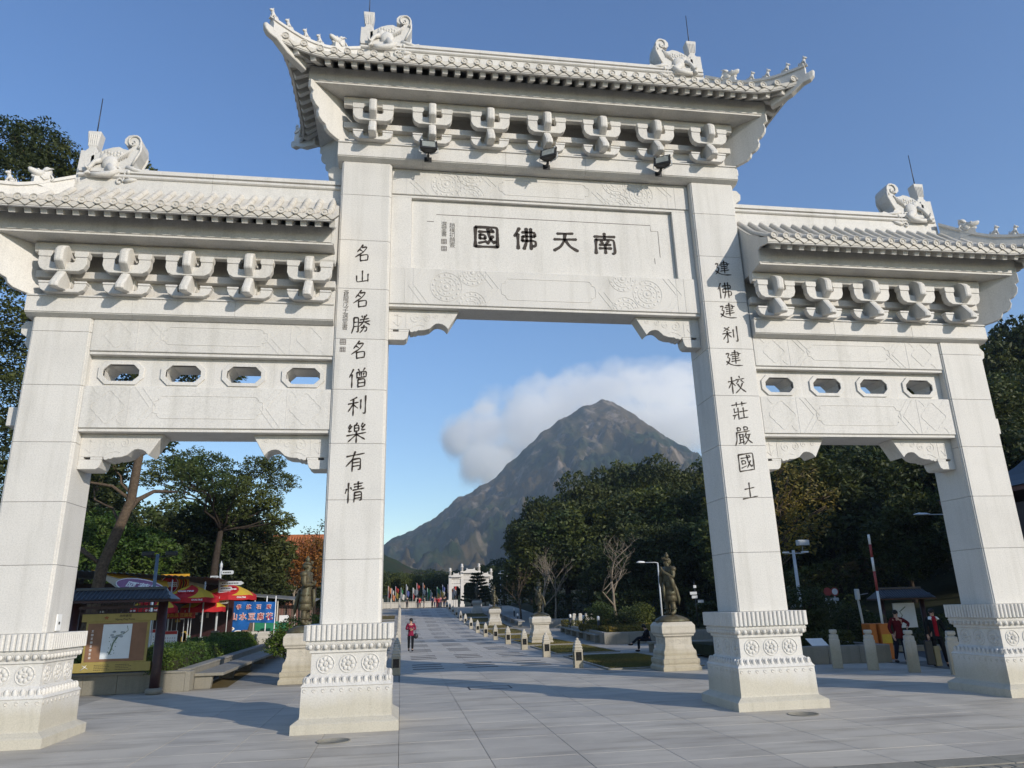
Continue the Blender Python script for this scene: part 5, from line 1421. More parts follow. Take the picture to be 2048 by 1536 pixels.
for k, (x, y, l) in enumerate(((-11.55,28.2,"left"),(-10.75,27.7,"right"))):
    o = MB(); o.sqlathe([(.40,0),(.40,.9),(.36,.98),(.36,1.12),(.28,1.2)], ay=.45); q = o.build("stone_slab", M['gran2'], None, (x,y,0), bev=.015)
    tag(q, "upright pale stone slab at the end of the long bench, %s of the pair" % l, "stone slab", "pair of upright stone slabs")
# ---- signpost with pointing arms
t = empty("direction_signpost", (-12.95,26.0,0), 0, "tall steel direction signpost with pale finger signs in front of the striped umbrellas", "signpost")
MB().tube([(0,0,0),(0,0,4.55)], .055, 10).build("pole", M['lightsteel'], t); MB().lathe([(.05,4.5),(.075,4.55),(.075,4.72),(.03,4.80),(.005,4.9)], n=12).build("finial", M['lightsteel'], t)
MB().box(-.17,.17,-.17,.17,0,1.35).build("cabinet", M['black'], t, bev=.01)
for (x0, x1, z, pt) in ((.06,.68,4.28,0),(-.48,-.06,4.02,0),(.06,1.10,3.72,1),(.02,.66,3.45,0),(.02,.62,3.20,0),(.02,.58,3.00,0),(.02,.55,2.80,0)):
    b = MB(); zz = .10
    if pt: b.prism([(x0,z-zz),(x1,z-zz),(x1+.16,z),(x1,z+zz),(x0,z+zz)], -.09,-.06,'y')
    else: b.prism([(x0,z-zz),(x1-.05,z-zz),(x1,z-zz+.05),(x1,z+zz-.05),(x1-.05,z+zz),(x0,z+zz)], -.09,-.06,'y')
    o = b.build("finger_sign", M['lightsteel'], t)
    b = MB(); xx = x0+.08
    while xx < x1-.12: b.box(xx, xx+.06, -.094,-.091, z-.03, z+.03); xx += .085
    tag(b.build("small_print", M['ink'], o), kind='stuff')
# ---- steel post with two dark floodlights
t = empty("floodlight_pole", (-11.9,12.0,0), 0, "slim blue grey steel pole with two dark floodlights rising behind the map board", "lamp post")
MB().tube([(0,0,0),(0,0,4.25)], .055, 10).build("pole", plain("blue_grey_steel", (.11,.16,.22), .4), t)
MB().tube([(-.32,0,4.16),(.48,0,4.16)], .022, 6).build("cross_arm", M['black'], t)
for x in (-.32, .46):
    MB().box(x-.19,x+.19,-.10,.08,4.19,4.34).build("floodlight_head", M['black'], t, bev=.02)
# ---- food stalls
t = empty("food_stall", (0,0,0), 0, "dark food stall with corrugated roof, printed awning and hanging goods on the left", "stall")
M['corr'] = plain("corrugated_roof", (.17,.175,.17), .5, .4, .35, 2.0)
b = MB(); 
for i in range(30):
    x0 = -21.5+i*.30; z = lambda x, y: 4.55-.075*(x+21.5)-.05*(y-24.6)
    b.add([(x0,24.3,z(x0,24.3)),(x0+.15,24.3,z(x0,24.3)+.05),(x0+.30,24.3,z(x0+.3,24.3)),(x0+.30,30,z(x0+.3,30)),(x0+.15,30,z(x0,30)+.05),(x0,30,z(x0,30))], [(0,1,4,5),(1,2,3,4)])
b.build("corrugated_roof", M['corr'], t)
MB().box(-21.5,-12.9,29.5,29.7,0,4.0).build("back_wall", M['dkwood'], t); MB().box(-21.6,-21.4,24.5,29.6,0,4.3).build("side_wall", M['dkwood'], t)
for x in (-20.5,-18.6,-16.6,-14.9,-13.3): MB().tube([(x,24.5,0),(x,24.5,4.4-.075*(x+21.5))], .035, 6).build("post", M['lightsteel'], t)
r = random.Random(9)
stc = [plain("goods_%d" % i, c, .7) for i, c in enumerate([(.35,.05,.04),(.45,.42,.36),(.12,.2,.35),(.38,.26,.06),(.10,.22,.12),(.5,.5,.5)])]
for k in range(46):
    x = r.uniform(-19.5,-13.4); z = r.uniform(.5,2.3); w_ = r.uniform(.08,.3); hh = r.uniform(.12,.5)
    MB().box(x-w_/2,x+w_/2,26.2,26.2+r.uniform(.1,.3),z,z+hh).build("packaged_goods", stc[r.randrange(6)], t, bev=.01)
for k in range(12): MB().tube([(-17.2+k*.30,24.6+.1*(k % 3),.0),(-17.2+k*.30,24.6+.1*(k % 3),2.4)], .018, 5).build("hanging_pole", M['lightsteel'], t)
MB().box(-16.0,-13.9,24.35,24.5,.0,.9).build("counter", M['dkwood'], t)
MB().box(-15.3,-13.6,24.3,24.34,2.02,2.30).build("sign_board", plain("red_sign", (.30,.03,.02)), t)
text("小食飲品 豆腐花", .2, plain("sign_yellow", (.55,.38,.05)), t, (-14.45,24.28,2.16), name="lettering")
def board(x, y, z0, z1, w_, label, body):
    o = MB().box(x-w_/2,x+w_/2,y,y+.04,z0,z1).build("price_board", M['white'], None, bev=.004); tag(o, label, "price board")
    MB().box(x-w_/2+.01,x+w_/2-.01,y-.008,y-.002,z1-.16,z1-.01).build("header", plain("board_red", (.4,.04,.03)), o)
    b = MB()
    n_ = int(w_/.12)
    for i in range(n_):
        for j in range(int((z1-z0-.25)/.13)):
            xx = x-w_/2+.06+i*(w_-.08)/n_; zz = z0+.08+j*.13
            b.box(xx, xx+.05, y-.006,y-.002, zz, zz+.012); b.box(xx, xx+.05, y-.006,y-.002, zz+.04, zz+.052); b.box(xx+.02, xx+.03, y-.006,y-.002, zz, zz+.08)
    tag(b.build("price_list", plain("board_print", (.35,.10,.10)), o), kind='stuff'); return o
board(-14.55, 23.9, .35, 1.45, .62, "white price board with red heading beside the signpost cabinet", "")
board(-15.35, 24.0, .30, 1.55, .42, "narrow white price board with red print, left of the wider one", "")
board(-15.95, 24.0, .25, 1.45, .34, "slim white menu banner standing in the stall front", "")
# awning canvases
def swirl_mat(name, c_red, c_yel, k=3.0, off=0.0, tw=3.2):
    mt, nt, b = newmat(name, .65, .25); L = nt.links
    tc = nd(nt, "ShaderNodeTexCoord"); sp = nd(nt, "ShaderNodeSeparateXYZ"); L.new(tc.outputs["Object"], sp.inputs[0])
    at = nd(nt, "ShaderNodeMath", operation='ARCTAN2'); L.new(sp.outputs[1], at.inputs[0]); L.new(sp.outputs[0], at.inputs[1])
    vl = nd(nt, "ShaderNodeVectorMath", operation='LENGTH'); L.new(tc.outputs["Object"], vl.inputs[0])
    m1 = nd(nt, "ShaderNodeMath", operation='MULTIPLY', inp={1: k}); L.new(at.outputs[0], m1.inputs[0])
    m2 = nd(nt, "ShaderNodeMath", operation='MULTIPLY_ADD', inp={1: tw}); L.new(vl.outputs["Value"], m2.inputs[0]); L.new(m1.outputs[0], m2.inputs[2])
    sn = nd(nt, "ShaderNodeMath", operation='SINE'); L.new(m2.outputs[0], sn.inputs[0])
    r_ = ramp(nt, sn.outputs[0], [(.0, c_red), (.02, c_yel)]); r_.color_ramp.interpolation = 'CONSTANT'; L.new(r_.outputs[0], b.inputs["Base Color"]); return mt
M['swirl'] = swirl_mat("umbrella_print", (.40,.015,.02), (.52,.34,.03))
M['redc'] = plain("red_canvas", (.38,.015,.02), .7, .2, .1)
M['yelc'] = plain("orange_canvas", (.55,.30,.03), .7, .2, .1)
M['purc'] = plain("mauve_print", (.28,.14,.24), .7, .2, .1)
M['crmc'] = plain("cream_canvas", (.45,.40,.30), .7, .2, .1)
aw = empty("awning", (0,0,0), 0, "large orange and cream awning with a mauve oval, above the stall at far left", "awning")
def canvas(name, poly, mat, parent, th=.02):
    p = [Vector(q) for q in poly]; n = (p[1]-p[0]).cross(p[2]-p[0]).normalized()*th; return MB().loft([p, [q+n for q in p]]).build(name, mat, parent)
canvas("canvas", [(-19.0,25,4.45),(-15.4,25,3.80),(-14.3,22.5,3.05),(-16.3,22.5,3.08),(-17.6,24.0,3.75)], M['crmc'], aw)
canvas("orange_band", [(-19.0,24.97,4.50),(-15.3,24.97,3.86),(-14.9,24.0,3.52),(-17.4,24.3,4.02)], M['yelc'], aw)
e1 = Vector((1,0,-.21)).normalized(); nrm = Vector((-.1,-.75,.68)).normalized()
pts0 = [Vector((-16.0,23.35,3.50))+e1*(1.15*math.cos(2*PI*k/24))+Vector((.05,-.62,-.34))*math.sin(2*PI*k/24) for k in range(24)]
MB().loft([[p+Vector((0,-.05,.04)) for p in pts0],[p+Vector((0,-.07,.06)) for p in pts0]]).build("printed_oval", M['purc'], aw)
rim = MB(); rim.tube([p+Vector((0,-.08,.06)) for p in pts0+[pts0[0]]], .028, 5); rim.build("oval_rim", M['white'], aw)
text("阿華田", .55, M['white'], aw, (-15.85,23.15,3.50), rot=(math.radians(42),math.radians(11),0), name="lettering", thick=.01)
pn_ = empty("logo_panel", (0,0,0), 0, "round red logo on an orange panel between the awning and the umbrellas", "sign")
MB().box(-15.9,-14.5,25.95,26.0,3.25,4.25).build("panel", M['yelc'], pn_)
MB().lathe([(.48,0),(.48,.02)], n=28).xf(Matrix.Translation((-15.45,25.93,3.72)) @ Matrix.Rotation(PI/2,4,'X')).build("disc", M['redc'], pn_)
MB().tube([(-15.45+.44*math.cos(k*PI/14),25.90,3.72+.44*math.sin(k*PI/14)) for k in range(29)], .022, 5).build("ring", M['white'], pn_)
for k in range(3):
    MB().tube([(-14.95+.11*k,25.93,4.15-.02*k),(-14.85+.12*k,25.93,3.8),(-14.93+.12*k,25.93,3.4)], [.02,.04,.02], 5).build("stripe", M['redc'] if k % 2 == 0 else M['dkwood'], pn_)
text("阿華田", .27, M['white'], pn_, (-15.45,25.89,3.70), name="lettering", thick=.012)
wc = MB(); wc.add([(-14.9,27.0,3.95),(-13.9,27.3,3.70),(-13.95,27.0,3.40),(-14.8,26.9,3.5)], [(0,1,2,3)]); tag(wc.build("white_tarpaulin", M['white']), "crumpled white tarpaulin hung beside the round red logo", "tarpaulin")
def umbrella(x, y, zr, r_, label, words=True, rz=0):
    t = empty("parasol", (x,y,0), rz, label, "parasol", "red and yellow printed parasols over the stall tables")
    MB().tube([(0,0,0),(0,0,zr+.62)], .025, 8).build("pole", M['lightsteel'], t)
    ca = MB(); N = 8; rings = []
    for q, (u, dz) in enumerate(((.02,.62),(.35,.47),(.7,.24),(1.0,0.0))):
        rg = []
        for k in range(N*3):
            a = 2*PI*k/(N*3); sag = (0 if k % 3 == 0 else -.03)*u; rr = r_*u*(1.0 if k % 3 == 0 else .965)
            rg.append((rr*math.cos(a), rr*math.sin(a), dz+sag))
        rings.append(rg)
    ca.loft(rings, True); o = ca.build("canopy", M['swirl'], t, (0,0,zr))
    va = MB(); r0 = rings[-1]; r1 = [(p[0]*1.01, p[1]*1.01, p[2]-.24) for p in r0]; va.loft([r0, r1], cap=False); va.build("valance", M['redc'], o)
    rb = MB()
    for k in range(N): rb.tube([(0,0,.50),(r_*.98*math.cos(2*PI*k/N), r_*.98*math.sin(2*PI*k/N),-.04)], .010, 4)
    rb.build("ribs", M['lightsteel'], o)
    if words:
        for a in (0,):
            ov = MB(); cs = [Vector((.42*math.cos(2*PI*k/20),0,.16*math.sin(2*PI*k/20))) for k in range(20)]
            Rm = Matrix.Translation((0,-r_*.66,.27)) @ Matrix.Rotation(-.95,4,'X'); ov.loft([[Rm @ p for p in cs],[Rm @ (p+Vector((0,-.02,0))) for p in cs]]); ov.build("logo_oval", M['redc'], o)
            tx = text("OVALTINE", .155, M['white'], o, (0,-r_*.66-.03,.30), rot=(PI/2-.95,0,0), name="lettering", thick=.006)
            for k in (-1,1): text("OVALTINE", .11, M['white'], o, (k*.45*r_,-r_*.88,-.13), rot=(PI/2,0,k*.5), name="lettering", thick=.003)
    return t
umbrella(-13.95,24.5,3.0,1.38,"middle printed parasol, dull red and olive, just left of the signpost")
umbrella(-12.65,27.0,3.12,1.42,"brightest red and yellow parasol in full sun, just right of the signpost", True, .2)
umbrella(-15.1,22.8,2.55,1.05,"small parasol tucked under the large awning above the map board", True, -.3)
umbrella(-13.6,25.8,2.55,1.1,"shaded olive parasol lowest in the row, behind the signpost pole", False, .4)
# blue banner
t = empty("blue_banner", (0,0,0), 0, "blue cloth banner with red and white characters tied between white poles", "banner")
M['blue'] = plain("blue_cloth", (.012,.10,.34), .75, .2, .25, 3)
for x in (-13.15,-11.15,-10.65): MB().tube([(x,30.0,0),(x,30.0,3.1 if x > -12 else 2.9)], .035, 6).build("pole", M['white'], t)
cl = MB(); n_ = 24; rings = []
V = []; F = []
for i in range(n_+1):
    for j in range(7):
        x = -13.15+2.5*i/n_; z = 2.86-.10*i/n_-(1.16)*j/6; V.append((x, 29.95+.03*math.sin(i*.9)+.02*math.sin(j*1.3+i*.4), z))
F = [(i*7+j,(i+1)*7+j,(i+1)*7+j+1,i*7+j+1) for i in range(n_) for j in range(6)]
cl.add(V, F); cl_o = cl.build("cloth", M['blue'], t); cl_o.modifiers.new("s",'SOLIDIFY').thickness = .01
lw = MB(); lw.add([(-13.35,29.9,1.72),(-12.0,29.92,1.68),(-12.25,29.85,.62),(-13.40,29.85,.62)], [(0,1,2,3)]); lo_ = lw.build("lower_cloth", M['blue'], t)
lo_.modifiers.new("s",'SOLIDIFY').thickness = .01
M['bred'] = plain("banner_red", (.50,.03,.02), .7); 
for s_, z, sz, sp in (("山水豆腐花",1.98,.46,.50),("傳統石磨",2.52,.30,.56)):
    for i, ch in enumerate(s_):
        x = (-12.90+.49*i) if len(s_) == 5 else (-12.68+sp*i)
        text(ch, sz*.88, M['white'], cl_o, (x,29.895,z-.03*i*.3), name="character", thick=.020 if len(s_) == 5 else .016, ext=.002)
        text(ch, sz*.88, M['bred'], cl_o, (x,29.885,z-.03*i*.3), name="character", thick=.0, ext=.003)
for k, (x, z, w_) in enumerate(((-13.0,1.34,.20),(-12.6,1.10,.30))):
    b = MB(); b.ball((x,29.83,z), w_, 14, 6, (1,.08,.55)); b.build("bowl_picture", M['white'], lo_); b = MB(); b.ball((x,29.80,z+.02), w_*.68, 12, 6, (1,.08,.5)); b.build("bowl_picture", plain("bowl_fill%d" % k, (.45,.25,.12)), lo_)
# timber shed, green tarp, clay pots
t = empty("timber_shed", (0,0,0), 0, "low open timber shed with a thin roof behind the blue banner", "shed")
MB().box(-13.2,-9.2,36.0,36.2,0,2.6).build("back_wall", plain("weathered_board", (.12,.095,.075), .9, .1, .3, 8), t)
canvas("roof", [(-15.2,33.6,3.45),(-8.9,34.2,2.75),(-8.9,37.2,2.95),(-15.2,37.2,3.6)], M['corr'], t, .05)
for x in (-12.6,-11.2,-10.1,-9.3): MB().tube([(x,34.3,0),(x,34.3,2.95)], .045, 6).build("post", M['gran2'], t)
for k in range(14): MB().box(-11.4+k*.16,-11.26+k*.16,35.1,35.14,.9,2.6).build("wall_board", plain("board_brown%d" % (k % 3), (.13+.03*(k % 3),.10,.08), .9), t)
o = MB(); o.add([(-12.2,32.5,1.75),(-10.2,32.5,1.60),(-10.2,32.6,1.05),(-12.2,32.6,1.15)], [(0,1,2,3)]); tag(o.build("green_tarpaulin", plain("green_tarp", (.03,.22,.12), .6)), "bright green tarpaulin strip hanging below the blue banner", "tarpaulin")
o = MB().box(-10.55,-10.0,31.0,31.05,1.6,2.0).build("white_notice", M['white']); tag(o, "small blank white notice fixed beside the right end of the blue banner", "notice")
M['clay'] = plain("clay", (.17,.10,.065), .75, .3, .35, 8)
pk = 0
for (x, y, s, n_) in ((-12.0,28.6,.30,3),(-11.55,28.9,.24,2),(-11.2,29.3,.28,1),(-12.4,28.9,.22,1),(-10.9,29.2,.22,2),(-10.5,29.6,.26,1)):
    for q in range(n_):
        b = MB(); b.lathe([(s*.5,0),(s*.9,s*.35),(s,s*.8),(s*.8,s*1.2),(s*.55,s*1.35),(s*.62,s*1.45),(s*.5,s*1.45),(s*.45,s*1.2)], n=14); o = b.build("clay_jar", M['clay'], None, (x,y,q*s*1.42)); pk += 1
        tag(o, "brown clay jar below the blue banner, %s" % ["bottom of the stack of three", "middle of the stack of three", "top of the stack of three", "bottom of the big pair", "top of the big pair", "single, right of the big pair", "single squat one at the extreme left", "bottom of the small pair", "top of the small pair", "single one at the right end"][pk-1], "jar", "heaped clay jars below the banner")
t = empty("wooden_spoked_wheel", (-11.35,28.3,.55), 0, "old wooden wheel leaning on the clay jars", "wheel"); b = MB(); b.tube([(.26*math.cos(k*PI/8),0,.26*math.sin(k*PI/8)) for k in range(17)], .035, 6)
for k in range(6): b.tube([(0,0,0),(.25*math.cos(k*PI/3),0,.25*math.sin(k*PI/3))], .018, 5)
b.ball((0,0,0), .06, 8, 6); b.build("wheel_frame", M['barkl'], t)
# temple roof far left
t = empty("temple_hall", (-15.0,74,0), 0, "temple hall with orange tiled roof seen above the trees left of the inner pillar", "building")
M['orange'] = plain("orange_tile", (.36,.12,.045), .7, .3, .25, 3)
MB().box(-4.6,6,0,8,0,8.2).build("wall", plain("temple_wall", (.35,.16,.10)), t)
b = MB()
for i in range(38):
    x = -5.4+i*.32; half_tube(b, [(x,-2.2,7.6),(x,-.5,8.4),(x,1.4,9.6),(x,3.0,10.9)], .13, 4)
tag(b.build("roof_tiles", M['orange'], t), kind='stuff')
b = MB(); b.add([(-5.4,-2.2,7.55),(6.6,-2.2,7.55),(6.6,3,10.85),(-5.4,3,10.85)], [(0,1,2,3)]); b.build("roof", M['orange'], t)
MB().box(-5.3,6.6,2.8,3.2,10.75,11.15).build("ridge", M['orange'], t); b = MB(); b.prism([(-5.5,10.7),(-5.4,12.0),(-5.0,12.3),(-4.7,11.8),(-4.4,11.2),(-4.2,10.8)], 2.8, 3.2, 'y'); b.build("ridge_finial", M['orange'], t)
# ================================================================ TREES
def blob_points(blobs, dens, seed, flat=.8, lo=.55):
    r = np.random.default_rng(seed); out = []
    for (x, y, z, R) in blobs:
        n = max(12, int(dens*R*R))
        d = r.normal(size=(n,3)); d /= np.linalg.norm(d,axis=1)[:,None]
        ph = r.uniform(0,6,3)
        rad = R*(lo+(1.08-lo)*r.uniform(0,1,n)**.55)*(1+.20*np.sin(4*d[:,0]+ph[0])*np.sin(5*d[:,1]+ph[1])+.14*np.sin(9*d[:,2]+ph[2]+4*d[:,0]))
        keep = r.uniform(0,1,n) < (.72+.28*np.sin(7*d[:,0]+ph[1])*np.sin(6*d[:,2]+ph[0])+.2)
        P = d*rad[:,None]; P[:,2] *= flat
        out.append(P[keep]+np.array([x,y,z]))
    return np.concatenate(out)
def limb(b, p0, p1, r0, r1, seed, n=5, wob=.12):
    r = random.Random(seed); p0 = Vector(p0); p1 = Vector(p1); L = (p1-p0).length
    pts = [p0.lerp(p1, k/n) + Vector((r.uniform(-1,1), r.uniform(-1,1), r.uniform(-.4,.8)))*L*wob*math.sin(PI*k/n)*.6 for k in range(n+1)]
    b.tube(pts, [r0+(r1-r0)*k/n for k in range(n+1)], 6); return pts
def tree(name, loc, trunk, blobs, label, cat, leaf, bark, dens, size, seed, limbs=None, group=None, flat=.8, rt=(.25,.08), tilt=.6, lo=.55):
    t = empty(name, loc, 0, label, cat, group)
    b = MB(); n = len(trunk); b.tube(trunk, [rt[0]+(rt[1]-rt[0])*(k/(n-1)) for k in range(n)], 9)
    r = random.Random(seed)
    for i, (x, y, z, R) in enumerate(blobs):
        src = min((Vector(p) for p in trunk[1:] if p[2] < z+.3), key=lambda p: (p-Vector((x,y,z-1.5))).length, default=Vector(trunk[-1]))
        limb(b, src, (x, y, z), rt[1]*.75, .02, seed+i)
        for q in range(3): limb(b, Vector((x,y,z)).lerp(src,.25), (x+r.uniform(-.7,.7)*R, y+r.uniform(-.7,.7)*R, z+r.uniform(-.3,.7)*R), .03, .008, seed+i*7+q, 3)
    if limbs:
        for pl, a, c in limbs: b.tube(pl, [a+(c-a)*k/(len(pl)-1) for k in range(len(pl))], 8)
    b.build("trunk", bark, t)
    V, F = leaf_cloud(blob_points(blobs, dens, seed, flat, lo), size, seed+1, tilt)
    c = npmesh("crown", V, F, leaf, t); c['kind'] = 'stuff'
    return t
T1 = [(-25.1,22,27.1,1.6),(-24.7,24,28.6,1.5),(-22.3,22,26.3,1.2),(-23.7,21,24.4,1.7),(-22.5,22,25.0,1.4),(-21.6,22,23.6,1.3),(-24.6,21,22.4,1.6),(-19.2,25,27.6,.8),(-19.6,23,26.0,.9),(-23.5,22,19.0,.9),(-23.7,22,16.8,1.4),(-23.9,24,15.3,1.5),(-22.9,22,12.6,1.7),(-22.2,22,10.3,1.5),(-22.0,22,8.1,1.6),(-21.2,22,6.7,1.4),(-18.3,24,14.7,.9),(-16.4,22,14.0,.7),(-15.0,23,14.6,.9),(-12.6,23,14.5,.7),(-18.9,23,10.5,.9),(-17.6,22,9.4,.6),(-16.1,24,10.9,.7),(-19.7,25,9.1,1.0)]
tree("broadleaf_tree", (0,0,0), [(-17.9,22,0),(-17.5,22,3.0),(-17.4,22,4.5),(-16.9,22,6.2),(-16.5,22,7.6),(-16.4,22,9.6),(-16.3,22,11.1),(-16.6,22,14.5),(-18.2,22,19.5),(-20.5,22,23.0)], T1,
     "very tall leaning tree, trunk in the left bay, crown rising above the left roof", "tree", M['darkleaf'], M['bark'], 1250, .13, 11,
     limbs=[([(-16.7,22,6.9),(-16.6,23,7.7),(-16.3,24.5,8.4),(-15.6,26,8.6)], .17, .06), ([(-17.0,22,15),(-20,22,16),(-23,22,17)], .16, .05), ([(-16.6,22,12),(-19.5,22,12.5),(-22,22,12)], .15, .05)], rt=(.30,.12), flat=.75)
T2 = [(-19.0,35,11.6,1.3),(-17.9,36,12.2,1.3),(-16.2,35,11.8,1.3),(-14.8,36,10.9,1.1),(-13.2,35,11.6,1.2),(-12.3,35,11.9,.9),(-11.8,36,10.8,1.1),(-15.5,35,9.9,1.1),(-17.4,36,10.8,1.2),(-18.4,35,9.9,.8),(-13.6,35,9.9,1.3),(-12.4,35,9.4,1.0),(-20.0,35,10.8,.8),(-11.5,35,8.2,.8),(-12.1,35,9.1,.7),(-11.0,35,7.9,.6),(-16.1,35,9.1,1.2),(-14.5,35,8.8,1.3),(-15.6,28,10.0,.9),(-14.8,30,9.9,1.0),(-13.8,32,9.9,1.0),(-16.6,30,10.6,1.0)]
tree("umbrella_crowned_tree", (0,0,0), [(-15.6,35,0),(-15.5,35,3),(-15.4,35,5.6),(-15.3,35.2,7.4),(-15.5,35.4,8.6)], T2, "tree with a flat layered crown against the sky in the left bay", "tree", M['midleaf'], M['barkd'], 1050, .115, 21, rt=(.34,.12), flat=.62, tilt=.8)
T3 = [(-18.0,38,7.8,1.7),(-16.8,40,8.2,1.8),(-14.6,38,7.4,1.8),(-13.4,39,7.0,1.7),(-18.8,38,6.3,1.6),(-16.9,37,5.8,1.7),(-15.5,38,5.6,1.8),(-13.6,37,5.3,1.7),(-12.5,38,5.3,1.4),(-11.9,38,6.2,1.1),(-16.3,38,4.1,1.6),(-14.3,38,3.7,1.6),(-12.4,38,3.7,1.4),(-18.3,38,4.5,1.4),(-15.6,39,9.0,1.5),(-14.0,39.5,8.4,1.5)]
tree("broadleaf_tree", (0,0,0), [(-15.3,38.5,0),(-15.2,38.5,3),(-15.3,38.5,5.5),(-15.4,38.5,7)], T3, "dense dark rounded tree directly above the striped parasols", "tree", M['darkleaf'], M['barkd'], 950, .17, 31, rt=(.3,.1), lo=.7)
T4 = [(-20.9,33,6.0,1.4),(-19.9,34,6.3,1.3),(-18.2,33,5.8,1.2),(-22.9,35,7.2,1.8),(-21.5,33,7.3,1.2),(-19.6,35,6.9,1.0),(-20.8,34,7.0,1.0),(-22.2,33,5.5,1.3),(-18.8,33,4.6,1.2),(-20.5,33,4.6,1.3)]
tree("broadleaf_tree", (0,0,0), [(-20.4,34,0),(-20.4,34,3),(-20.6,34,5)], T4, "bright green bushy tree behind the stall roof at the far left", "tree", M['hedge'], M['bark'], 1250, .14, 41, rt=(.2,.08), lo=.7)
T4b = [(-24.2,38,9.3,1.9),(-24.7,39,11.5,1.7),(-23.6,38,7.4,1.8),(-26,38,8,2.2),(-26.5,38,11,2.0),(-23.2,38,13.0,1.2)]
tree("broadleaf_tree", (0,0,0), [(-25,39,0),(-25,39,5),(-24.8,39,9)], T4b, "tall dark tree seen through the left bay close beside the far left pillar", "tree", M['darkleaf'], M['barkd'], 900, .18, 45, rt=(.3,.1), lo=.7)
T5 = [(-11.0,42,6.6,1.0),(-10.1,42,6.8,.9),(-11.5,42,5.7,.9),(-10.4,42,5.5,1.0),(-9.7,42,5.9,.7),(-10.9,42,4.6,.8),(-9.9,42,4.4,.7),(-12.1,42,6.3,.6),(-11.8,42,4.8,.8),(-9.4,42,6.8,.7),(-9.2,42,5.0,.7)]
tree("autumn_tree", (0,0,0), [(-11.2,42,0),(-11.2,42,1.8),(-11.3,42,3.4),(-11.3,42,4.6),(-11.1,42,5.6)], T5, "small tree with rust coloured leaves and a pale forked trunk behind the left statue", "tree", M['warmleaf'], M['barkl'], 900, .12, 51, limbs=[([(-11.25,42,3.2),(-11.9,42,4.6),(-12.1,42,6.0)], .05, .02)], rt=(.12,.04), flat=.9, lo=.3)
T5b = [(-11.1,46,8.4,.5),(-9.9,46,8.9,.45),(-10.3,46,8.3,.4),(-10.6,46,7.6,.6),(-9.3,46,8.1,.6)]
tree("slender_tree", (0,0,0), [(-10.2,46,0),(-10.2,46,4),(-10.2,46,7.4)], T5b, "thin treetop with sparse dark leaves poking above the orange temple roof", "tree", M['darkleaf'], M['barkd'], 160, .12, 55, rt=(.12,.04), flat=1, lo=.2)
for k, (bl, lab) in enumerate((([(-7.5,14,1.5,.55),(-7.9,14.2,1.0,.5),(-8.0,14.6,1.1,.45)], "dark evergreen shrub left of the left statue's feet"), ([(-6.2,13.6,1.5,.8),(-5.7,14.4,1.3,.7),(-6.9,14,1.0,.6)], "green shrub behind the left statue, nearest the left inner pillar"))):
    tree("shrub", (0,0,0), [(bl[0][0],bl[0][1],0),(bl[0][0],bl[0][1],.5),(bl[0][0],bl[0][1],1.0)], bl, lab, "shrub", M['hedge'], M['barkd'], 5200, .06, 61+k, rt=(.05,.03), lo=.6)
TR = {}
def generic(i):
    """four tree kinds, 10 m tall, built at the origin; copies share their meshes"""
    if i in TR: return TR[i]
    r = random.Random(100+i); bl = []
    for k in range(17):
        a = r.uniform(0, 2*PI); u = r.uniform(0, 1); z = 3.6+5.4*u; w = (3.4 if i % 2 else 2.7)*math.sqrt(max(.05, 1-((z-5.6)/4.6)**2))
        bl.append((w*.8*math.cos(a), w*.8*math.sin(a), z, r.uniform(1.2,1.9)))
    bl += [(0,0,8.7,1.3),(0,0,6.4,2.2)]
    P = blob_points(bl, 330, 200+i, .85, .75); V, F = leaf_cloud(P, .26, 300+i, .7, 1.4)
    cm = npmesh("crown", V, F, [M['darkleaf'], M['darkleaf'], M['midleaf'], M['darkleaf']][i % 4])
    b = MB(); b.tube([(0,0,-.8),(.1,0,1.5),(0,.1,3.5),(.1,0,5.5),(0,0,7.5)], [.26,.22,.18,.12,.05], 8)
    for k in range(9): limb(b, (0,0,2.2+.45*k), bl[k][:3], .11, .03, i*31+k)
    tm = b.build("trunk", M['barkd'])
    TR[i] = (cm.data, tm.data)
    for o in (cm, tm): bpy.data.objects.remove(o)
    return TR[i]
def plant(i, x, y, ztop, label, group, z0=None, rz=None, wid=1.0, cat="tree", name="broadleaf_tree"):
    c, tk = generic(i); z = land_z(x, y) if z0 is None else z0; s = max(.25, (ztop-z)/9.9)
    t = empty(name, (x, y, z), rng.uniform(0,6.3) if rz is None else rz, label, cat, group); w = max(s*.75, min(s, 1.25))*wid; t.scale = (w, w, s)
    o = bpy.data.objects.new("crown", c); COL.objects.link(o); o.parent = t; o['kind'] = 'stuff'
    o = bpy.data.objects.new("trunk", tk); COL.objects.link(o); o.parent = t; return t
W84 = [(14.2,15.5),(16.6,15.8),(19.2,17.2),(21.8,18.6),(24.4,19.3),(27.1,20.8),(29.6,21.3),(32.3,20.8),(34.9,20.3),(37.6,20.1),(40.4,21.2),(43.6,22.3)]
W66 = [(11.6,10.0),(13.2,11.2),(15.0,11.9),(18.0,13.0),(20.7,13.6),(23.4,14.2),(26.5,14.4),(29.6,14.4),(32.8,15.3),(36.9,17.1),(41.1,19.6)]
W52 = [(15.8,6.8),(20.1,8.8),(22.6,9.4),(25.8,10.1),(29.1,12.1),(32.6,14.6),(36.3,17.7),(40.0,19.3),(43.5,20.4),(47.5,22.7),(51.7,25.9),(56.0,27.7),(60.3,28.7),(65.0,29.9),(69.8,30.8)]
W40 = [(23.6,9.6),(27.4,11.5),(30.3,12.8),(33.7,14.1),(37.1,14.5),(40.7,15.9),(44.4,17.3),(47.9,19.6),(51.8,20.7),(55.7,21.7)]
W28 = [(30.2,8.2),(33.2,9.2),(35.3,9.5),(37.5,12.3),(41.4,13.4)]
GW = "trees of the dark wood right of the avenue"
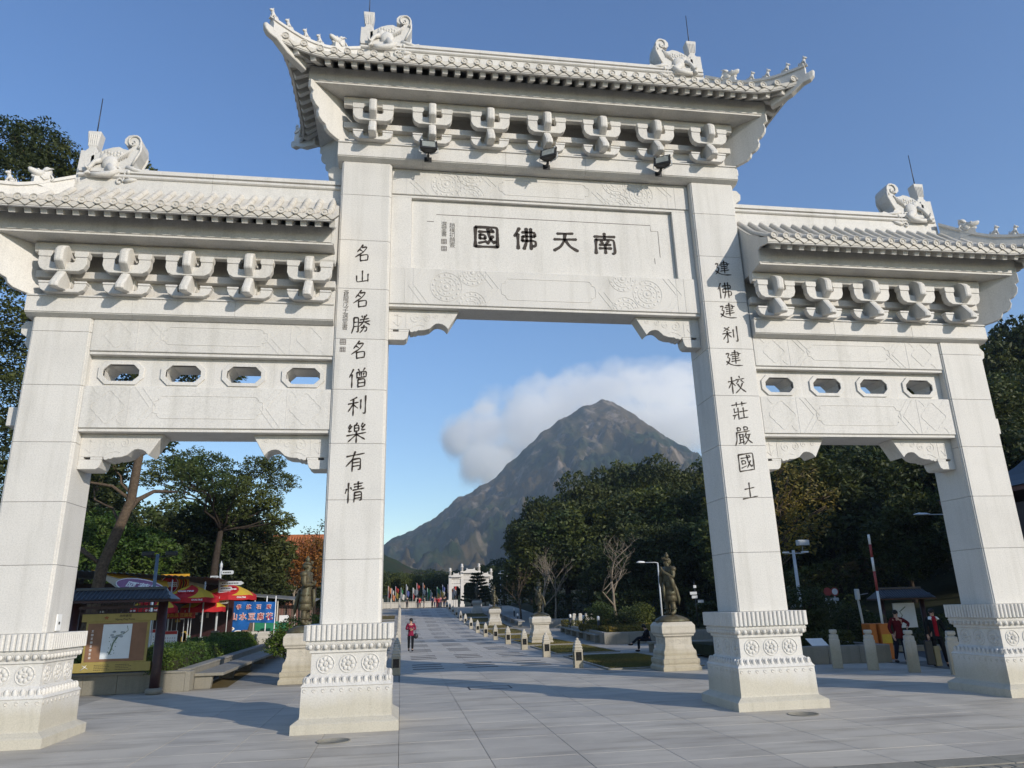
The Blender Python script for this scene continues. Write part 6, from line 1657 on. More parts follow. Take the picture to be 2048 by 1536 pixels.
desc = {84:"tree on the skyline of the dark wood",66:"dark evergreen in the middle row of the wood",52:"dark tree on the knoll by the right pillars",40:"shaded tree behind the right bay",28:"black shaded tree by the small covered board"}
ORD = ['one','two','three','four','five','six','seven','eight','nine','ten','eleven','twelve','thirteen','fourteen','fifteen']
kk = 0
for y, L in ((84,W84),(66,W66),(52,W52),(40,W40),(28,W28)):
    for j, (x, zt) in enumerate(L):
        if y == 84: x = -3.4+(x+3.4)*1.22; zt = 2.2+(zt-2.2)*1.22
        plant(kk % 4, x, (106 if y == 84 else y)+rng.uniform(-2,2), zt+.2, desc[y] + ", number %s from the left" % ORD[j], GW+" (row at %d)" % {84:1,66:2,52:3,40:4,28:5}[y], wid=1.08 if y < 80 else 1.0); kk += 1
for (x, y, zt) in ((24.5,-2.5,11),(21.8,-3.9,10.5),(20.6,1.5,9),(31,3,13),(36,-6,14),(40,8,15),(46,-2,16),(33,14,12),(48,18,17)):
    plant(kk % 4, x, y, zt, "tall shade tree outside the right edge, number %s" % ORD[kk % 15], "shade trees beside the right end of the gate", z0=0); kk += 1
# undergrowth filling the dark wood
P = np.concatenate([box_points(13,60,46,48,0,3.0,9000,71), box_points(16,26,32,34,-.3,2.0,5000,72), box_points(24,60,34,36,0,3.4,8000,73), box_points(10,32,60,61.5,0,2.6,6000,74), box_points(7.5,30,76,78,1,4.0,6000,75)])
for q in range(len(P)): P[q,2] += max(0, land_z(P[q,0], P[q,1]))
V, F = leaf_cloud(P, .24, 76, .7, 1.4); tag(npmesh("undergrowth", V, F, M['darkleaf']), kind='stuff')
# yellowing tree by the right inner pillar
TY = [(16.8,20,8.2,.8),(17.8,20,8.7,.8),(17.0,20,7.1,.9),(18.2,20,7.5,.8),(18.7,20,6.8,.6),(17.1,20,6.1,.9),(18.1,20,5.8,.6),(16.4,20,5.0,.8),(17.4,20,4.9,.6),(16.1,20,6.6,.9),(16.4,20,9.0,.8),(19.3,20,7.4,.35),(13.2,20,8.4,.7),(12.3,20,8.0,.5),(12.4,20,7.1,.4),(12.6,20,9.0,.5),(14.5,20,7.5,1.0),(14.8,20,9.2,1.0),(12.8,20,6.2,.4)]
tree("yellowing_tree", (0,0,0), [(15.3,20,0),(15.4,20,1.9),(15.6,20,3.6),(15.7,20,4.8),(15.8,20,6.4)], TY, "tree with sparse yellow green leaves on both sides of the right inner pillar", "tree", M['yellowleaf'], M['bark'], 330, .135, 81, rt=(.16,.06), flat=.95, lo=.2)
# bare trees
def bare_tree(x, y, h, seed, label, spread=1.0, mat=None):
    t = empty("bare_tree", (x, y, zg(y)), 0, label, "tree", "bare winter trees right of the avenue"); b = MB(); r = random.Random(seed)
    def grow(p, d, L, rad, depth):
        n = 4; pts = [p]; q = p.copy(); dd = d.copy()
        for i in range(n):
            dd = (dd+Vector((r.uniform(-1,1), r.uniform(-1,1), r.uniform(-.2,.5)))*.13).normalized(); q = q+dd*L/n; pts.append(q.copy())
        b.tube(pts, [rad*(1-.5*i/n) for i in range(n+1)], 5 if depth else 8)
        if depth >= 4 or rad < .008: return
        for k in range(4 if depth == 0 else 3):
            a = r.uniform(0, 2*PI); el = r.uniform(.35,.85)*spread; side = Vector((math.cos(a), math.sin(a), 0)); nd_ = (dd*math.cos(el)+side*math.sin(el)+Vector((0,0,.15))).normalized()
            s = pts[-1] if k < 2 else pts[r.choice((2,3))]
            grow(s, nd_, L*r.uniform(.62,.82)*(.9 if depth else .72), rad*.52, depth+1)
    grow(Vector((0,0,0)), Vector((0,0,1)), h*.42, h*.0165, 0); b.build("trunk_and_branches", mat or M['barkl'], t); return t
bare_tree(13.4, 42.4, 9.4, 4, "largest bare pale tree, standing in the shrub planter right of the avenue", spread=1.35)
bare_tree(11.3, 56, 7.6, 5, "bare tree behind the second right statue, the right one of the close pair")
bare_tree(10.0, 55, 7.6, 8, "bare tree behind the second right statue, the left one of the close pair")
bare_tree(8.9, 62, 7.0, 12, "thin darker bare tree just right of the far street lamp", mat=M['bark'])
# ================================================================ RIGHT SIDE OF THE AVENUE
t = empty("planter", (0,0,0), 0, "low granite planter with round shrubs and the big bare tree, right of the lawns", "planter")
C0 = Vector((7.75,25.6,0)); C1 = Vector((9.7,45.5,0)); C2 = Vector((16.0,24.6,0))
def wall_run(A, Bp, n, h, th, mat, parent, inward):
    d = (Bp-A)/n
    for i in range(n):
        a = A+d*i+d.normalized()*.004; c = A+d*(i+1)-d.normalized()*.004; nn = Vector((-d.y, d.x, 0)).normalized()*inward
        w = MB(); w.loft([[a, a+nn*th, a+nn*th+Vector((0,0,h)), a+Vector((0,0,h))],[c, c+nn*th, c+nn*th+Vector((0,0,h)), c+Vector((0,0,h))]]); w.build("wall_stone", mat, parent, bev=.01)
wall_run(C0, C2, 6, .62, .25, M['grey'], t, 1); wall_run(C0+Vector((0,.3,0)), C1, 10, .62, .25, M['grey'], t, -1)
MB().loft([[(7.95,25.8,.3),(16,25,.3),(16,25,.52),(7.95,25.8,.52)],[(9.8,45,.3),(18,45,.3),(18,45,.52),(9.8,45,.52)]]).build("soil", M['earth'], t)
V, F = leaf_cloud(np.concatenate([box_points(8.3,12,26.2,34,.45,.85,7000,91), box_points(9.2,13,34,44,.45,.95,6000,92)]), .09, 93, 1.0); h = npmesh("low_planting", V, F, M['yellowleaf'], t); h['kind'] = 'stuff'
for k, (bl, lab) in enumerate((([(9.3,32,1.25,.95),(9.6,33,1.7,.7)],"round shrub in the right planter, left of the big bare tree"),([(11.6,32,1.15,1.0),(12.3,32.5,1.5,.8)],"round shrub in the right planter, right of the big bare tree"),([(10.5,31,1.0,.8)],"low dark shrub between the two round shrubs of the right planter"))):
    x, y = bl[0][:2]; tree("shrub", (0,0,0), [(x,y,.3),(x,y,.8),(x,y,1.1)], bl, lab, "shrub", M['midleaf'] if k < 2 else M['darkleaf'], M['barkd'], 2600, .09, 95+k, rt=(.06,.03), lo=.6)
long_bench("stone_bench", (7.65,27.2,0), (9.35,45.0,0), .46, "long grey bench on dark supports along the right planter", .75, 10)
long_bench("stone_bench", (7.75,18.35,0), (13.6,17.0,0), .46, "grey stone bench with the seated person, right of the nearest right pedestal", .6, 4, 1)
long_bench("stone_bench", (7.2,53.0,.3), (7.6,80.0,1.4), .52, "far long stone bench running up the slope behind the second pedestal", .6, 10)
t = empty("stone_wall", (0,0,0), 0, "low grey stone wall of the far right terrace behind the second pedestal", "wall")
wall_run(Vector((8.1,52,.1)), Vector((15.5,49.5,.1)), 6, .85, .3, M['grey'], t, 1)
for k, (x, y) in enumerate(((9.55,40.5),(9.95,40.2),(10.4,40.0),(10.8,39.9))):
    o = MB(); o.sqlathe([(.16,0),(.16,.95),(.12,1.02),(.12,1.15),(.06,1.2)]); o = o.build("stone_post", M['gran2'], None, (x,y,.3), bev=.01); tag(o, "small pale stone post at the back of the right planter, %s from the left" % ["first","second","third","fourth"][k], "post", "row of small pale stone posts in the planter")
def garden_light(x, y, z, label):
    t = empty("garden_light", (x,y,z), 0, label, "garden light", "small black garden lights with white tops"); MB().lathe([(.07,0),(.07,.75)], n=10).build("post", M['black'], t); MB().lathe([(.075,.75),(.085,.76),(.085,.95),(.05,1.0)], n=10).build("lamp", M['white'], t)
for x, y, z, l in ((8.35,28.9,.45,"garden light with white top at the near end of the right planter"),(8.55,33.5,.45,"garden light with white top at the middle of the right planter"),(9.2,40.3,.45,"garden light with white top beside the pale stone posts"),(-6.9,11.6,.45,"garden light with white top beside the left pedestal"),(7.7,56.5,.45,"garden light with white top beyond the second right statue"),(8.5,64,.9,"garden light with white top far up the right terrace")): garden_light(x, y, z, l)
def street_lamp(x, y, H, arm, label, head=.55):
    t = empty("street_lamp", (x,y,zg(y) if y > 42 else 0), 0, label, "street lamp", "grey street lamps with curved heads")
    MB().tube([(0,0,0),(0,0,H)], [.07,.045], 8).build("pole", M['lightsteel'], t); MB().tube([(0,0,H),(arm*.2,0,H+.03),(arm,0,H+.03)], .028, 6).build("arm", M['lightsteel'], t)
    b = MB(); s = 1 if arm > 0 else -1; b.loft([[(arm-s*.1+s*u*head, .0+w*math.cos(a), H+.04+hh*max(-.35,math.sin(a))) for a in [q*PI/5 for q in range(10)]] for u, w, hh in ((0,.04,.04),(.2,.11,.08),(.7,.13,.10),(1.0,.05,.03))], True, True); b.build("lamp_head", M['white'], t)
street_lamp(12.75, 30, 4.55, -.95, "tall street lamp with its head to the left, behind the nearest right statue")
street_lamp(9.6, 83, 5.0, 1.0, "small distant street lamp right of the far white gate")
street_lamp(12.2, 95, 4.6, -.9, "farthest street lamp pole, almost hidden by the dark wood")
street_lamp(27.2, 20, 6.25, -2.6, "street lamp head poking out in front of the right outer pillar", .95)
# camera pole with a loudspeaker box
t = empty("camera_pole", (15.4,18,0), 0, "pale grey pole with cameras and box lamps, just right of the right inner pillar", "camera pole")
MB().tube([(0,0,0),(0,0,4.4)], [.10,.07], 10).build("pole", M['lightsteel'], t); MB().tube([(-.45,0,4.25),(.55,0,4.25)], .03, 6).build("cross_arm", M['lightsteel'], t)
MB().box(.25,.85,-.12,.12,4.62,4.88).build("camera_housing", M['lightsteel'], t, bev=.02); MB().tube([(.5,0,4.25),(.5,0,4.65)], .02, 5).build("bracket", M['steel'], t)
MB().box(.45,.75,-.10,.10,4.26,4.34).build("lamp", M['white'], t, bev=.02); MB().box(-.55,-.25,-.08,.08,4.26,4.33).build("lamp", M['white'], t, bev=.02); MB().box(-.95,.0,.1,.5,1.0,1.9).build("control_box", M['steel'], t, bev=.02)
# barrier
t = empty("barrier_gate", (0,0,0), 0, "orange barrier cabinet with its red and white arm raised almost upright", "barrier")
M['oran'] = plain("orange_cabinet", (.50,.14,.02), .5, .4, .12); M['redp'] = plain("red_paint", (.36,.07,.06), .5); M['yel'] = plain("yellow_paint", (.55,.36,.03), .5)
cb_ = MB().box(13.35,13.62,9.8,10.3,0,1.22).build("cabinet", M['oran'], t, bev=.02); MB().box(13.68,14.10,9.7,10.15,.0,1.22).build("cabinet", M['oran'], t, bev=.02)
MB().box(13.70,14.08,9.68,9.69,.55,.85).build("yellow_panel", M['yel'], cb_); 
p0 = Vector((13.84,9.75,.95)); p1 = Vector((13.86,9.72,4.35)); n_ = 7
for i, m_ in enumerate((1,0,1,0,1,0,1)):
    zz = [.95,1.6,2.1,2.55,2.95,3.35,3.85,4.35] if 0 else [.95+.0,1.55,2.0,2.35,2.75,3.15,3.8,4.35]
seg = [(0.95,2.35,'w'),(2.35,3.05,'r'),(3.05,3.55,'w'),(3.55,4.02,'r'),(4.02,4.38,'w')]
for a, c, k in seg: MB().tube([p0.lerp(p1,(a-.95)/3.4), p0.lerp(p1,(c-.95)/3.4)], .046, 10).build("arm_section", M['white'] if k == 'w' else M['redp'], t)
t = empty("sensor_post", (13.95,11.0,0), 0, "thin grey post with a camera head and side arm, left of the barrier arm", "post")
MB().tube([(0,0,0),(-.1,0,2.05)], .045, 8).build("pole", M['gran2'], t); MB().box(-.17,-.03,-.08,.08,2.05,2.45).build("camera_head", M['lightsteel'], t, bev=.02); MB().tube([(-.1,0,2.22),(.35,0,2.28)], .018, 5).build("side_arm", M['steel'], t)
for k, (x, l) in enumerate(((24.1,"left"),(24.6,"right"))):
    t = empty("road_sign", (x,30,0), 0, "round red road sign on a pale post in the shade, %s one of two" % l, "road sign", "pair of round road signs")
    MB().tube([(0,0,0),(0,0,2.75)], .04, 8).build("post", M['lightsteel'], t); d_ = MB().lathe([(.27,0),(.27,.03)], n=20); d_.xf(Matrix.Translation((0,-.05,2.5)) @ Matrix.Rotation(PI/2,4,'X')); o = d_.build("disc", M['redp'], t)
    d_ = MB().lathe([(.20,0),(.20,.01)], n=20); d_.xf(Matrix.Translation((0,-.08,2.5)) @ Matrix.Rotation(PI/2,4,'X')); d_.build("disc_face", M['white'] if k else M['redp'], o); MB().box(-.22,.22,-.06,-.03,1.92,2.12).build("plate", M['lightsteel'], t)
t = empty("direction_signpost", (15.05,30,0), 0, "dim signpost with four small pale plates in the dark wood beside the right inner pillar", "signpost"); MB().tube([(0,0,0),(0,0,3.3)], .035, 6).build("pole", M['black'], t)
for x0, x1, z in ((-.08,.10,2.95),(-.35,.10,2.55),(-.25,.12,2.32),(.12,.50,2.05)): MB().box(x0,x1,-.06,-.03,z,z+.17 if x0 > -.3 or x1 < .2 else z+.2).build("finger_sign", M['lightsteel'], t)
# low wall, shrubs, plaque
t = empty("planter", (0,0,0), 0, "low shaded granite planter wall behind the square bollards on the right", "planter")
wall_run(Vector((9.0,9.3,0)), Vector((13.2,8.6,0)), 4, .58, .3, M['grey'], t, 1); wall_run(Vector((13.2,8.9,0)), Vector((13.2,13.0,0)), 4, .58, .3, M['grey'], t, 1)
MB().loft([[(8.6,9.7,.1),(12.9,9.2,.1),(12.9,9.2,.5),(8.6,9.7,.5)],[(8.6,16,.1),(12.9,13,.1),(12.9,13,.5),(8.6,16,.5)]]).build("soil", M['earth'], t)
V, F = leaf_cloud(np.concatenate([box_points(9.2,12.8,11.4,13.6,.4,1.7,9000,101), box_points(9.4,12.6,9.8,11.4,.4,.95,4500,102)]), .08, 103, 1.0); h = npmesh("planting", V, F, M['darkleaf'], t); h['kind'] = 'stuff'
for k, (bl, lab) in enumerate((([(12.4,12.4,1.9,.9),(13.2,12.8,1.6,.8)],"dark shrub behind the low wall on the right, under the round road signs"),([(14.9,13.6,1.3,.9),(15.6,14,1.1,.8)],"dark shrub right of the barrier cabinet"),)):
    x, y = bl[0][:2]; tree("shrub", (0,0,0), [(x,y,0),(x,y,.8),(x,y,1.3)], bl, lab, "shrub", M['darkleaf'], M['barkd'], 2600, .08, 105+k, rt=(.06,.03), lo=.5)
o = MB(); o.loft([[(10.78,9.25,.50),(11.35,9.15,.50),(11.35,9.20,.53),(10.78,9.30,.53)],[(10.68,9.55,.78),(11.25,9.45,.78),(11.25,9.50,.81),(10.68,9.60,.81)]]); q = o.build("slanted_plaque", M['white']); tag(q, "blank slanted white plaque lying against the planter behind the right bollards", "plaque")
# small covered board on the right
t = empty("information_board", (0,0,0), 0, "small covered notice board with a pale map in deep shade behind the man in red", "information board")
for x in (17.0, 18.9): MB().lathe([(.10,0),(.10,2.05)], (x,14.2,0), 12).build("post", M['dkwood'], t)
notice_roof(t, 17.0, 18.9, 14.2, 2.02, .5, .35, .42); MB().box(17.45,18.45,14.1,14.16,.85,1.85).build("map", M['paper'], t)
MB().tube([(17.60,14.09,1.1),(17.8,14.09,1.35),(17.7,14.09,1.5),(18.0,14.09,1.7)], .02, 4).build("map_drawing", M['mapink'], t)
t = empty("kerb_wall", (0,0,0), 0, "low pale kerb wall with dark planting across the back of the right bay", "wall"); wall_run(Vector((13.4,13.4,0)), Vector((34,10,0)), 14, .22, .25, M['grey'], t, 1)
V, F = leaf_cloud(box_points(14.5,36,14.8,17,.1,1.25,16000,111), .09, 112, 1.0); tag(npmesh("ground_cover", V, F, M['darkleaf']), kind='stuff')
# pavilion at the far right edge
t = empty("pavilion", (31.2,18,0), 0, "dark roofed pavilion at the right edge of the picture beyond the outer pillar", "building")
b = MB(); rings = []
for u in range(7):
    q = u/6; w = 4.0*(1-q)+.3*q+.25*math.sin(PI*q)*-1; rings.append([(w*sx*(1+.06*(1-q)), w*sy*(1+.06*(1-q)), 7.3+2.6*q**1.5) for sx, sy in ((-1,-1),(0,-1.0),(1,-1),(1,0),(1,1),(0,1),(-1,1),(-1,0))])
b.loft(rings, True); b.build("roof", plain("slate_roof", (.05,.065,.08), .5, .4), t); MB().box(-4.1,4.1,-4.1,4.1,7.05,7.28).build("eave", plain("eave_red", (.16,.07,.055), .6), t)
for sx in (-1,1):
    for sy in (-1,1): MB().lathe([(.25,0),(.25,7.1)], (3.4*sx,3.4*sy,0), 12).build("post", M['dkwood'], t)
MB().box(-3.2,3.2,-3.2,3.2,0,6.6).build("wall", M['dkwood'], t)
# ================================================================ PEOPLE
TROU = cloth("black_trousers", (.012,.012,.014)); SH = plain("black_shoes", (.012,.011,.011), .5)
def plaid():
    mt, nt, b = newmat("red_plaid", .9, .1); L = nt.links; tc = nd(nt, "ShaderNodeTexCoord")
    w1 = nd(nt, "ShaderNodeTexWave", inp={"Scale": 6.0}); w2 = nd(nt, "ShaderNodeTexWave", inp={"Scale": 6.0}); w2.bands_direction = 'Z'
    L.new(tc.outputs["Object"], w1.inputs["Vector"]); L.new(tc.outputs["Object"], w2.inputs["Vector"])
    c = mix(nt, ramp(nt, w1.outputs[0], [(.3,(.35,.02,.06)),(.7,(.12,.02,.05))]).outputs[0], ramp(nt, w2.outputs[0], [(.3,(1,1,1)),(.8,(.45,.3,.4))]).outputs[0], .8, 'MULTIPLY'); L.new(c, b.inputs["Base Color"]); return mt
wm = person("person", (-2.87,25.6,0), .1, "woman in a red checked jacket and black trousers walking towards the gate with folded arms", dict(
    elL=(.25,.0,1.10), wrL=(.06,-.17,1.09), elR=(-.25,.0,1.10), wrR=(-.04,-.19,1.13), knL=(.09,-.08,.50), anL=(.08,-.10,.10), knR=(-.09,.02,.49), anR=(-.09,.10,.12), turn=-.5), plaid(), TROU, SH, S=1.02, long_top=.10, hair_r=.105)
t = empty("shoulder_bag", (-2.60,25.55,.78), 0, "black shoulder bag hanging at the walking woman's hip", "bag"); b = MB(); b.ball((0,0,0), .13, 10, 7, (1.0,.5,1.1)); b.build("bag_body", M['black'], t); MB().tube([(-.02,0,.12),(-.06,.0,.35),(-.14,.02,.58)], .012, 5).build("strap", M['black'], t)
ml = person("person", (13.0,7.75,0), -.15, "man in a dark red sweater behind the third square bollard, one arm across his chest", dict(
    ch=(.02,-.02,1.28), shL=(.18,0,1.36), elL=(.37,-.02,1.22), wrL=(.20,-.22,1.12), elR=(-.27,.02,1.12), wrR=(-.24,-.10,.88), knL=(.08,-.1,.50), anL=(.05,-.12,.10), knR=(-.12,.03,.49), anR=(-.14,.16,.13)), cloth("dark_red_knit", (.10,.008,.012)), cloth("navy_trousers", (.015,.017,.03)), SH, S=1.04)
mr = person("person", (13.35,6.45,0), -.2, "man in an open black jacket over a bright red shirt beside the right outer pillar", dict(
    elL=(.27,.02,1.10), wrL=(.30,-.14,.90), knL=(.13,-.08,.50), anL=(.16,-.10,.10), knR=(-.10,.0,.49), anR=(-.14,.05,.10)), cloth("black_jacket", (.012,.014,.016)), TROU, SH, S=1.06)
b = MB(); b.loft([[(-.055,-.118,.86),(.055,-.118,.86),(.06,-.07,.86),(-.06,-.07,.86)],[(-.05,-.122,1.10),(.05,-.122,1.10),(.06,-.07,1.10),(-.06,-.07,1.10)],[(-.045,-.132,1.28),(.045,-.132,1.28),(.06,-.07,1.28),(-.06,-.07,1.28)],[(-.05,-.085,1.43),(.05,-.085,1.43),(.05,.0,1.44),(-.05,.0,1.44)]]); b.build("red_shirt", cloth("red_shirt", (.28,.01,.02)), mr, bev=.01)
for s in (-1,1): b = MB(); b.loft([[(s*.05,-.09,1.41),(s*.12,-.06,1.41),(s*.12,.0,1.42),(s*.05,.0,1.43)],[(s*.10,-.11,1.33),(s*.17,-.09,1.34),(s*.17,-.03,1.36),(s*.10,-.03,1.38)]]); b.build("pale_collar", M['white'], mr, bev=.006)
t = empty("paper", (13.63,6.28,.92), -.3, "sheet of white paper held in the left hand of the man in the black jacket", "paper"); MB().box(-.06,.06,-.01,.0,-.17,.06).build("sheet", M['white'], t)
t = empty("tote_bag", (12.98,6.35,.18), -.2, "long dark and tan bag in the right hand of the man in black", "bag"); MB().box(-.14,.10,-.05,.05,-.1,.62).build("bag_body", M['black'], t, bev=.02); MB().box(.12,.30,-.04,.06,-.14,.45).build("tan_side", plain("tan_canvas", (.30,.24,.13), .8), t, bev=.02); MB().tube([(-.10,0,.60),(-.04,0,.70),(.06,0,.62)], .010, 5).build("handle", M['black'], t)
person("person", (7.95,18.6,-.41), -PI/2-.1, "person in dark clothes sitting with crossed legs on the bench beside the nearest right pedestal", dict(
    pel=(0,0,.95), sp=(0,-.02,1.12), ch=(0,-.06,1.28), nk=(0,-.12,1.40), hd=(0,-.17,1.47), ht=(0,-.18,1.54), shL=(.165,-.06,1.33), shR=(-.165,-.06,1.33), elL=(.22,-.16,1.10), wrL=(.08,-.30,1.02), elR=(-.22,-.16,1.10), wrR=(-.02,-.32,1.03),
    hiL=(.09,-.02,.93), hiR=(-.09,-.02,.93), knL=(.06,-.46,1.03), anL=(-.04,-.78,.78), fL=(-.2,-1), knR=(-.08,-.44,.93), anR=(-.09,-.46,.50), fR=(0,-1)), cloth("charcoal_coat", (.014,.014,.018)), cloth("dark_jeans", (.015,.016,.022)), SH, S=1.0, hair_r=.098)
# distant visitors in front of the balustrade
base_p = None
cols = [cloth("visitor_black", (.02,.02,.022)), cloth("visitor_red", (.40,.02,.03)), cloth("visitor_pink", (.40,.14,.16)), cloth("visitor_grey", (.12,.12,.14)), cloth("visitor_navy", (.02,.03,.08))]
spots = [(-2.0,96.4,0,0,"dark clad visitor at the left end of the distant group"),(.45,96.0,0,3,"visitor in black standing beside the balustrade post, left of centre"),(.95,96.8,1,0,"visitor in dark clothes next to the one in black"),(2.0,96.5,0,3,"short dark figure alone in the distant group"),(3.9,96.2,4,0,"visitor in a navy top left of the ones in red"),(4.5,96.0,2,4,"visitor in pink beside the red coats"),(5.05,96.4,1,1,"visitor in a bright red coat at the centre of the distant group"),(5.45,96.0,1,0,"second visitor in red, right of the bright red coat"),(5.95,96.3,2,3,"visitor in pale pink at the right of the distant group"),(6.7,96.0,0,4,"visitor in black at the right end of the distant group"),(7.1,96.6,0,0,"last dark figure at the far right of the distant group")]
for k, (x, y, c, c2, l) in enumerate(spots):
    x = x*.62-1.3
    if base_p is None: o = base_p = person("person", (x,y,zg(y)), .3, l, {}, cols[c], TROU, SH, "visitors in front of the distant balustrade")
    else:
        o = copy_tree(base_p); o.location = (x,y,zg(y)); o.rotation_euler = (0,0,rng.uniform(-2,2)); o.scale = (1,1,rng.uniform(.9,1.05)); tag(o, l)
        for ch in o.children:
            if ch.name.startswith("jacket"): ch.material_slots[0].link = 'OBJECT'; ch.material_slots[0].material = cols[c]
            if ch.name.startswith("trousers"): ch.material_slots[0].link = 'OBJECT'; ch.material_slots[0].material = cols[c2] if c2 != 2 else cols[3]
# ================================================================ END OF THE AVENUE
ZE = 2.2
t = empty("stone_balustrade", (0,0,0), 0, "pale stone balustrade closing the far end of the avenue", "balustrade")
bp0 = None
for k in range(10):
    x = -7.4+1.25*k
    if bp0 is None: bp0 = MB().sqlathe([(.11,0),(.11,1.15),(.13,1.17),(.13,1.22),(.07,1.26),(.09,1.34),(.08,1.45),(.02,1.5)], ch=.03).build("post", M['gran2'], t); o = bp0
    else: o = link_copy(bp0, parent=t)
    o.location = (x,100,ZE)
pl0 = None
for k in range(9):
    b = MB(); b.box(.12,1.13,-.06,.06,.05,.80); b.box(.12,1.13,-.08,.08,.84,.95)
    if pl0 is None: pl0 = b.build("panel", M['gran2'], t); o = pl0
    else: o = link_copy(pl0, parent=t)
    o.location = (-7.4+1.25*k,100,ZE)
sheet("terrace", [(-14,96.5),(14,96.5),(14,112),(-14,112)], .01, M['pave'])
# flags
fm = [plain("flag_%d" % i, c, .8, .1, .1) for i, c in enumerate([(.42,.06,.05),(.48,.33,.08),(.5,.48,.44),(.45,.18,.09),(.06,.22,.09),(.10,.12,.28),(.45,.25,.2)])]
r = random.Random(12)
fl_l = ["orange and red","white and orange","red and yellow","pale green","white and violet","white and red","red and white","orange and white","green","white","green and yellow","yellow","blue and white","red and orange","orange","red"]
fc = [(3,0),(2,3),(0,1),(4,2),(2,5),(2,0),(0,2),(3,2),(4,4),(2,2),(4,1),(1,3),(5,2),(0,3),(3,2),(0,2)]
fx = [-5.1,-4.55,-3.95,-3.1,-2.3,-1.25,-.65,.35,1.0,1.55,2.55,3.05,3.45,4.3,4.8,5.15]
for k in range(16):
    t = empty("flag", (fx[k]-.35,104+r.uniform(-.6,.6),ZE), 0, "%s flag on a pole, %s in the row behind the balustrade" % (fl_l[k], ["first","second","third","fourth","fifth","sixth","seventh","eighth","ninth","tenth","eleventh","twelfth","thirteenth","fourteenth","fifteenth","last"][k]), "flag", "row of flags behind the distant balustrade")
    H = r.uniform(2.6,3.9); MB().tube([(0,0,0),(0,0,H)], .03, 6).build("pole", M['lightsteel'], t)
    for q in range(2):
        b = MB(); V = []; w = r.uniform(.25,.75)
        for i in range(6):
            for j in range(5): V.append((i/5*w*(1-.25*j/4), .10*math.sin(i*1.7+q)+.04*j, H-.05-(q*.75+j/4*.75)-.10*i+.05*math.sin(i*2+j)))
        b.add(V, [(i*5+j,(i+1)*5+j,(i+1)*5+j+1,i*5+j+1) for i in range(5) for j in range(4)]); b.build("cloth", fm[fc[k][q]], t).modifiers.new("s",'SOLIDIFY').thickness = .012
# far white gate
t = empty("white_archway", (0,0,0), 0, "small white carved gateway with four tall finial posts at the end of the avenue", "gate")
WG = granite("white_marble", (.66,.62,.56), stain=.2)
def pil(x, ztop):
    b = MB(); b.sqlathe([(.34,0),(.34,.4),(.24,.45),(.22,ztop-1.3),(.24,ztop-1.25),(.24,ztop-1.15),(.20,ztop-1.1)], ay=1); b.lathe([(.2,ztop-1.1),(.19,ztop-.55),(.28,ztop-.5),(.28,ztop-.42),(.15,ztop-.38),(.2,ztop-.25),(.18,ztop-.05),(.05,ztop)], n=10); b.build("post", WG, t, (x,98,ZE))
for x, zt in ((3.9,5.7),(5.7,6.3),(8.3,6.3),(10.15,5.5)): pil(x, zt)
for x0, x1, z, hb in ((4.1,5.5,3.0,1.2),(5.9,8.1,3.5,1.4),(8.5,9.95,3.0,1.2)):
    MB().box(x0,x1,97.85,98.15,ZE+z,ZE+z+.35).build("lintel", WG, t); MB().box(x0,x1,97.9,98.1,ZE+z+.4,ZE+z+.4+hb*.5).build("panel", WG, t); MB().box(x0,x1,97.85,98.15,ZE+z+.45+hb*.5,ZE+z+.65+hb*.5).build("lintel", WG, t)
    zz = ZE+z+.70+hb*.5; xm = (x0+x1)/2; w = (x1-x0)/2+.1; b = MB()
    b.prism([(xm-w-.15,zz+.12),(xm-w+.1,zz),(xm+w-.1,zz),(xm+w+.15,zz+.12),(xm+w*.55,zz+.40),(xm+w*.5,zz+.75),(xm+w*.35,zz+.55),(xm-w*.35,zz+.55),(xm-w*.5,zz+.75),(xm-w*.55,zz+.40)], 97.5, 98.5, 'y'); b.build("roof", WG, t)
    for s in (-1,1): MB().prism([(xm+s*((x1-x0)/2),ZE+z),(xm+s*((x1-x0)/2),ZE+z-.5),(xm+s*((x1-x0)/2-.45),ZE+z)], 97.9, 98.1, 'y').build("spandrel", WG, t)
for x0 in (3.2, 9.6): 
    for k in range(5): MB().box(x0+k*.32+.02,x0+k*.32+.29,94.4,94.5,ZE,ZE+1.0).build("railing_panel", WG, t)
# conifer in front of it
t = empty("conifer", (6.2,80,zg(80)), 0, "dark layered conifer in front of the distant white gateway", "tree"); MB().tube([(0,0,0),(0,0,4.9)], [.12,.03], 8).build("trunk", M['barkd'], t)
P = []; rr = np.random.default_rng(5)
for lv in range(9):
    z = 1.3+lv*.42; R_ = 2.15*(1-lv/11)
    for a in np.arange(0, 2*PI, .55)+lv:
        n_ = 260; u = rr.uniform(.1,1,n_); wd = .22*(1-u*.4); P.append(np.stack([u*R_*np.cos(a)+rr.normal(0,1,n_)*wd*.6, u*R_*np.sin(a)+rr.normal(0,1,n_)*wd*.6, z+.25*u*u*R_*.5+rr.normal(0,.05,n_)],1))
V, F = leaf_cloud(np.concatenate(P), .13, 6, .5, 1.8); c = npmesh("crown", V, F, M['darkleaf'], t); c['kind'] = 'stuff'
